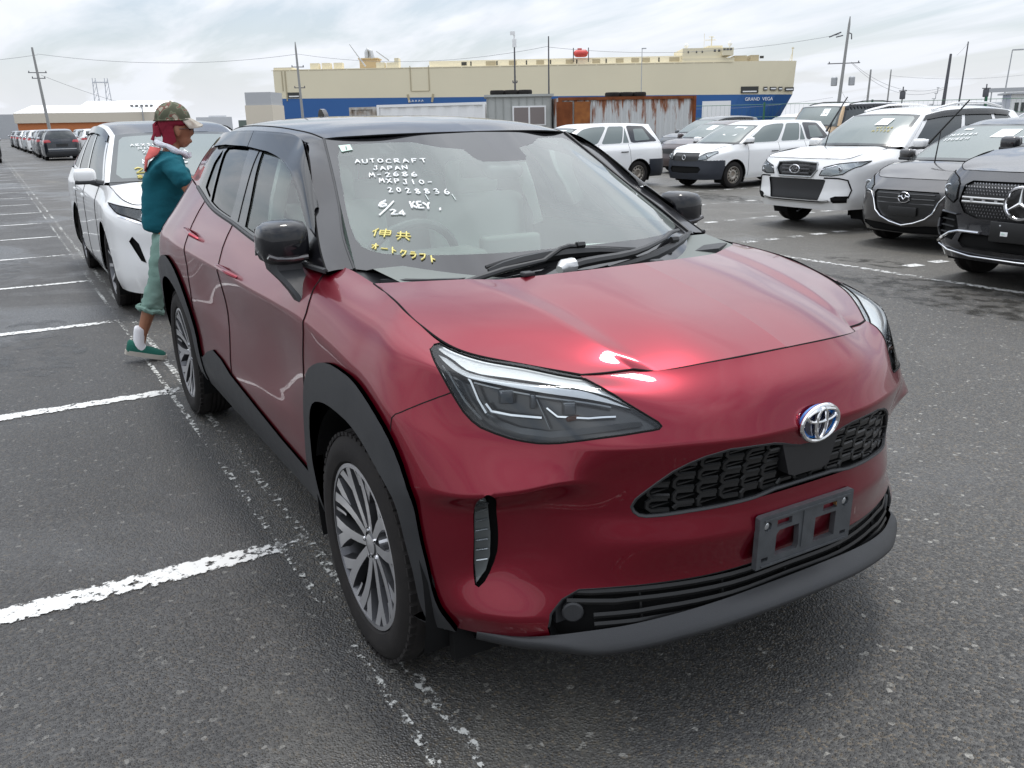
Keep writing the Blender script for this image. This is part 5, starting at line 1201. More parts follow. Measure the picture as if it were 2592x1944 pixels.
    # wheels, underside, arches
    for wx in (0, -wb):
        for s_ in (-1, 1):
            wl_ = emp('wheel'); wl_.parent = root
            wheel_parts(wl_, R, R*g0('rim', .70), .21*k, s_, g0('wstyle', 'multi'), g0('rimf', M_SIL), g0('rimd', M_GUN), y0=s_*(W2-.02), x0=wx, lod=(0 if lod == 0 else 1))
            V = []; n = 12; rr = R+g0('gap', .055)*k+.004
            for q in range(n+1):
                a = -.5+(math.pi+1)*q/n
                for y in (W2-.30, W2-.03): V.append((wx+rr*math.cos(a), s_*y, R+rr*math.sin(a)))
            b = MB(); b.add(V, [(2*q, 2*q+1, 2*q+3, 2*q+2) for q in range(n)]); b.box((wx, s_*(W2-.31), R+.15), (2*rr, .02, 2*rr-.2)); b.build('wheel_arch_liner', M_DARK, root)
    b = MB(); b.box(((-wb)/2, 0, gc+.08), (wb-2*R-.12, W*.9, .16)); b.box((fo-.35*k, 0, gc+.12), (.45*k, W*.62, .2)); b.box((xr+.35*k, 0, gc+.14), (.5*k, W*.62, .2)); b.box((-wb/2, 0, gc+.15), (wb+.6, W*.5, .2)); b.build('underbody', M_DARK, root)
    if lod < 2:   # dark cabin so glass has depth
        b = MB(); b.box(((xa+xg)/2, 0, zb1*.80), (abs(xg-xa)-.3, W*.78, .30)); b.build('cabin_floor', M_INTD, root)
        b = MB()
        for y in (-.2*W, .2*W):
            b.rbox((xa-.95*k, y, zb1+.02), (.13, .46*k, .55*k), .05, ry=R_(-12)); b.rbox((xa-1.02*k, y, zb1+.33*k), (.09, .24*k, .16*k), .04, ry=R_(-10)); b.rbox((xa-1.95*k, y, zb1+.02), (.13, .50*k, .55*k), .05, ry=R_(-12))
        b.build('seats', g0('seatm', M_INTL), root)
    # doors, handles, mirrors
    if lod < 2:
        for xd in g0('doors'):
            pts = [side_uv(xd[0]*k, z*k) for z in np.linspace(g0('gc', .22)+.06, xd[2], 6)]
            pts = [(p[0]+(xd[1]-xd[0])*-k*((i/5)**2), p[1]) for i, p in enumerate(pts)]; pts[-1] = (pts[-1][0], G.vt[-1])
            seam(G, pts, (-1, 1), .0035, 'panel_gap', M_DARK, root)
        for (hx, hz) in g0('handles'):
            u_, v_ = side_uv(hx*k, hz*k); 
            for s_ in (-1, 1):
                P, n_ = on_grid(G, [(u_-.10, v_), (u_+.10, v_)], s_, .018, .05); b = MB(); b.tube(P, .012, 6); b.build('door_handle', g0('handm', paint), root)
        b0 = bt[0]
        for s_ in (-1, 1):
            mr = emp('door_mirror'); mr.parent = root
            b = MB(); cx, cy, cz = b0[0]-.10*k, b0[1]+.14*k, b0[2]+.085*k
            b.rbox((cx, s_*cy, cz), (.12*k, .19*k, .135*k), .045*k, rz=s_*.18); b.build('mirror_shell', g0('mirm', paint), mr); b = MB(); b.rbox((cx+.002, s_*cy, cz-.055*k), (.115*k, .18*k, .04*k), .018*k, rz=s_*.18); b.build('mirror_base', M_BLKP, mr)
            b = MB(); b.tube([(b0[0]-.07*k, s_*(b0[1]-.01), b0[2]+.0), (cx+.02, s_*(cy-.04*k), cz-.05*k)], [.035*k, .03*k], 8); b.build('mirror_stalk', M_BLKP, mr)
            b = MB(); b.rbox((cx-.064*k, s_*cy, cz), (.008, .17*k, .115*k), .02); b.build('mirror_glass', M_CHR, mr)
    if g0('rails'):
        for s_ in (-1, 1):
            e_ = rt; n_ = len(e_); pts = []
            for i in range(1, n_-1):
                t = (i-1)/(n_-3); h = .055*k*min(1, math.sin(math.pi*min(max(t, .04), .96))*3); pts.append((e_[i][0], s_*(e_[i][1]-.05*k), e_[i][2]+.035*k+h))
            pts = [(pts[0][0]+.18*k, pts[0][1], e_[1][2]+.02*k)]+pts; b = MB(); b.tube(pts, .016*k, 8); b.build('roof_rail', g0('rails'), root)
    if g0('cladw'):    # dark plastic round the wheel openings
        for s_ in (-1, 1):
            for arc in arches:
                pts = [p for p in arc if p[1] > .02]; P, n_ = on_grid(G, pts, s_, .006, .05); b = MB(); b.tube(P, .028*k, 6, flat=.4); b.build('arch_cladding', M_BLKP, root)
    sp['_g'] = dict(G=G, WG=WG, k=k, front_uv=front_uv, wsb=wsb, wst=wst, root=root, HG=HGc, zc=zc)
    return root
def raised_wiper(root, foot, knee, tip):
    b = MB(); b.tube([foot, knee], [.009, .007], 6); b.tube([Vector(knee).lerp(Vector(tip), -.45), tip], [.014, .008], 6); o = b.build('raised_wiper', mat('wiper_black', (.012, .012, .012), .45), root)
def ws_patch(info, pts, m_, name, parent, off=.006):
    g = info['WG']; V = []
    for y, t in pts:
        u_ = np.interp(abs(y), [g.ev([u], [t*g.vt[-1]])[0][1] for u in g.ut], g.ut); p = g.ev([u_], [t*g.vt[-1]])[0]; n_ = g.nrm([u_], [t*g.vt[-1]])[0]; n_ = n_ if n_[2] > 0 else -n_
        s = 1 if y >= 0 else -1; V.append((p[0]+n_[0]*off, s*(p[1]+n_[1]*off), p[2]+n_[2]*off))
    b = MB(); b.add(V, [tuple(range(len(V)))]); return b.build(name, m_, parent)
def scribble(info, y0, t0, y1, t1, n, m_, h=.05, r=.0045, name='handwriting'):
    g = info['WG']; rnd = random.Random(int(abs(y0)*100)+int(t0*100)); b = MB(); off = .005
    ykn = lambda t: [g.ev([u], [t*g.vt[-1]])[0][1] for u in g.ut]
    for i in range(n):
        s_ = i/max(1, n-1); yy = y0+(y1-y0)*s_; tt = t0+(t1-t0)*s_; ch = rnd.choice(list('AURTCN268ME3X'))
        for st in SF[ch]:
            P = []
            for a, c_ in st:
                Y_ = yy+(y1-y0)/n*.7*a; T_ = tt+c_*h; u_ = np.interp(abs(Y_), ykn(T_), g.ut); p = g.ev([u_], [T_*g.vt[-1]])[0]; s2 = 1 if Y_ >= 0 else -1
                P.append((p[0]+off, s2*p[1], p[2]+off))
            b.tube(P, r, 4)
    b.build(name, m_, info['root'])
# shared window layouts (fractions of the side: along, up)
W3 = [[(.025,.04),(.37,.04),(.37,.93),(.04,.93)], [(.40,.04),(.67,.04),(.67,.93),(.40,.93)], [(.70,.05),(.92,.09),(.87,.90),(.70,.92)]]
W2_ = [[(.025,.04),(.41,.04),(.40,.93),(.04,.93)], [(.44,.04),(.76,.05),(.82,.20),(.75,.90),(.43,.93)]]
AD = dict(L=4.40, W=1.695, H=1.50, wb=2.60, fo=.80, gc=.22, zf=.86, zc=.99, xc=.02, zb1=.97, zb2=1.02, xh=-.85, zh=1.40, wr=.60, xt=-3.25, zt=1.46, xg=-3.42, zg=1.03,
    roof=[(-.8,1.40),(-1.2,1.475),(-1.8,1.50),(-2.6,1.49),(-3.3,1.45)], paint=M_WHITE, low=mat('navy_black_plastic', (.022,.026,.036), .5), zl=.64, xl=.30, R=.30, rim=.62, wstyle='steel', rimf=M_STEELW,
    win=[[(.025,.04),(.36,.04),(.36,.93),(.04,.93)],[(.40,.04),(.60,.04),(.60,.93),(.39,.93)],[(.612,.05),(.675,.05),(.615,.90)],[(.735,.14),(.905,.18),(.87,.82),(.735,.80)],[(.695,.03),(.975,.06),(.90,.97),(.64,.97)]], winm=[None,None,None,M_TINTL,mat('pillar_black', (.02,.02,.022), .15, 0, .8)],
    doors=[(-.42,-.42,.95),(-1.42,-1.42,.97),(-2.36,-2.30,.98)], handles=[(-1.25,.80),(-2.15,.82)], handm=M_BLKP, glasss=M_TINTL, visor=False,
    front=[dict(n='headlight', p=[(.42,.64),(.62,.66),(.77,.80),(.74,.84),(.56,.80),(.43,.71)], m=mat('lamp_clear', (.42,.44,.45), .14, .5, 1), lens=1),
           dict(n='grille', p=[(-.1,.60),(.40,.62),(.43,.72),(.40,.80),(-.1,.80)], m=M_GRIL, off=-.006, join=True), dict(n='air_intake', p=[(-.1,.34),(.45,.36),(.52,.44),(.46,.50),(-.1,.50)], m=M_DARK, off=-.02, join=True)],
    rearf=[dict(n='tail_lamp', side=1, p=[(-3.40,.83),(-3.50,.80),(-3.585,.80),(-3.585,.93),(-3.50,.96)], m=M_TAIL)])
# ------------------------------------------------------------------ white SUV parked behind the red car
def emblem_oval(root, x, z, a=.075, b_=.045, kind='oval', tilt=0):
    em = emp('front_emblem'); em.parent = root
    b = MB(); b.tube([(x, a*math.cos(2*math.pi*i/28), z+b_*math.sin(2*math.pi*i/28)) for i in range(28)], a*.11, 6, closed=True)
    if kind == 'stars':
        for (y, zz, s_) in ((.032, .012, 1.4), (-.005, .020, .8), (-.03, .010, .8), (-.012, -.012, .8), (-.038, -.012, .8), (.015, -.018, .8)):
            for q in range(2):
                b.box((x, y*a/.075, z+zz*b_/.045), (.006, .020*s_, .007*s_), rx=q*1.57)
    if kind == 'wings':
        b.tube([(x, -a*.95, z+b_*.12), (x, -a*.45, z+b_*.25), (x, 0, z-b_*.35), (x, a*.45, z+b_*.25), (x, a*.95, z+b_*.12)], a*.11, 6)
        b.tube([(x, -a*.45, z+b_*.25), (x, -a*.2, z+b_*.5)], a*.08, 6); b.tube([(x, a*.45, z+b_*.25), (x, a*.2, z+b_*.5)], a*.08, 6)
    if kind == 'star3':
        for q in range(3):
            an = math.pi/2+q*2*math.pi/3; b.tube([(x, 0, z), (x, a*math.cos(an), z+b_*math.sin(an))], [a*.14, a*.03], 6)
    b.build('badge', M_CHR, em)
LAMPC = mat('lamp_clear', (.30,.31,.32), .16, .6, 1); LAMPK = mat('lamp_smoke', (.16,.17,.18), .10, .3, 1)
HAR = dict(L=4.74, W=1.855, H=1.66, wb=2.69, fo=.94, gc=.22, zf=.95, zc=1.10, xc=-.05, zb1=1.06, zb2=1.16, xh=-1.02, zh=1.53, wr=.62, xt=-3.3, zt=1.56, xg=-3.62, zg=1.16, sq=1.05,
    roof=[(-1.0,1.53),(-1.4,1.61),(-2.0,1.655),(-2.7,1.64),(-3.4,1.54)], paint=M_PEARL, roofm=M_BLKG, pil=M_PEARL, apil=M_PEARL, R=.36, rim=.68, win=W3, doors=[(-.45,-.42,1.04),(-1.50,-1.50,1.06),(-2.45,-2.35,1.08)], handles=[(-1.35,.93),(-2.2,.95)],
    front=[dict(n='headlight', p=[(.34,.86),(.44,.80),(.62,.79),(.84,.88),(.88,.955),(.70,.915),(.50,.885)], m=LAMPK, lens=1), dict(n='headlight_trim', p=[(.44,.797),(.62,.787),(.85,.875),(.85,.860),(.62,.768),(.44,.778)], m=M_CHR),
           dict(n='grille', p=[(-.1,.74),(.36,.75),(.42,.80),(.32,.86),(-.1,.865)], m=M_GRIL, off=-.01, join=True),
           dict(n='fog_slot', p=[(.70,.48),(.735,.50),(.80,.66),(.775,.70),(.735,.64)], m=M_DARK, off=-.02),
           dict(n='lower_grille', p=[(-.1,.25),(.42,.25),(.64,.30),(.66,.36),(.58,.40),(-.1,.42)], m=M_DARK, off=-.02, join=True), dict(n='lower_trim', p=[(-.1,.225),(.45,.225),(.66,.275),(.66,.30),(.42,.25),(-.1,.25)], m=M_CHR, join=True)],
    rearf=[dict(n='tail_lamp', p=[(-.1,.95),(.88,.95),(.90,1.02),(-.1,1.02)], m=M_TAIL, join=True)])
o = make_car(HAR, (-6.12, .03, 0), 0, 'pearl white SUV with dark roof parked right behind the red car')
I_ = HAR['_g']; k_ = I_['k']
scribble(I_, -.47, .66, -.10, .62, 9, M_MARKW, .05); scribble(I_, -.42, .57, -.14, .545, 6, M_MARKW, .05); scribble(I_, -.40, .48, -.06, .45, 6, M_MARKW, .055); scribble(I_, -.33, .38, -.05, .35, 7, M_MARKW, .05); scribble(I_, -.43, .28, -.10, .26, 6, M_MARKW, .07, .009)
scribble(I_, -.52, .13, -.20, .10, 3, M_MARKY, .09, .007); scribble(I_, -.52, .04, -.14, .02, 6, M_MARKY, .05, .006)
# ------------------------------------------------------------------ white station vans
o = make_car(AD, (-12.95, 12.45, 0), R_(-90), 'white station wagon with unpainted dark bumper and steel wheels, seen whole, facing left', group='white station wagons with dark bumpers')
I_ = AD['_g']; emblem_oval(o, AD['fo']*AD['k'] if 'k' in AD else .80*.955+.0, .70*.955, .05, .05, 'oval')
ws_patch(I_, [(.10,.35),(.42,.35),(.40,.85),(.12,.85)], M_PAPER, 'paper_on_windscreen', o)
o2 = copy_tree(o); o2.location = (-15.0, 8.95, 0); o2['label'] = 'white station wagon with red tail lamp, front hidden behind the windscreen of the red car'
for p_, q_ in (('red_bag', (.5, 0)),):
    b = MB(); b.rbox((-2.05, .35, 1.02), (.5, .35, .25), .08); r_ = b.build('red_crate', mat('red_plastic', (.45, .03, .04), .5), None); r_.location = (-15.0, 8.95, 0); r_.rotation_euler = (0, 0, R_(-90)); tag(r_, 'red load seen through the side window of the half hidden white wagon', 'crate')
def gpf0(info, y, z, off=.006):
    u_, v_ = info['front_uv'](abs(y)*info['k'], z*info['k']); p = info['G'].ev([u_], [v_])[0]; return Vector((p[0]+off, math.copysign(p[1], y), p[2]))
# ------------------------------------------------------------------ white SUV facing the lane
FOR = dict(L=4.595, W=1.80, H=1.70, wb=2.64, fo=.92, gc=.31, zf=.99, zc=1.13, xc=-.10, zb1=1.07, zb2=1.13, xh=-.80, zh=1.57, wr=.63, xt=-3.35, zt=1.62, xg=-3.55, zg=1.12, sq=.75, nose=(.07,.02,.0,.015,.03,.10),
    roof=[(-.8,1.57),(-1.2,1.64),(-1.9,1.68),(-2.6,1.67),(-3.4,1.60)], paint=M_PEARL, R=.35, rim=.66, win=W3, doors=[(-.45,-.42,1.05),(-1.45,-1.45,1.07),(-2.38,-2.28,1.09)], handles=[(-1.30,.92),(-2.1,.94)], rails=M_PEARL, mirm=M_PEARL,
    front=[dict(n='grille', p=[(-.1,.745),(.30,.745),(.375,.84),(.365,.91),(.34,.945),(-.1,.95)], m=M_GRIL, off=-.012, join=True),
           dict(n='headlight', p=[(.42,.77),(.60,.765),(.74,.79),(.86,.90),(.88,.955),(.66,.925),(.47,.875)], m=LAMPC, lens=1),
           dict(n='lower_grille', p=[(-.1,.43),(.44,.43),(.52,.70),(.50,.715),(-.1,.715)], m=mat('intake_black', (.012,.012,.013), .5), off=-.015, join=True),
           dict(n='lower_trim', p=[(-.1,.385),(.48,.385),(.60,.42),(.585,.44),(.46,.415),(-.1,.415)], m=mat('satin_silver', (.55,.55,.54), .35, .7), off=.012, join=True),
           dict(n='fog_lamp_frame', p=[(.64,.40),(.80,.41),(.82,.50),(.68,.495),(.62,.47)], m=M_DARK, off=-.01),
           ],
    rearf=[dict(n='tail_lamp', p=[(.60,.95),(.88,.92),(.90,1.08),(.62,1.06)], m=M_TAIL)])
o = make_car(FOR, (-6.32, 8.72, 0), R_(-91), 'white SUV with black hexagonal grille, roof rails and one raised wiper')
I_ = FOR['_g']; k_ = I_['k']; G_ = I_['G']; fx = .955*.92
emblem_oval(o, fx+.004, .845*k_, .085, .052, 'stars')
b = MB()
for side in (-1, 1):
    b = MB(); b.tube([(fx+.004, 0, .745*k_), (fx-.012, side*.30*k_, .745*k_), (fx-.035, side*.375*k_, .84*k_), (fx-.060, side*.35*k_, .935*k_), (fx-.040, 0, .955*k_)], .012, 6); b.build('grille_frame', mat('satin_grey', (.35,.36,.36), .35, .6), o)
    b = MB(); b.tube([gpf0(I_, side*.45, .845, .006), gpf0(I_, side*.62, .90, .006), gpf0(I_, side*.83, .935, .006)], .008, 6); b.build('lamp_brow', M_CHR, o)
    b = MB(); b.lathe([(-.01, .045), (.012, .045), (.014, .036), (.016, .0005)], 'x', 18, (fx-.165, side*.73*k_, .455*k_), mis=[0, 0, 1]); b.build('fog_lamp', [M_CHR, M_REFL], o)
for zz in (.79, .845, .895):
    b = MB(); b.tube([(fx-.018, -.25*k_, zz*k_), (fx+.0, 0, zz*k_), (fx-.018, .25*k_, zz*k_)], .008, 5, flat=1.5); b.build('grille_bar', mat('grille_bar_grey', (.05,.05,.052), .3), o)
for side in (-1, 1):
    for j in range(4):
        b = MB(); y = side*(.07+.055*j)*k_
        b.tube([(fx-.012, y, .77*k_), (fx-.014, y+side*.03, .845*k_), (fx-.016, y, .92*k_)], .004, 4); b.build('grille_strut', MAT['grille_bar_grey'], o)
ws_patch(I_, [(.16,.55),(.34,.56),(.33,.80),(.16,.79)], M_PAPER, 'paper_on_windscreen', o, off=.012)
scribble(I_, .24, .46, .42, .48, 5, M_MARKY, .045, .003); scribble(I_, .22, .36, .42, .38, 5, M_MARKY, .045, .003)
for side in (-1, 1):
    b = MB(); b.tube([gpf0(I_, side*.50, .735, .004), gpf0(I_, side*.70, .735, .004), gpf0(I_, side*.80, .71, .005), gpf0(I_, side*.84, .58, .005), gpf0(I_, side*.82, .47, .005)], .010, 6); b.build('bumper_slot', M_DARK, o)
raised_wiper(o, (-.10*k_+.1, -.28, 1.12*k_), (-.10, -.27, 1.42), (-.28, -.20, 1.74))
# ------------------------------------------------------------------ grey hatchback
GREYM = mat('warm_grey_metallic', (.055, .052, .051), .30, .6, 1.0)
MAZ = dict(L=4.06, W=1.695, H=1.50, wb=2.57, fo=.80, gc=.20, zf=.82, zc=1.00, xc=.0, zb1=.96, zb2=1.05, xh=-.95, zh=1.42, wr=.58, xt=-2.95, zt=1.42, xg=-3.10, zg=1.04, sq=1.25, nose=(.08,.02,.0,.0,.02,.20),
    roof=[(-.9,1.42),(-1.3,1.48),(-1.8,1.50),(-2.4,1.48),(-3.0,1.41)], paint=GREYM, R=.31, rim=.68, win=W2_, doors=[(-.45,-.42,.95),(-1.50,-1.50,.98)], handles=[(-1.3,.84)],
    front=[dict(n='grille', p=[(-.1,.30),(.0,.30),(.30,.385),(.40,.48),(.44,.655),(.41,.69),(-.1,.695)], m=M_GRIL, off=-.012, join=True),
           dict(n='headlight', p=[(.50,.655),(.62,.66),(.80,.76),(.84,.86),(.74,.83),(.54,.735)], m=LAMPC, lens=1),
           dict(n='lower_intake', p=[(-.1,.20),(.45,.21),(.62,.27),(.60,.31),(.30,.30),(.0,.262),(-.1,.262)], m=M_DARK, off=-.01, join=True),
           dict(n='fog_slot', p=[(.70,.35),(.80,.36),(.80,.46),(.72,.45)], m=M_DARK, off=-.01)],
    rearf=[dict(n='tail_lamp', p=[(.50,.85),(.84,.84),(.84,.98),(.55,.97)], m=M_TAIL)])
o = make_car(MAZ, (-4.20, 8.02, 0), R_(-90), 'dark grey hatchback with chrome V under its grille and one raised wiper')
I_ = MAZ['_g']; k_ = I_['k']; fx = .80*.955
for side in (-1, 1):
    P = []
    for (y, z) in [(.0,.29),(.16,.325),(.30,.38),(.385,.45),(.435,.58),(.50,.665),(.58,.68)]:
        u_, v_ = I_['front_uv'](y*k_, z*k_); p = I_['G'].ev([u_], [v_])[0]; P.append((p[0]+.010, side*p[1], p[2]))
    b = MB(); b.tube(P, [.014]*4+[.010, .009, .006], 8, flat=.7); b.build('chrome_grille_wing', M_CHR, o)
emblem_oval(o, fx-.0, .615*k_, .072, .056, 'wings')
for zz in (.655, .60, .545):
    b = MB(); b.tube([(fx-.035, -.38*k_, zz*k_), (fx-.010, 0, zz*k_), (fx-.035, .38*k_, zz*k_)], .007, 5); b.build('grille_bar', MAT['grille_bar_grey'], o)
b = MB(); b.rbox((fx+.006, 0, .455*k_), (.012, .36, .10), .004); b.build('plate_mount', M_GRIL, o)
ws_patch(I_, [(.14,.55),(.36,.57),(.35,.83),(.14,.81)], M_PAPER, 'paper_on_windscreen', o); ws_patch(I_, [(-.36,.80),(-.24,.80),(-.24,.85),(-.36,.85)], M_PAPER, 'sticker', o)
scribble(I_, -.46, .60, -.10, .62, 7, M_MARKW, .06, .005); scribble(I_, -.44, .46, -.12, .48, 6, M_MARKW, .06, .005)
raised_wiper(o, (.10, -.12, .99*k_), (.02, -.14, 1.30), (-.05, .12, 1.63))
# ------------------------------------------------------------------ black SUV at the right edge
BLKM = mat('black_metallic', (.018, .018, .021), .25, .2, 1.0)
GLE = dict(L=4.93, W=1.97, H=1.78, wb=2.995, fo=.90, gc=.26, zf=1.05, zc=1.24, xc=-.12, zb1=1.17, zb2=1.20, xh=-.90, zh=1.66, wr=.66, xt=-3.6, zt=1.70, xg=-3.90, zg=1.20, sq=1.0, nose=(.07,.01,.0,.01,.03,.15),
    roof=[(-.9,1.66),(-1.3,1.74),(-2.0,1.78),(-2.9,1.76),(-3.7,1.66)], paint=BLKM, R=.385, rim=.68, win=W3, doors=[(-.5,-.5,1.10),(-1.65,-1.65,1.12),(-2.7,-2.6,1.15)], handles=[(-1.5,1.0),(-2.4,1.02)], rails=M_CHR,
    front=[dict(n='grille', p=[(-.1,.64),(.42,.64),(.56,.68),(.63,.78),(.60,.93),(.54,.965),(-.1,.97)], m=M_GRIL, off=-.015, join=True),
           dict(n='headlight', p=[(.66,.80),(.70,.76),(.86,.83),(.93,.98),(.90,1.03),(.74,.98),(.67,.93)], m=LAMPK, lens=1),
           dict(n='side_intake', p=[(.66,.42),(.88,.45),(.90,.60),(.82,.68),(.66,.66),(.60,.52)], m=M_DARK, off=-.03),
           dict(n='lower_intake', p=[(-.1,.36),(.52,.36),(.58,.42),(.55,.50),(-.1,.50)], m=M_DARK, off=-.02, join=True)],
    rearf=[dict(n='tail_lamp', p=[(.55,1.0),(.92,.98),(.93,1.12),(.55,1.10)], m=M_TAIL)])
o = make_car(GLE, (-1.97, 6.55, 0), R_(-90), 'black SUV at the right edge with a big star emblem in its studded grille')
I_ = GLE['_g']; k_ = I_['k']; fx = .90*.955
def gpf(y, z, off=.006, info=I_):
    u_, v_ = info['front_uv'](abs(y)*info['k'], z*info['k']); p = info['G'].ev([u_], [v_])[0]; return Vector((p[0]+off, math.copysign(p[1], y), p[2]))
em = emblem_oval(o, fx+.035, .80*k_, .130, .130, 'star3')
b = MB(); n_ = 0
GP_ = [(-.1,.66),(.42,.66),(.545,.70),(.61,.78),(.585,.92),(.53,.95),(-.1,.955)]
for i in range(-20, 21):
    for j in range(11):
        y = i*.030+(.015 if j % 2 else 0); z = .665+j*.028
        if .765 < z < .835 or (y*y+(z-.80)**2) < .0196: continue
        if not pip([(a, c) for a, c in GP_], np.array([abs(y)]), np.array([z]))[0]: continue
        p = gpf(y, z, .0); b.add([p+Vector((0, -.008, -.008)), p+Vector((0, .008, -.008)), p+Vector((0, 0, .010)), p+Vector((.012, 0, 0))], [(0, 1, 3), (1, 2, 3), (2, 0, 3)])
so_ = b.build('grille_stud', mat('stud_silver', (.55,.55,.56), .3, .9), o, smooth=False); so_['kind'] = 'stuff'
for side in (-1, 1):
    for z in (.785, .822):
        b = MB(); b.tube([gpf(side*.14, z, .02), gpf(side*.35, z, .02), gpf(side*.585, z-.002, .012)], .011, 6); b.build('grille_blade', MAT['satin_silver'], o)
    for y in (.24, .36, .48):
        b = MB(); b.box(gpf(side*y, .803, .015), (.012, .025, .03)); b.build('blade_rib', MAT['satin_silver'], o)
    # winglet and chrome lines low on the bumper
    b = MB(); b.tube([gpf(side*.62, .66, .015), gpf(side*.84, .67, .015), gpf(side*.90, .60, .02), gpf(side*.88, .52, .03), gpf(side*.93, .43, .03)], [.016, .018, .022, .020, .012], 8, flat=.5); b.build('intake_frame', M_BLKG, o)
    for z in (.48, .54, .60): 
        b = MB(); b.tube([gpf(side*.66, z, -.005), gpf(side*.86, z, -.005)], .008, 5); b.build('intake_slat', M_BLKP, o)
    b = MB(); b.tube([gpf(side*.36, .515, .02), gpf(side*.58, .515, .02), gpf(side*.68, .49, .022), gpf(side*.80, .425, .025), gpf(side*.88, .385, .03), gpf(side*.95, .40, .03)], .013, 8); b.build('chrome_blade', M_CHR, o)
    b = MB(); b.tube([gpf(side*.0, .285, .02), gpf(side*.45, .29, .02), gpf(side*.70, .32, .022), gpf(side*.86, .36, .02)], .009, 8); b.build('chrome_lip', M_CHR, o)
b = MB(); b.rbox((fx+.028, 0, .545*k_), (.02, .46, .17), .006); b.build('plate_panel', M_GRIL, o)
for y in (-.14, .14):
    b = MB(); b.lathe([(0, .009), (.006, .008), (.007, .0005)], 'x', 10, (fx+.038, y, .60*k_)); b.build('screw', M_REFL, o)
b = MB(); b.rbox((fx+.040, -.10, .53*k_), (.003, .062, .036), .001); b.build('inspection_sticker', M_PAPER, o); b = MB(); b.box((fx+.0425, -.107, .532*k_), (.001, .026, .012)); b.build('sticker_mark', mat('sticker_green', (.2,.5,.4), .6), o)
# ------------------------------------------------------------------ cars in the rows behind
TAN = mat('tan_paint', (.40, .27, .14), .3, .2, 1)
DEF = dict(L=4.75, W=2.0, H=1.97, wb=3.02, fo=.88, gc=.28, zf=1.15, zc=1.28, xc=-.30, zb1=1.26, zb2=1.28, xh=-.72, zh=1.84, wr=.78, xt=-3.6, zt=1.90, xg=-3.78, zg=1.28, sq=.55, tum=.05, nose=(.05,.01,0,.01,.02,.05),
    roof=[(-.7,1.84),(-1.0,1.90),(-2,1.93),(-3,1.93),(-3.7,1.90)], paint=TAN, roofm=M_WHITE, pil=M_BLKG, apil=TAN, R=.39, rim=.62, win=W3, doors=[(-.5,-.5,1.2),(-1.6,-1.6,1.2),(-2.6,-2.6,1.2)], handles=[(-1.4,1.1),(-2.4,1.1)], rails=M_BLKP, mirm=M_BLKG,
    front=[dict(n='headlight', p=[(.55,.90),(.78,.90),(.80,1.05),(.55,1.06)], m=LAMPK), dict(n='grille', p=[(-.1,.92),(.5,.92),(.5,1.05),(-.1,1.05)], m=M_GRIL, join=True)])
o = make_car(DEF, (-15.5, 18.2, 0), R_(-90), 'tan off-roader with white roof and black pillars behind the white SUV', lod=1)
ws_patch(DEF['_g'], [(.25,.45),(.45,.46),(.44,.85),(.25,.84)], M_PAPER, 'paper_on_windscreen', o)
def small(paint, **k):
    d = dict(L=4.3, W=1.70, H=1.50, wb=2.6, fo=.80, zf=.85, zc=1.00, xc=.0, zb1=.97, zb2=1.02, xh=-.85, zh=1.40, wr=.58, xt=-3.05, zt=1.42, xg=-3.25, zg=1.02, roof=[(-.8,1.40),(-1.2,1.47),(-1.8,1.50),(-2.5,1.48),(-3.1,1.42)], paint=paint, R=.31, win=W3,
      doors=[(-.42,-.42,.95),(-1.42,-1.42,.97),(-2.3,-2.2,.98)], handles=[(-1.25,.85),(-2.1,.87)], front=[dict(n='headlight', p=[(.50,.66),(.78,.70),(.80,.82),(.55,.78)], m=LAMPC), dict(n='grille', p=[(-.1,.56),(.4,.58),(.42,.70),(-.1,.72)], m=M_GRIL, join=True)],
      rearf=[dict(n='tail_lamp', p=[(.55,.80),(.84,.80),(.84,.98),(.60,.98)], m=M_TAIL), dict(n='rear_bumper', p=[(-.1,.28),(.80,.30),(.80,.50),(-.1,.50)], m=M_BLKP, join=True)]); d.update(k); return d
SUVD = dict(H=1.69, zf=1.0, zc=1.12, zb1=1.10, zb2=1.16, zh=1.56, xg=-3.5, zg=1.14, xt=-3.3, zt=1.60, R=.36, W=1.84, L=4.6, wr=.63, roof=[(-.8,1.56),(-1.2,1.64),(-1.9,1.69),(-2.6,1.68),(-3.4,1.59)],
    rearf=[dict(n='tail_lamp', p=[(.52,.98),(.88,.95),(.90,1.10),(.60,1.10)], m=M_TAIL), dict(n='chrome_strip', p=[(-.1,.60),(.72,.60),(.72,.64),(-.1,.64)], m=MAT['satin_silver'], join=True), dict(n='rear_bumper', p=[(-.1,.28),(.80,.30),(.80,.45),(-.1,.45)], m=M_BLKP, join=True), dict(n='plate_recess', p=[(-.1,.74),(.30,.74),(.30,.90),(-.1,.90)], m=M_GRIL, join=True)])
BROWN = small(mat('brown_paint', (.050, .030, .030), .3, .3, 1)); MV = small(mat('slate_paint', (.055, .062, .066), .3, .4, 1), H=1.65, zh=1.52, zt=1.56, roof=[(-.8,1.52),(-1.2,1.60),(-1.8,1.64),(-2.5,1.63),(-3.1,1.56)], zb1=1.02, zb2=1.08, zf=.95, zc=1.08)
o = make_car(BROWN, (-17.4, 15.8, 0), R_(-90), 'dark brown hatchback showing above the gap between the two white wagons', lod=1, group='cars in the far rows on the right')
ws_patch(BROWN['_g'], [(.20,.5),(.42,.5),(.40,.85),(.2,.85)], M_PAPER, 'paper_on_windscreen', o)
o = make_car(MV, (-21.0, 18.8, 0), R_(-90), 'dark slate minivan behind the brown hatchback', lod=1, group='cars in the far rows on the right')
o = make_car(small(M_WHITE, **SUVD), (-22.6, 24.4, 0), R_(-90), 'white hatchback roof in front of the white box body', lod=1, group='cars in the far rows on the right')
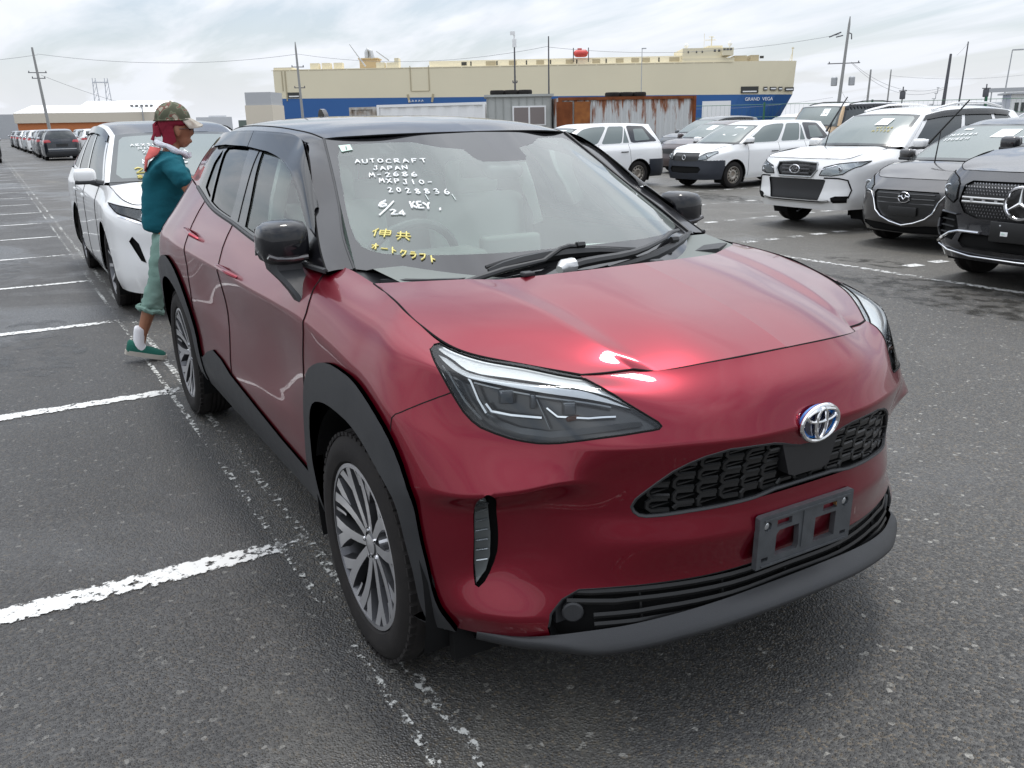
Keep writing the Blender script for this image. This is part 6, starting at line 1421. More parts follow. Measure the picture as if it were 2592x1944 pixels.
c = copy_tree(o); c.location = (-7.0, 14.3, 0); c['label'] = 'white car whose roof edge shows just left of the white SUV windscreen'
DG_ = small(mat('graphite_paint', (.05, .052, .055), .3, .4, 1))
o = make_car(DG_, (-18.6, 22.6, 0), R_(-90), 'graphite car roof left of the tan off-roader', lod=1, group='cars in the far rows on the right'); 
c = copy_tree(o); c.location = (-20.8, 22.9, 0); c['label'] = 'graphite car roof beside the green fence post'
# left lane: rear ends of a long line of cars
BS_ = small(mat('navy_black_paint', (.015, .018, .024), .25, .3, 1), **SUVD)
b1 = make_car(BS_, (-54.2, 1.85, 0), R_(180), 'navy black SUV seen from behind, nearest of the line at the far left', lod=1, group='line of parked cars at the far left')
b2 = make_car(small(mat('silver_paint', (.38, .40, .41), .3, .5, 1), **SUVD), (-66.5, 1.9, 0), R_(180), 'silver SUV third in the line at the far left', lod=1, group='line of parked cars at the far left')
b3 = make_car(small(M_WHITE, **SUVD), (-72.6, 1.8, 0), R_(180), 'white SUV fourth in the line at the far left', lod=1, group='line of parked cars at the far left')
for src, x, y, lb in ((b1, -60.3, 1.8, 'dark SUV second in the line at the far left'), (b2, -79, 1.7, 'silver SUV fifth in the line at the far left'), (b3, -85.5, 1.7, 'white SUV sixth in the line at the far left'), (b1, -92, 1.6, 'dark SUV seventh in the line at the far left'),
                      (b2, -99, 1.6, 'silver SUV eighth in the line at the far left'), (b3, -58, 4.6, 'white SUV in the row right of the navy black SUV'), (b3, -65, 4.6, 'white SUV further back in the row right of the navy black SUV'), (b1, -106, 1.5, 'dark SUV last in the line at the far left'), (b2, -72, 4.7, 'silver SUV in the row behind the white SUVs')):
    c = copy_tree(src); c.location = (x, y, 0); c['label'] = lb; c['group'] = 'line of parked cars at the far left'
c = copy_tree(b1); c.location = (-52.9, -1.9, 0); c.rotation_euler = (0, 0, R_(180)); c['label'] = 'dark car cut by the left edge of the photo'; c['group'] = 'line of parked cars at the far left'
c = copy_tree(b3); c.location = (-70, -2.2, 0); c.rotation_euler = (0, 0, R_(90)); c['label'] = 'white car behind the dark one at the left edge'; c['group'] = 'line of parked cars at the far left'
# ------------------------------------------------------------------ the car carrier
A_ = Vector((-382.5, 108., 0)); B_ = Vector((-265.4, 295.8, 0)); d_ = (B_-A_).normalized(); SH_ANG = math.atan2(d_.y, d_.x)
CREAM = mat('ship_cream', (.74, .67, .49), .6, 0, 0, .4, (.05, .5, (.67, .61, .45))); SBLUE = mat('ship_blue', (.026, .105, .30), .5, 0, 0, .4, (.06, .4, (.035, .125, .33)))
ship = emp('car_carrier_ship', A_, SH_ANG, 'huge cream and blue car carrier ship moored across the background', 'ship')
DP = 31   # beam, away from the viewer = +y in ship space
def blue_z(s): return 13.0-2.4*s/221
def loft_hull(name, z0f, z1f, m, s0=0, s1=221):
    b = MB(); V = []; F = []; n = 28
    st = [s0+(s1-s0)*i/n for i in range(n+1)]
    for s in st:
        t = max(0, (s-185)/37); 
        for z in (z0f(s), z1f(s)):
            flare_ = (1-min(1, z/12))*.9
            y0 = DP*.5*(t**2.2)*(.35+.65*flare_*1.0) if t > 0 else 0; xs = s-(max(0, (s-205)/16))*max(0, (12-z))*.33
            V += [(xs, y0, z), (xs, DP-y0, z)]
    for i in range(n):
        a = i*4; c = a+4
        F += [(a, c, c+2, a+2), (a+1, a+3, c+3, c+1), (a+2, c+2, c+3, a+3)]
    F += [(0, 2, 3, 1), (n*4, n*4+1, n*4+3, n*4+2)]
    b.add(V, F); return b.build(name, m, ship, smooth=False)
loft_hull('hull', lambda s: -2, blue_z, SBLUE); loft_hull('upper_hull', lambda s: blue_z(s), lambda s: 24.6-.6*s/221, CREAM)
def sbox(name, s0, s1, z0, z1, y0=2, y1=12, m=CREAM, proud=0):
    b = MB(); b.box(((s0+s1)/2, (y0+y1)/2, (z0+z1)/2), (s1-s0, y1-y0, z1-z0)); return b.build(name, m, ship, smooth=False)
SDK = mat('ship_dark', (.05, .05, .045), .8); SRU = mat('ship_stain', (.42, .36, .24), .8)
sbox('stern_house', .2, 7.9, 24.0, 25.5, .5, 20)
for s in (15.2, 20.2, 25.3): sbox('ventilator', s, s+3.6, 24, 27.1, 3, 7)
b = MB(); b.box((39, 14, 26), (7.6, 9, 6)); b.box((39, 14, 28.9), (8.6, 10, .5)); b.build('funnel_house', mat('funnel_buff', (.50,.38,.22), .7), ship, smooth=False)
b = MB(); b.tube([(38.5, 10, 28.9), (38.5, 10, 31.5), (38.9, 10, 32.6), (40.2, 10, 31.8), (40.8, 10, 28.9)], [1.0, 1.0, .9, 1.0, 1.1], 10); b.build('exhaust_pipe', MAT['satin_silver'], ship)
for (s0, z0, s1, z1) in ((39, 25.3, 32.8, 34.2), (49.2, 27.5, 43.9, 31.3)):
    b = MB(); b.tube([(s0, 2.5, z0), (s1, 2.5, z1)], [.35, .18], 5); b.build('deck_crane', MAT['satin_silver'], ship)
sbox('deckhouse', 43.6, 47, 24.3, 26.8, 2, 8); sbox('deckhouse', 48.1, 51.4, 24.3, 26.7, 2, 8); sbox('deckhouse', 51.4, 53.2, 24.3, 28.4, 2, 8)
sbox('top_deck_house', 66, 172.5, 24.0, 26.9, 3.5, 20, mat('ship_cream_light', (.80,.73,.55), .6))
for s, wd, z1 in ((79.7, 2.2, 26.3),): sbox('deck_opening', s, s+wd, 24.9, z1, 3.42, 3.6, SDK)
rnd = random.Random(4)
for i in range(16):
    s = 84+i*5.6+rnd.uniform(-1, 1); wd = rnd.choice((.5, .5, 3.2, 4.2)); 
    sbox('deck_door' if wd < 1 else 'deck_panel', s, s+wd, 24.7, 26.4, 3.38, 3.55, SDK if wd < 1 else SRU)
LBR = mat('lifeboat_red', (.62, .07, .06), .4)
lb = MB(); lb.tube([(127.2, 2.4, 28.4), (127.8, 2.4, 28.5), (129, 2.4, 28.6), (132, 2.4, 28.6), (133, 2.4, 28.3)], [.6, 1.3, 1.5, 1.5, .8], 12); lb.box((129.6, 2.4, 30.2), (1.8, 1.2, .8)); o = lb.build('lifeboat', LBR, ship)
for s in (127.0, 133.3): 
    b = MB(); b.box((s, 2.2, 28), (.35, .35, 5.6)); b.build('lifeboat_davit', SDK, ship, smooth=False)
# bridge
sbox('bridge_house', 172.6, 190.5, 24, 29.6, 1.5, 26); sbox('bridge_wing', 188.6, 193.2, 26.4, 29.4, -.6, 28); sbox('bridge_base', 172.4, 194, 23.8, 25.6, .6, 27)
sbox('bridge_top', 183.5, 189.5, 29.6, 30.6, 4, 20)
for s in (185.4, 187.2): sbox('bridge_window', s, s+.9, 28.0, 28.9, 1.40, 1.55, SDK)
for s in (174.6, 178.0, 180.4): sbox('bridge_window', s, s+.5, 27.7, 28.5, 1.40, 1.55, SDK)
for s in (188.9, 190.2, 191.5): sbox('bridge_window', s, s+1.0, 28.4, 29.1, -.72, -.58, SDK)
for s, z in ((174.5, 30.9), (192.7, 31.4)):
    b = MB(); b.lathe([(-1.6, .25), (-.9, .3), (-.8, .7), (0, 1.0), (.7, .75), (1.0, .01)], 'z', 12, (s, 5, z)); b.build('radar_dome', M_WHITE, ship)
b = MB(); b.tube([(185.2, 6, 30), (185.2, 6, 34.4)], .25, 6); b.tube([(182.5, 6, 33), (187, 6, 33)], .14, 5); b.tube([(182.1, 6, 30), (182.1, 6, 35.6)], .08, 4); b.tube([(184, 6, 34.2), (186.2, 6, 34.2)], .16, 5); b.build('radar_mast', CREAM, ship)
sbox('deckhouse', 194.8, 199.8, 23.6, 26.5, 4, 12, SRU); sbox('deckhouse', 201.5, 204.9, 23.6, 26.6, 4, 12, SRU); sbox('signal_board', 205.3, 206.9, 25.2, 26.2, 4, 4.3, SDK)
b = MB(); b.tube([(219.8, 8, 23.5), (219.9, 8, 29.6)], .22, 5); b.tube([(218.6, 8, 23.5), (219.8, 8, 27.5)], .10, 4); b.box((219.9, 8, 29.2), (1.0, .3, .5)); b.build('foremast', CREAM, ship)
def yb(s):
    t = max(0, (s-185)/37); return DP*.5*(t**2.2)*.35
for (s0, s1, z0, z1) in ((5.4, 10.7, 13.1, 15.4), (197.3, 204.8, 11.3, 14.0), (207.1, 208.7, 12.3, 13.8), (209.9, 212.7, 12.3, 13.7), (213.7, 215.4, 12.2, 13.7), (216.6, 220.6, 11.9, 13.5)):
    b = MB(); y0, y1 = yb(s0)-.25, yb(s1)-.25; b.add([(s0, y0, z0), (s1, y1, z0), (s1, y1, z1), (s0, y0, z1), (s0, y0+.5, z0), (s1, y1+.5, z0), (s1, y1+.5, z1), (s0, y0+.5, z1)], [(0, 1, 2, 3), (0, 4, 5, 1), (1, 5, 6, 2), (2, 6, 7, 3), (3, 7, 4, 0)]); b.build('mooring_port', SDK, ship, smooth=False)
    if s0 > 190 or s0 < 6:
        b = MB(); b.box(((s0+s1)/2, (y0+y1)/2-.1, z0+.7), ((s1-s0)*.8, .2, .5), rz=math.atan2(y1-y0, s1-s0)); b.build('mooring_winch', M_WHITE, ship, smooth=False)
# side ramp outline, guide rails and rust runs
for s in (58.2, 66.0): 
    b = MB(); b.box((s, -.12, 20), (.35, .25, 10)); b.build('ramp_guide', SRU, ship, smooth=False)
b = MB(); b.box((62.1, -.10, 14.9), (7.6, .2, .25)); b.box((57.0, -.14, 12), (.9, .2, 3.4), ry=-.2); b.box((67.2, -.14, 12), (.9, .2, 3.4), ry=.2); b.build('ramp_frame', SRU, ship, smooth=False)
b = MB(); b.box((3.6, -.12, 20), (.4, .25, 8)); b.box((5.0, -.12, 18), (.5, .25, 12)); b.build('stern_pipe', SRU, ship, smooth=False)
for i in range(24):
    s = 3+i*8.1; b = MB(); b.box((s, -.06, 24.4-.6*s/221-.15), (7.6, .12, .12)); b.build('hull_seam', SRU, ship, smooth=False)
for (s0, s1, z0, z1, m) in ((158, 222, 0, 0, None),): pass
def text3d(body, name, parent, loc, rot, size, m, ext=.02):
    cu = bpy.data.curves.new(name, 'FONT'); cu.body = body; cu.size = size; cu.extrude = ext; cu.align_x = 'LEFT'; cu.resolution_u = 3
    tmp = bpy.data.objects.new('t', cu); COL.objects.link(tmp); dg = bpy.context.evaluated_depsgraph_get(); me = bpy.data.meshes.new_from_object(tmp.evaluated_get(dg)); bpy.data.objects.remove(tmp)
    me.materials.clear(); me.materials.append(m); o = bpy.data.objects.new(name, me); COL.objects.link(o); o.parent = parent; o.location = loc; o.rotation_euler = rot; return o
t_ = text3d('GRAND  VEGA', 'ship_name', ship, (199.2, yb(202)-.55, 8.3), (R_(90), 0, R_(4)), 1.95, M_WHITE, .05)
t_.scale = (.93, 1, 1)
for s in (57.3, 58.7, 60.1, 61.5, 62.8):
    b = MB(); b.tube([(s-.35, -.2, 10.6), (s, -.2, 11.3), (s+.35, -.2, 10.7)], .17, 5); b.build('hull_mark', M_WHITE, ship)
# ------------------------------------------------------------------ containers, hut, box bodies
RUSTW = None
def rustcont():
    m = bpy.data.materials.new('rusty_white_steel'); m.use_nodes = True; t = m.node_tree; b = t.nodes['Principled BSDF']; b.inputs['Roughness'].default_value = .7
    tc = N(t, 'ShaderNodeTexCoord'); mp = N(t, 'ShaderNodeMapping'); mp.inputs['Scale'].default_value = (3.2, 3.2, .55); LK(t, tc.outputs['Object'], mp.inputs[0])
    n = N(t, 'ShaderNodeTexNoise'); n.inputs['Scale'].default_value = 1.3; n.inputs['Detail'].default_value = 7; n.inputs['Roughness'].default_value = .62; LK(t, mp.outputs[0], n.inputs[0])
    sp_ = N(t, 'ShaderNodeSeparateXYZ'); LK(t, tc.outputs['Object'], sp_.inputs[0])
    r0 = N(t, 'ShaderNodeMapRange'); r0.inputs[1].default_value = 1.2; r0.inputs[2].default_value = 2.5; r0.inputs[3].default_value = -.06; r0.inputs[4].default_value = .09; LK(t, sp_.outputs[2], r0.inputs[0])
    ad = N(t, 'ShaderNodeMath', operation='ADD'); LK(t, n.outputs[0], ad.inputs[0]); LK(t, r0.outputs[0], ad.inputs[1])
    r = N(t, 'ShaderNodeMapRange'); r.inputs[1].default_value = .52; r.inputs[2].default_value = .62; LK(t, ad.outputs[0], r.inputs[0])
    x = N(t, 'ShaderNodeMix', data_type='RGBA'); LK(t, r.outputs[0], x.inputs[0]); x.inputs[6].default_value = (.55, .56, .55, 1); x.inputs[7].default_value = (.24, .085, .035, 1); LK(t, x.outputs[2], b.inputs['Base Color']); return m
RW = rustcont()
def corr(name, L_, D_, H_, m, parent, pitch=.28, depth=.045, step=.6):
    """corrugated long side facing -y plus plain other sides; x along"""
    V = []; F = []; x = 0; xs = []
    while x < L_: xs += [(x, 0), (x+pitch*.32, 0), (x+pitch*.5, depth), (x+pitch*.82, depth)]; x += pitch
    xs = [(min(a, L_), d) for a, d in xs]+[(L_, 0)]
    for a, d in xs: V += [(a, d, .12), (a, d, H_-.10)]
    for i in range(len(xs)-1): F.append((2*i, 2*i+2, 2*i+3, 2*i+1))
    b = MB(); b.add(V, F); b.box((L_/2, D_/2+.05, H_/2), (L_-.02, D_-.14, H_-.04)); return b.build(name, m, parent, smooth=False)
def face_at(x, y): return math.atan2(y+1.6, x-2.12)-math.pi/2   # x axis runs to the right as seen from the lane
def cont(name, xL, yL, xR, yR, H_, D_, m, label, cat='container', pitch=.28, frame=None):
    L_ = math.hypot(xR-xL, yR-yL); o = emp(name, (xL, yL, 0), math.atan2(yR-yL, xR-xL), label, cat); corr('wall', L_, D_, H_, m, o, pitch)
    fm = frame or m
    for nm, c, d in (('corner_post', (.06, .0, H_/2), (.14, .16, H_)), ('corner_post', (L_-.06, .0, H_/2), (.14, .16, H_)), ('top_rail', (L_/2, .0, H_-.06), (L_, .12, .13)), ('bottom_rail', (L_/2, 0, .08), (L_, .12, .16))):
        b = MB(); b.box(c, d); b.build(nm, fm, o, smooth=False)
    return o, L_
rc, Lr = cont('shipping_container', -31.0, 20.3, -28.9, 26.3, 2.48, 2.3, RW, 'rust streaked white corrugated shipping container with tyres on top', pitch=.26, frame=M_RUST)
for i in (0, 1): 
    b = MB(); b.box((.25+i*.8, -.05, 1.25), (.72, .04, 2.1)); b.build('rusty_patch', M_RUST if i == 0 else mat('orange_rust', (.34, .13, .04), .9, 0, 0, .2, (4, .9, (.20, .07, .03))), rc, smooth=False)
GSH_ = mat('hut_grey', (.42, .43, .41), .7, 0, 0, .3, (2, .6, (.34, .35, .33)))
hut = emp('site_hut', (-33.2, 17.9, 0), math.atan2(20.25-17.9, -31.9+33.2), 'grey panelled site hut with a small window left of the rusty container', 'hut')
b = MB(); b.box((1.45, 1.2, 1.3), (2.9, 2.4, 2.55)); b.build('wall', GSH_, hut, smooth=False)
for i in range(9): 
    b = MB(); b.box((.05+i*.35, -.015, 1.3), (.03, .03, 2.5)); b.build('panel_rib', mat('hut_rib', (.30, .31, .29), .7), hut, smooth=False)
b = MB(); b.box((1.45, 1.2, 2.62), (3.1, 2.6, .10)); b.build('roof', GSH_, hut, smooth=False)
wf = MB(); wf.box((1.9, -.03, 1.75), (1.5, .05, .85)); wf = wf.build('window', M_WHITE, hut, smooth=False)
for q in (-.36, .36): 
    b = MB(); b.box((1.9+q, -.06, 1.75), (.64, .02, .72)); b.build('pane', mat('dusty_pane', (.20, .17, .16), .2), wf, smooth=False)
for (ox, base, lab) in ((.5, hut, 'on the roof of the grey site hut'), (2.6, rc, 'on top of the rusty container')):
    for i in range(3):
        b = MB(); b.lathe([(0, .20), (.0, .30), (.05, .33), (.15, .33), (.20, .30), (.20, .20), (.10, .18), (0, .20)], 'z', 20)
        Lp = base.location; a = base.rotation_euler[2]; x = ox+i*.62; y = .5
        z = 2.67 if base is hut else 2.48
        o = b.build('old_tyre', M_RUB, None); o.location = (Lp[0]+x*math.cos(a)-y*math.sin(a), Lp[1]+x*math.sin(a)+y*math.cos(a), z)
        tag(o, ['leftmost', 'middle', 'rightmost'][i]+' of three old tyres lying '+lab, 'tyre', 'old tyres on roofs')
o, _ = cont('box_body', -43.3, 16.8, -38.2, 20.6, 2.50, 2.3, M_WHITE, 'long white box body behind the roof of the red car', 'container', .9)
o, _ = cont('shipping_container', -38.0, 20.7, -36.0, 21.9, 2.45, 2.3, mat('old_grey_container', (.36, .35, .32), .8, 0, 0, .3, (3, .7, (.26, .16, .08))), 'short stained grey container right of the long white box body', 'container', .3)
o, _ = cont('shipping_container', -44.8, 15.8, -43.5, 16.75, 2.42, 2.3, mat('stained_white', (.50, .49, .46), .8, 0, 0, .3, (4, .8, (.25, .18, .12))), 'stained white container at the left end of the long white box body', 'container', .3)
o = emp('box_body', (-34.8, 32.1, 0), math.atan2(1.1, 1.0), 'small white box body right of the rusty container', 'container'); b = MB(); b.box((.75, .9, 1.4), (1.5, 1.8, 1.95)); b.build('box', M_WHITE, o, smooth=False); b = MB(); b.box((.75, .9, .25), (1.4, 1.6, .3)); b.build('chassis', M_DARK, o, smooth=False)
# ------------------------------------------------------------------ fence right of the containers
GRN = mat('fence_green', (.02, .12, .06), .5)
fe = emp('mesh_fence', (-30, 29, 0), 0, 'thin green mesh fence with posts in front of the ship bow', 'fence')
FP = [(-31.5, 26.5), (-27.9, 29.6), (-24.4, 32.6), (-21.0, 35.6), (-17.5, 38.6)]
for x, y in FP: b = MB(); b.tube([(x+30, y-29, 0), (x+30, y-29, 2.15)], .045, 6); b.build('post', GRN, fe)
b = MB(); b.tube([(-4.0+30-26, 21.0-26, 0), (0, -5, 0)], .01, 3)
for z in (.3, .9, 1.5, 2.05):
    b = MB(); b.tube([(x+30, y-29, z) for x, y in FP], .012, 4); b.build('rail_wire', GRN, fe)
b = MB()
for (x0, y0), (x1, y1) in zip(FP[:-1], FP[1:]):
    for i in range(24):
        t = i/24; b.tube([(x0+(x1-x0)*t+30, y0+(y1-y0)*t-29, .1), (x0+(x1-x0)*t+30, y0+(y1-y0)*t-29, 2.05)], .004, 3, cap=False)
b.build('mesh_wire', GRN, fe)['kind'] = 'stuff'
# ------------------------------------------------------------------ poles and wires
CONC = mat('pole_concrete', (.30, .30, .29), .8); DKM = mat('pole_dark', (.09, .09, .10), .6); GALV = mat('galvanised', (.42, .43, .44), .45, .6)
def pole(x, y, h, r, label, m=CONC, arms=(), lean=(0, 0), name='utility_pole', cat='pole', extra=None):
    o = emp(name, (x, y, 0), face_at(x, y), label, cat)
    b = MB(); b.tube([(0, 0, 0), (lean[0], 0, h*.93), (lean[0]*1.05, 0, h)], [r, r*.62, r*.25 if h > 12 and m is CONC else r*.55], 8); b.build('shaft', m, o)
    for (z, w_) in arms: b = MB(); b.box((lean[0]*z/h, 0, z), (w_, .10, .10)); b.build('crossarm', DKM, o); 
    for (z, w_) in arms:
        for q in (-.45, 0, .45): b = MB(); b.lathe([(0, .05), (.12, .07), (.20, .03)], 'z', 6, (lean[0]*z/h+q*w_, 0, z+.04)); b.build('insulator', DKM, o)
    if extra: extra(o)
    return o
def transformers(o):
    for q in (-.75, .75):
        b = MB(); b.lathe([(0, .3), (.05, .36), (.9, .36), (1.0, .28), (1.05, .01)], 'z', 12, (q*1.3+.4, 0, 4.9)); b.build('transformer', GALV, o)
    b = MB(); b.box((-.9, 0, 10.6), (1.4, .16, .14), ry=-.35); b.box((-.4, 0, 10.4), (.8, .14, .12), ry=-.2); b.build('line_switch', DKM, o)
    b = MB(); b.tube([(.45, 0, 10.8), (.9, 0, 10.6), (.95, 0, 10.0)], .07, 5); b.build('bracket', DKM, o)
P1 = pole(-71.4, 86.9, 12.5, .22, 'tall concrete utility pole with transformers right of the ship', arms=((7.4, 3.6),), lean=(.55, 0), extra=transformers)
P2 = pole(-132.7, 6.1, 12.0, .22, 'leaning utility pole above the orange building at the far left', arms=((8.9, 2.2), (8.2, 1.6)), lean=(-.5, 0))
P3 = pole(-116.2, 35.6, 12.1, .2, 'thin utility pole in front of the ship stern', arms=((9.0, 1.6), (6.4, 1.4)), lean=(-.2, 0))
P4 = pole(-83.0, 49.0, 9.2, .13, 'dark camera pole in front of the middle of the ship', DKM, arms=((5.6, .5),), name='camera_pole')
P5 = pole(-89.4, 57.5, 11.1, .12, 'slim pole between the camera pole and the lifeboat', DKM, arms=())
P6 = pole(-76, 60.8, 8.8, .06, 'hairline lamp pole in front of the hull right of the lifeboat', GALV, name='lamp_pole')
b = MB(); b.box((.2, 0, 8.8), (.5, .2, .1)); b.build('lamp_head', GALV, P6)
b = MB(); b.box((-.2, 0, 10.6), (.5, .25, .35)); b.tube([(0, 0, 9.2), (0, 0, 10.8)], .10, 5); b.box((.0, 0, 9.6), (.45, .25, .8)); b.build('camera_head', M_WHITE, P4)
P7 = pole(-74.4, 96.0, 7.0, .17, 'short pole right of the transformer pole', lean=(.12, 0)); P8 = pole(-72.5, 97.4, 6.9, .12, 'thin short pole left of the signal post', lean=(.12, 0))
P9 = pole(-67.9, 102.0, 8.5, .25, 'thick dark pole beside the stepped mast', DKM, lean=(.25, 0)); P10 = pole(-66.4, 102.9, 9.8, .12, 'tall thin dark pole near the right edge', DKM, lean=(.25, 0))
P11 = pole(-62.4, 105.5, 8.6, .10, 'pale lamp post near the right edge', GALV, lean=(.3, 0), name='lamp_post'); b = MB(); b.box((.9, 0, 8.6), (1.2, .3, .15)); b.build('lamp_head', GALV, P11)
for x, y, lb in ((-33.3, 46.8, 'small signal post with dark box in the middle of the right skyline'), (-29.6, 49.3, 'small signal post with dark box near the right edge')):
    o = emp('signal_post', (x, y, 0), face_at(x, y), lb, 'signal', 'dark signal boxes on posts'); b = MB(); b.tube([(0, 0, 0), (0, 0, 3.1)], .04, 6); b.build('post', DKM, o); b = MB(); b.rbox((0, 0, 2.6), (.32, .25, .45), .05); b.box((0, 0, 2.86), (.44, .28, .05)); b.build('signal_box', DKM, o)
def wire(a, b_, sag, label, r=.02):
    a = Vector(a); b_ = Vector(b_); o = MB(); o.tube([a.lerp(b_, i/14)-Vector((0, 0, sag*4*(i/14)*(1-i/14))) for i in range(15)], r, 4, cap=False); tag(o.build('overhead_wire', mat('wire_grey', (.22, .22, .23), .6), None), label, 'wire', 'overhead wires')
wire((-71.8, 86.7, 10.6), (-89.4, 57.5, 9.9), 1.2, 'wire from the transformer pole across the ship bow', .020); wire((-89.4, 57.5, 10.0), (-116.2, 35.6, 10.6), 1.3, 'wire across the middle of the ship', .020)
wire((-116.2, 35.6, 10.6), (-132.7, 6.1, 11.2), 1.1, 'wire between the stern pole and the far left pole', .022); wire((-132.7, 6.1, 11.1), (-150, -24, 11.0), 1.0, 'wire leaving the far left pole to the left edge', .022)
wire((-132.7, 6.1, 8.6), (-146, 20, 4.6), .3, 'wire sloping down from the far left pole', .022); wire((-70.4, 87.5, 7.5), (-68.0, 102.0, 4.6), 1.5, 'upper slack wire right of the transformer pole', .018); wire((-70.4, 87.5, 7.4), (-68, 102.0, 4.4), 1.8, 'lower slack wire right of the transformer pole', .018)
wire((-71.4, 87, 4.9), (-74.4, 96.0, 4.0), 1.6, 'short slack wire between the transformer pole and the short pole', .014); wire((-71.8, 86.5, 3.6), (-86, 70, 2.9), .6, 'low wire running left from the transformer pole', .014)
wire((-67.2, 102.6, 8.3), (-66.2, 103, 9.6), .1, 'wire between the two dark poles', .012); wire((-72.5, 97.4, 6.2), (-60, 115, 6.6), .8, 'faint wire along the right skyline', .014)
# stepped mast
o = emp('stepped_mast', (-68.6, 101.4, 0), face_at(-68.6, 101.4), 'pale stepped mast left of the thick dark pole', 'mast'); 
for i in range(5): b = MB(); b.box((-.5+.22*i*.8, 0, 2.0+i*.65), (.55-.06*i, .2, .08)); b.tube([(-.4+.15*i, 0, 1.3+i*.65), (-.4+.15*i, 0, 2.0+i*.65)], .04, 4); b.build('mast_stage', GALV, o)
# lattice tower
o = emp('lattice_tower', (-246.4, 25.5, 0), face_at(-246.4, 25.5), 'faint twin lattice tower beyond the white roofs', 'tower'); TM = mat('tower_pale', (.55, .57, .60), .8)
for q in (-2.3, 2.3):
    b = MB()
    for e_ in (-1.3, 1.3): b.tube([(q*.6+e_*.7, 0, 0), (q*.6+e_*.25, 0, 14)], .10, 4)
    for i in range(9): b.tube([(q*.6-.8+.06*i, 0, i*1.5), (q*.6+.7-.06*i, 0, (i+1)*1.5)], .06, 3)
    b.build('tower_leg', TM, o)
b = MB(); b.box((0, 0, 13), (3.4, .3, .25)); b.build('crossarm', TM, o)
# flood lights
o = emp('floodlight_mast', (-146.3, 19.9, 0), face_at(-146.3, 19.9), 'small floodlight mast with a bar of lamps left of the person', 'mast'); b = MB(); b.tube([(0, 0, 0), (0, 0, 4.8)], .10, 5); b.box((0, 0, 4.8), (3.0, .2, .10)); b.build('shaft', GALV, o)
for i in range(5): b = MB(); b.box((-1.4+.7*i, 0, 5.05), (.45, .3, .28), rx=.4); b.build('lamp', GALV, o)
# ------------------------------------------------------------------ buildings on the skyline
def bld(name, xL, yL, xR, yR, D_, parts, label):
    L_ = math.hypot(xR-xL, yR-yL); o = emp(name, (xL, yL, 0), math.atan2(yR-yL, xR-xL), label, 'building')
    for nm, z0, z1, m, ins_ in parts:
        b = MB(); 
        if nm == 'roof': b.add([(0, 0, z0), (L_, 0, z0), (L_, D_, z0), (0, D_, z0), (L_*.12, D_*.5, z1), (L_*.88, D_*.5, z1)], [(0, 1, 5, 4), (1, 2, 5), (2, 3, 4, 5), (3, 0, 4)])
        else: b.box((L_/2, D_/2, (z0+z1)/2), (L_-2*ins_, D_-2*ins_, z1-z0))
        b.build(nm, m, o, smooth=False)
    return o, L_
ORG = mat('orange_wall', (.50, .17, .06), .8); BEI = mat('beige_wall', (.62, .56, .46), .8); WRF = mat('white_roof', (.80, .80, .79), .6); GWL = mat('grey_far_wall', (.42, .43, .44), .8)
bld('warehouse', -147.8, 2.5, -146.4, 21, 20, (('lower_wall', 0, 2.7, ORG, .3), ('wall', 2.7, 4.1, BEI, .0), ('roof', 4.1, 5.4, WRF, 0)), 'low warehouse with orange and beige walls and white roof at the far left')
bld('warehouse', -188, 13, -184.7, 34, 24, (('wall', 0, 4.8, BEI, 0), ('roof', 4.8, 7.2, WRF, 0)), 'second white roof rising behind the orange warehouse')
bld('warehouse', -240, -8, -240, 6, 14, (('wall', 0, 5.5, GWL, 0),), 'pale grey far building behind the cars at the far left')
bld('apartment_block', -236, 58, -232, 64, 10, (('wall', 0, 7, BEI, 0), ('upper_wall', 7, 10.2, GWL, .2)), 'small pale block beside the ship stern')
o, L_ = bld('gate_office', -44.0, 76.2, -40.5, 79.0, 5, (('wall', 0, 3.0, M_WHITE, 0), ('canopy', 3.0, 3.15, GWL, -.4)), 'white gate office at the right skyline')
for q in (.5, 1.0): b = MB(); b.box((q, -.03, 1.9), (.3, .05, .8)); b.build('window', M_TINT, o, smooth=False)
bld('gate_office', -38.5, 74.0, -36.3, 77.0, 4, (('wall', 0, 2.4, GWL, 0),), 'grey low office at the far right of the skyline')
o = emp('sign_gantry', (-44.3, 72.0, 0), face_at(-44.3, 72.0), 'grey barrier sign panel above the white gate office', 'sign'); b = MB(); b.box((2.2, 0, 3.3), (3.2, .1, .34)); b.build('panel', GWL, o, smooth=False); b = MB(); b.tube([(.9, 0, 0), (.9, 0, 3.2)], .05, 4); b.tube([(3.5, 0, 0), (3.5, 0, 3.2)], .05, 4); b.build('legs', GALV, o)
# distant low skyline between them
rnd = random.Random(11)
FARM = [mat('far_grey', (.40, .42, .44), .9), mat('far_pale', (.58, .59, .60), .9), mat('far_green', (.14, .17, .15), .9)]
ORD = ['leftmost', 'second', 'third', 'fourth', 'fifth', 'sixth']
for i, (az_, d, h, wd) in enumerate(((181.5, 470, 8, 26), (179.2, 430, 6, 20), (174.2, 400, 5, 18), (170.6, 420, 4.5, 22), (167.8, 450, 6.5, 16), (165.4, 400, 4.5, 14))):
    a = math.radians(az_); x, y = 2.1+d*math.cos(a), -1.6+d*math.sin(a); o = emp('far_building', (x, y, 0), face_at(x, y), ORD[i]+' low pale building from the left on the hazy horizon left of the ship', 'building', 'low buildings on the hazy horizon'); b = MB(); b.box((0, 0, h/2), (wd, 10, h)); b.build('wall', FARM[i % 3], o, smooth=False); b = MB(); b.box((wd*.1, 0, h+.3), (wd*.5, 8, .7)); b.build('roof', FARM[1], o, smooth=False)
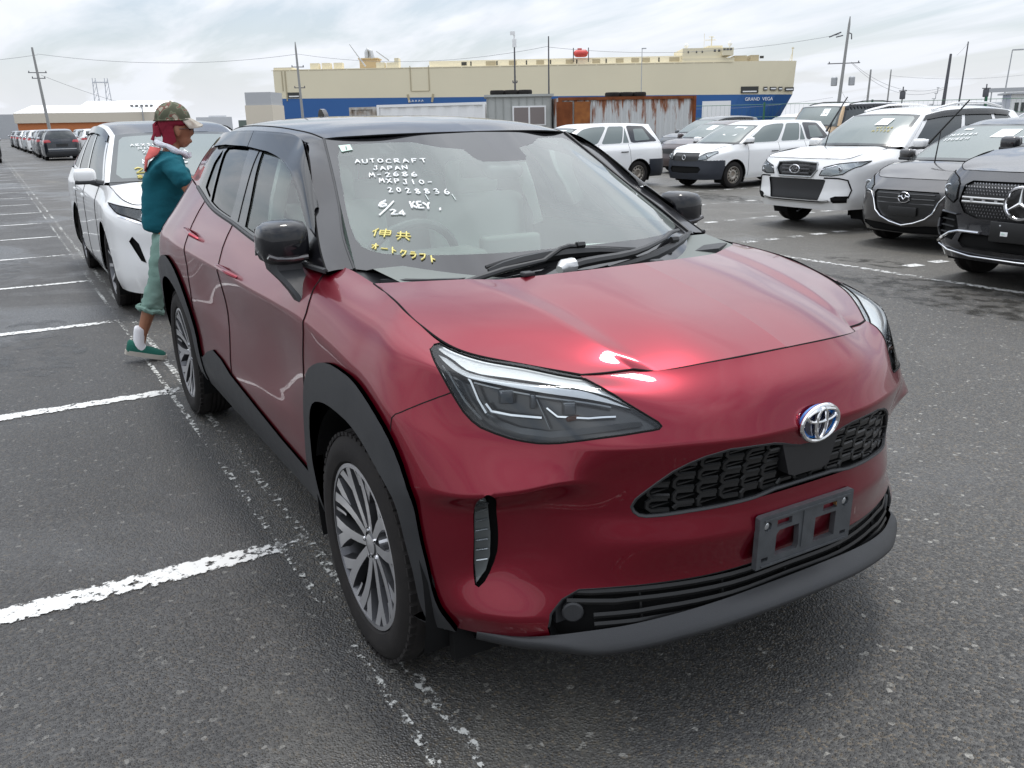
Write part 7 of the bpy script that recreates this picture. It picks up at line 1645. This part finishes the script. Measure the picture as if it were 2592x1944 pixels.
for i, (az_, d, h, wd) in enumerate(((127.5, 380, 4.6, 22), (124.4, 340, 3.8, 18), (121.2, 400, 4.8, 26), (117.5, 320, 3.6, 20), (114.0, 300, 4.0, 18))):
    a = math.radians(az_); x, y = 2.1+d*math.cos(a), -1.6+d*math.sin(a); o = emp('far_building', (x, y, 0), face_at(x, y), ORD[i]+' low pale building from the left on the horizon right of the ship', 'building', 'low buildings on the right horizon'); b = MB(); b.box((0, 0, h/2), (wd, 10, h)); b.build('wall', FARM[(i+1) % 3], o, smooth=False); b = MB(); b.box((wd*.1, 0, h+.3), (wd*.5, 8, .6)); b.build('roof', FARM[1], o, smooth=False)
# ------------------------------------------------------------------ the man between the two cars
PX, PY = -4.05, -.80; PAZ = math.atan2(.9918, .1278)
PER = emp('person', (PX, PY, 0), PAZ, 'person in teal t-shirt, rolled green trousers and camouflage cap leaning behind the red crossover', 'person')
def skin_obj(name, chains, m, sub=2, extra=None, voxel=0, fold=0):
    """chains: lists of (point, radius or (rx, ry)); shared points join up"""
    vs = {}; V = []; Rr = []; E = []
    for ch in chains:
        prev = None
        for p, r in ch:
            key = tuple(round(c, 3) for c in p)
            if key not in vs: vs[key] = len(V); V.append(p); Rr.append(r if isinstance(r, tuple) else (r, r))
            if prev is not None: E.append((prev, vs[key]))
            prev = vs[key]
    me = bpy.data.meshes.new(name); me.from_pydata(V, E, []); o = bpy.data.objects.new(name, me); COL.objects.link(o)
    md = o.modifiers.new('s', 'SKIN'); 
    for i, r in enumerate(Rr): me.skin_vertices[0].data[i].radius = r; me.skin_vertices[0].data[i].use_root = (i == 0)
    md.use_smooth_shade = True; s2 = o.modifiers.new('d', 'SUBSURF'); s2.levels = sub; s2.render_levels = sub
    dg = bpy.context.evaluated_depsgraph_get(); dg.update(); me2 = bpy.data.meshes.new_from_object(o.evaluated_get(dg)); bpy.data.objects.remove(o)
    if extra:
        bm = bmesh.new(); bm.from_mesh(me2)
        for Vx, Fx in extra:
            bvs = [bm.verts.new(q) for q in Vx]
            for f in Fx:
                try: bm.faces.new([bvs[i] for i in f])
                except ValueError: pass
        bm.to_mesh(me2); bm.free()
    o = bpy.data.objects.new(name, me2); COL.objects.link(o)
    if voxel:
        rm = o.modifiers.new('r', 'REMESH'); rm.mode = 'VOXEL'; rm.voxel_size = voxel; sm = o.modifiers.new('m', 'SMOOTH'); sm.factor = .5; sm.iterations = 3
        dg = bpy.context.evaluated_depsgraph_get(); dg.update(); me3 = bpy.data.meshes.new_from_object(o.evaluated_get(dg)); bpy.data.objects.remove(o); o = bpy.data.objects.new(name, me3); COL.objects.link(o)
    if fold:
        nv = [v.normal.copy() for v in o.data.vertices]
        for v, n_ in zip(o.data.vertices, nv):
            q = v.co; a_ = noise.noise(Vector((q.x*9+q.z*7, q.y*9, q.z*13-q.x*9)))*.6+abs(noise.noise(Vector((q.x*16-q.z*12, q.y*14, q.z*20+q.x*14))))*.8-.2
            v.co = q+n_*a_*fold
    o.data.materials.clear(); o.data.materials.append(m); o.data.polygons.foreach_set('use_smooth', [True]*len(o.data.polygons)); o.parent = PER
    return o
def ellipsoid(c, r, nu=20, nv=14, f=None):
    V = []; F = []
    for i in range(nv+1):
        th = math.pi*i/nv
        for j in range(nu):
            ph = 2*math.pi*j/nu; p = Vector((r[0]*math.sin(th)*math.cos(ph), r[1]*math.sin(th)*math.sin(ph), r[2]*math.cos(th)))
            if f: p = f(p)
            V.append(p+Vector(c))
    for i in range(nv):
        for j in range(nu): F.append((i*nu+j, (i+1)*nu+j, (i+1)*nu+(j+1) % nu, i*nu+(j+1) % nu))
    return V, F
SKINM = mat('tanned_skin', (.30, .135, .075), .55, 0, 0, .4, (9, .4, (.24, .10, .055)))
TEAL = mat('teal_cotton', (.008, .095, .125), .9, 0, 0, .2, (5, .5, (.012, .125, .155)), (60, .25)); TROU = mat('sage_trousers', (.165, .26, .22), .9, 0, 0, .2, (6, .5, (.13, .21, .18)), (40, .35))
MAROON = mat('maroon_cloth', (.20, .018, .035), .9, 0, 0, .2, (8, .5, (.28, .03, .05)), (50, .3)); TOWEL = mat('white_towel', (.75, .76, .80), .95, 0, 0, .1, None, (90, .5)); SALMON = mat('salmon_cloth', (.50, .11, .10), .9, 0, 0, .2, (7, .5, (.60, .16, .14)), (50, .3))
hd = lambda p: Vector((p[0]*(1.0 if p[0] > 0 else 1.04)+(.012 if p[2] < -.02 and p[0] > 0 else 0), p[1]*(1-.18*max(0, -p[2]/.11)), p[2]))
head = ellipsoid((.285, 0, 1.505), (.092, .074, .118), 24, 16, hd); jaw = ellipsoid((.318, 0, 1.425), (.048, .050, .058), 16, 10); nose_ = ellipsoid((.378, 0, 1.468), (.020, .014, .026), 10, 8); ears = [ellipsoid((.290, s*.074, 1.468), (.020, .010, .034), 10, 8) for s in (-1, 1)]
brow = ellipsoid((.362, 0, 1.515), (.018, .045, .014), 10, 6); lips = ellipsoid((.366, 0, 1.408), (.012, .022, .012), 10, 6)
def hand(w_, d, side):
    """palm and five bent fingers as chains"""
    w_ = Vector(w_); d = Vector(d).normalized(); up = Vector((0, 0, 1)); lat = d.cross(up).normalized(); ch = []
    palm = w_+d*.075; ch.append([(tuple(w_), .026), (tuple(w_+d*.03), (.034, .018)), (tuple(palm), (.040, .017))])
    for i, (o_, l) in enumerate(((-.030, .060), (-.010, .070), (.010, .068), (.029, .055))):
        b0 = palm+lat*o_; b1 = b0+d*l*.5-up*.010; b2 = b1+d*l*.32-up*.022; b3 = b2+d*l*.18-up*.020
        ch.append([(tuple(palm), (.040, .017)), (tuple(b0+d*.01), .010), (tuple(b1), .009), (tuple(b2), .0085), (tuple(b3), .007)])
    t0 = w_+d*.03; s = -side; ch.append([(tuple(w_+d*.03), (.034, .018)), (tuple(t0+lat*.035*s+d*.015), .012), (tuple(t0+lat*.048*s+d*.045-up*.01), .010), (tuple(t0+lat*.046*s+d*.068-up*.02), .008)])
    return ch
elR, wrR = (.330, -.235, 1.060), (.520, -.150, 1.020); elL, wrL = (.40, .22, 1.10), (.60, .12, 1.10)
torso = [((.145, 0, .84), (.05, .05)), ((.150, 0, 1.00), (.055, .055)), ((.185, 0, 1.18), (.07, .07)), ((.215, 0, 1.28), (.075, .075)), ((.238, 0, 1.34), .055), ((.262, 0, 1.42), .050)]
chains = [torso, [((.215, 0, 1.28), (.075, .075)), ((.225, -.165, 1.265), .048), ((.285, -.21, 1.16), .042), (elR, .036), ((.43, -.19, 1.035), .032), (wrR, .024)],
    [((.215, 0, 1.28), (.075, .075)), ((.225, .165, 1.265), .048), ((.31, .20, 1.17), .042), (elL, .036), (wrL, .024)],
    [((.145, 0, .84), (.05, .05)), ((.125, -.095, .80), .045), ((.085, -.11, .62), .050), ((.030, -.115, .47), .054), ((-.035, -.11, .33), .050), ((-.098, -.105, .17), .034), ((-.125, -.105, .075), .034)],
    [((.145, 0, .84), (.05, .05)), ((.145, .095, .80), .045), ((.22, .11, .62), .070), ((.27, .115, .46), .054), ((.255, .11, .30), .048), ((.225, .11, .14), .034), ((.225, .11, .06), .034)]]
chains += hand(wrR, (.8, .25, -.1), -1)+hand(wrL, (.85, .1, 0), 1)
skin_obj('body', chains, SKINM, 1, [head, jaw, nose_, brow, lips]+ears, voxel=.0085)
# clothes follow the body
skin_obj('t_shirt', [[((.135, 0, .815), (.150, .115)), ((.135, 0, .90), (.148, .112)), ((.145, 0, 1.02), (.140, .108)), ((.180, 0, 1.16), (.158, .118)), ((.208, 0, 1.27), (.150, .105)), ((.232, 0, 1.335), (.075, .075))],
    [((.208, 0, 1.27), (.150, .105)), ((.222, -.150, 1.268), .070), ((.262, -.200, 1.20), .066), ((.300, -.228, 1.125), .062)], [((.208, 0, 1.27), (.150, .105)), ((.222, .150, 1.268), .070), ((.28, .195, 1.20), .066), ((.33, .215, 1.14), .062)]], TEAL, 3, fold=.016)
skin_obj('trousers', [[((.140, 0, .86), (.140, .105)), ((.138, 0, .79), (.140, .110)), ((.120, -.095, .74), (.100, .098)), ((.085, -.112, .62), (.086, .084)), ((.036, -.118, .49), (.070, .070)), ((-.005, -.116, .385), (.076, .074)), ((-.022, -.114, .335), (.074, .072))],
    [((.138, 0, .79), (.140, .110)), ((.150, .095, .74), (.100, .098)), ((.215, .112, .62), (.092, .088)), ((.262, .118, .48), (.080, .078)), ((.262, .116, .38), (.080, .076)), ((.258, .114, .33), (.078, .076))]], TROU, 3, fold=.022)
for (cx, cy, cz, nx) in ((-.022, -.114, .345, -.30), (.258, .114, .33, .05)):
    b = MB(); P = []
    for i in range(22):
        a = 2*math.pi*i/22; P.append((cx+.070*math.cos(a), cy+.070*math.sin(a), cz+.080*math.cos(a)*nx+.006*math.sin(5*a)))
    b.tube(P, [.017+.004*math.sin(3*i) for i in range(22)], 8, closed=True); b.build('rolled_cuff', TROU, PER)
SOCK = mat('white_sock', (.74, .73, .74), .9, 0, 0, .2, None, (120, .3)); SHOE = mat('green_shoe', (.015, .10, .075), .8, 0, 0, .2, None, (90, .3)); SOLE = mat('pale_sole', (.40, .37, .32), .8)
for (ax, ay, az_, pitch, lb) in ((-.125, -.105, .095, .27, 0), (.225, .11, .075, 0, 1)):
    skin_obj('sock', [[((ax+.032 if not lb else ax+.01, ay, az_+.145), .044), ((ax+.022 if not lb else ax, ay, az_+.115), .044), ((ax+.008, ay, az_+.05), .041), ((ax, ay, az_-.005), .042), ((ax+.04, ay, az_-.04), .036)]], SOCK, 2)
    b = MB()
    c_, s_ = math.cos(-pitch), math.sin(-pitch)
    def tr(x, y, z): return (ax+x*c_-z*s_, ay+y, az_-.075+(.055 if not lb else 0)*0+x*s_+z*c_+ (.03 if not lb else 0))
    rows = []
    for x, w_, h in ((-.088, .020, .055), (-.080, .034, .075), (-.045, .040, .070), (.0, .039, .050), (.05, .043, .048), (.10, .046, .040), (.140, .038, .030), (.158, .018, .020)):
        rows.append([tr(x, w_*math.cos(a)*1.0, .012+max(0, math.sin(a))*h) for a in np.linspace(-.35, math.pi+.35, 12)])
    V = [p for r in rows for p in r]; F = [(i*12+j, i*12+j+1, (i+1)*12+j+1, (i+1)*12+j) for i in range(7) for j in range(11)]+[tuple(range(12)), tuple(range(84, 96))]
    b.add(V, F); b.build('shoe', SHOE, PER, auto=70)
    b = MB(); n = 20; ol = [(-.095, 0), (-.085, .030), (-.045, .044), (.0, .042), (.05, .047), (.10, .051), (.145, .042), (.168, .015), (.168, -.015), (.145, -.042), (.10, -.051), (.05, -.047), (.0, -.042), (-.045, -.044), (-.085, -.030)]
    V = [tr(x, y, .018) for x, y in ol]+[tr(x, y, -.012) for x, y in ol]; n = len(ol); b.add(V, [tuple(range(n)), tuple(range(2*n-1, n-1, -1))]+[(i, (i+1) % n, n+(i+1) % n, n+i) for i in range(n)]); b.build('sole', SOLE, PER)
# cap, bandana, towel, scarf, spectacles
def camo():
    m = bpy.data.materials.new('camouflage'); m.use_nodes = True; t = m.node_tree; b = t.nodes['Principled BSDF']; b.inputs['Roughness'].default_value = .9
    tc = N(t, 'ShaderNodeTexCoord'); n = N(t, 'ShaderNodeTexNoise'); n.inputs['Scale'].default_value = 22; n.inputs['Detail'].default_value = 1; LK(t, tc.outputs['Object'], n.inputs[0])
    r = N(t, 'ShaderNodeValToRGB'); r.color_ramp.interpolation = 'CONSTANT'; e = r.color_ramp.elements; e[0].color = (.07, .075, .045, 1); e[1].position = .47; e[1].color = (.13, .14, .09, 1); x = e.new(.55); x.color = (.15, .06, .045, 1); x = e.new(.62); x.color = (.32, .30, .23, 1)
    LK(t, n.outputs[0], r.inputs[0]); LK(t, r.outputs[0], b.inputs['Base Color']); return m
CM = camo()
V, F = ellipsoid((.272, 0, 1.545), (.112, .092, .112), 28, 16); F = [f for f in F if all(V[i].z > 1.535+.25*(.27-V[i].x)*0 for i in f)]
b = MB(); b.add(V, F); b.tube([Vector((.272+.113*math.cos(a), .093*math.sin(a), 1.542)) for a in np.linspace(0, 2*math.pi, 28, endpoint=False)], .006, 6, closed=True); b.lathe([(0, .008), (.006, .006), (.007, .001)], 'z', 8, (.272, 0, 1.655)); b.build('cap', CM, PER)
b = MB(); V = []; 
for z0 in (0, .008):
    for i in range(9):
        a = -1.15+2.3*i/8; V.append((.272+.108*math.cos(a), .088*math.sin(a), 1.555-z0)); V.append((.272+.108*math.cos(a)+.075*math.cos(a*.75)+.0, .094*math.sin(a), 1.512-z0-.02*abs(math.sin(a))))
F = [(2*i, 2*i+1, 2*i+3, 2*i+2) for i in range(8)]+[(18+2*i, 18+2*i+2, 18+2*i+3, 18+2*i+1) for i in range(8)]+[(2*i+1, 18+2*i+1, 18+2*i+3, 2*i+3) for i in range(8)]
b.add(V, F); b.build('cap_brim', mat('pale_camouflage', (.45, .42, .36), .9, 0, 0, .2, (30, .8, (.20, .15, .12))), PER)
b = MB(); V = []; n = 20
for i in range(n+1):
    a = .42+(2*math.pi-.84)*i/n
    for k, (z, rr) in enumerate(((1.548, .106), (1.52, .106), (1.47, .098), (1.43, .082))):
        bk = max(0, -math.cos(a)); zz_ = z if k < 2 else 1.52-(1.52-z)*min(1, .2+1.2*bk); V.append((.278+rr*math.cos(a)*(1 if k < 3 else .95), (rr*.84)*math.sin(a), zz_+.003*math.sin(7*a)))
F = [(4*i+k, 4*i+4+k, 4*i+5+k, 4*i+1+k) for i in range(n) for k in range(3)]; b.add(V, F)
b.tube([(.175, -.01, 1.535), (.155, -.015, 1.515), (.150, -.02, 1.46), (.132, -.02, 1.42)], [.012, .018, .016, .020], 8, flat=.5); b.tube([(.172, .0, 1.53), (.168, -.03, 1.50), (.172, -.035, 1.44)], [.012, .016, .018], 8, flat=.5); b.build('bandana', MAROON, PER)
b = MB(); b.add([(.235, -.088, 1.51), (.262, -.090, 1.505), (.275, -.084, 1.41), (.235, -.075, 1.38), (.19, -.06, 1.40), (.20, -.08, 1.47)], [(0, 1, 2, 3, 4, 5)]); b.build('bandana_flap', MAROON, PER)
P = []
for i in range(30):
    a = 2*math.pi*i/30; P.append((.240+.090*math.cos(a), .088*math.sin(a), 1.366-.046*math.cos(a)+.005*math.sin(6*a)))
b = MB(); b.tube(P, [.018+.004*math.sin(5*i) for i in range(30)], 10, closed=True); b.tube([(.335, -.03, 1.33), (.345, -.035, 1.305)], [.028, .016], 8); b.build('neck_towel', TOWEL, PER)
b = MB(); V = []; rows = [(1.372, .112, -.085, .085), (1.335, .093, -.105, .10), (1.30, .080, -.11, .08), (1.265, .070, -.10, .04), (1.235, .064, -.085, -.02)]
for z, x, y0, y1 in rows:
    for j in range(7): t = j/6; y = y0+(y1-y0)*t; V.append((x+.05*abs(y)*4*abs(y)+.006*math.sin(j*2.1+z*60)+(.06 if j == 0 else 0)*(z > 1.3), y, z+.012*math.sin(j*2)))
b.add(V, [(i*7+j, i*7+j+1, (i+1)*7+j+1, (i+1)*7+j) for i in range(4) for j in range(6)]); o = b.build('shoulder_cloth', SALMON, PER); sm = o.modifiers.new('t', 'SOLIDIFY'); sm.thickness = .006
b = MB(); b.tube([(.300, -.078, 1.487), (.372, -.062, 1.487), (.384, -.030, 1.482)], .0022, 5); b.tube([(.388, -.045+.018*math.cos(a), 1.480+.016*math.sin(a)) for a in np.linspace(0, 6.28, 14)], .002, 5); b.tube([(.388, .045+.018*math.cos(a), 1.480+.016*math.sin(a)) for a in np.linspace(0, 6.28, 14)], .002, 5); b.build('spectacles', mat('wire_black', (.08, .08, .085), .6), PER)
b = MB(); b.add(*ellipsoid((.366, -.034, 1.482), (.010, .012, .008), 10, 6)); b.add(*ellipsoid((.366, .034, 1.482), (.010, .012, .008), 10, 6)); b.build('eyes', mat('eye_dark', (.03, .02, .02), .2), PER)
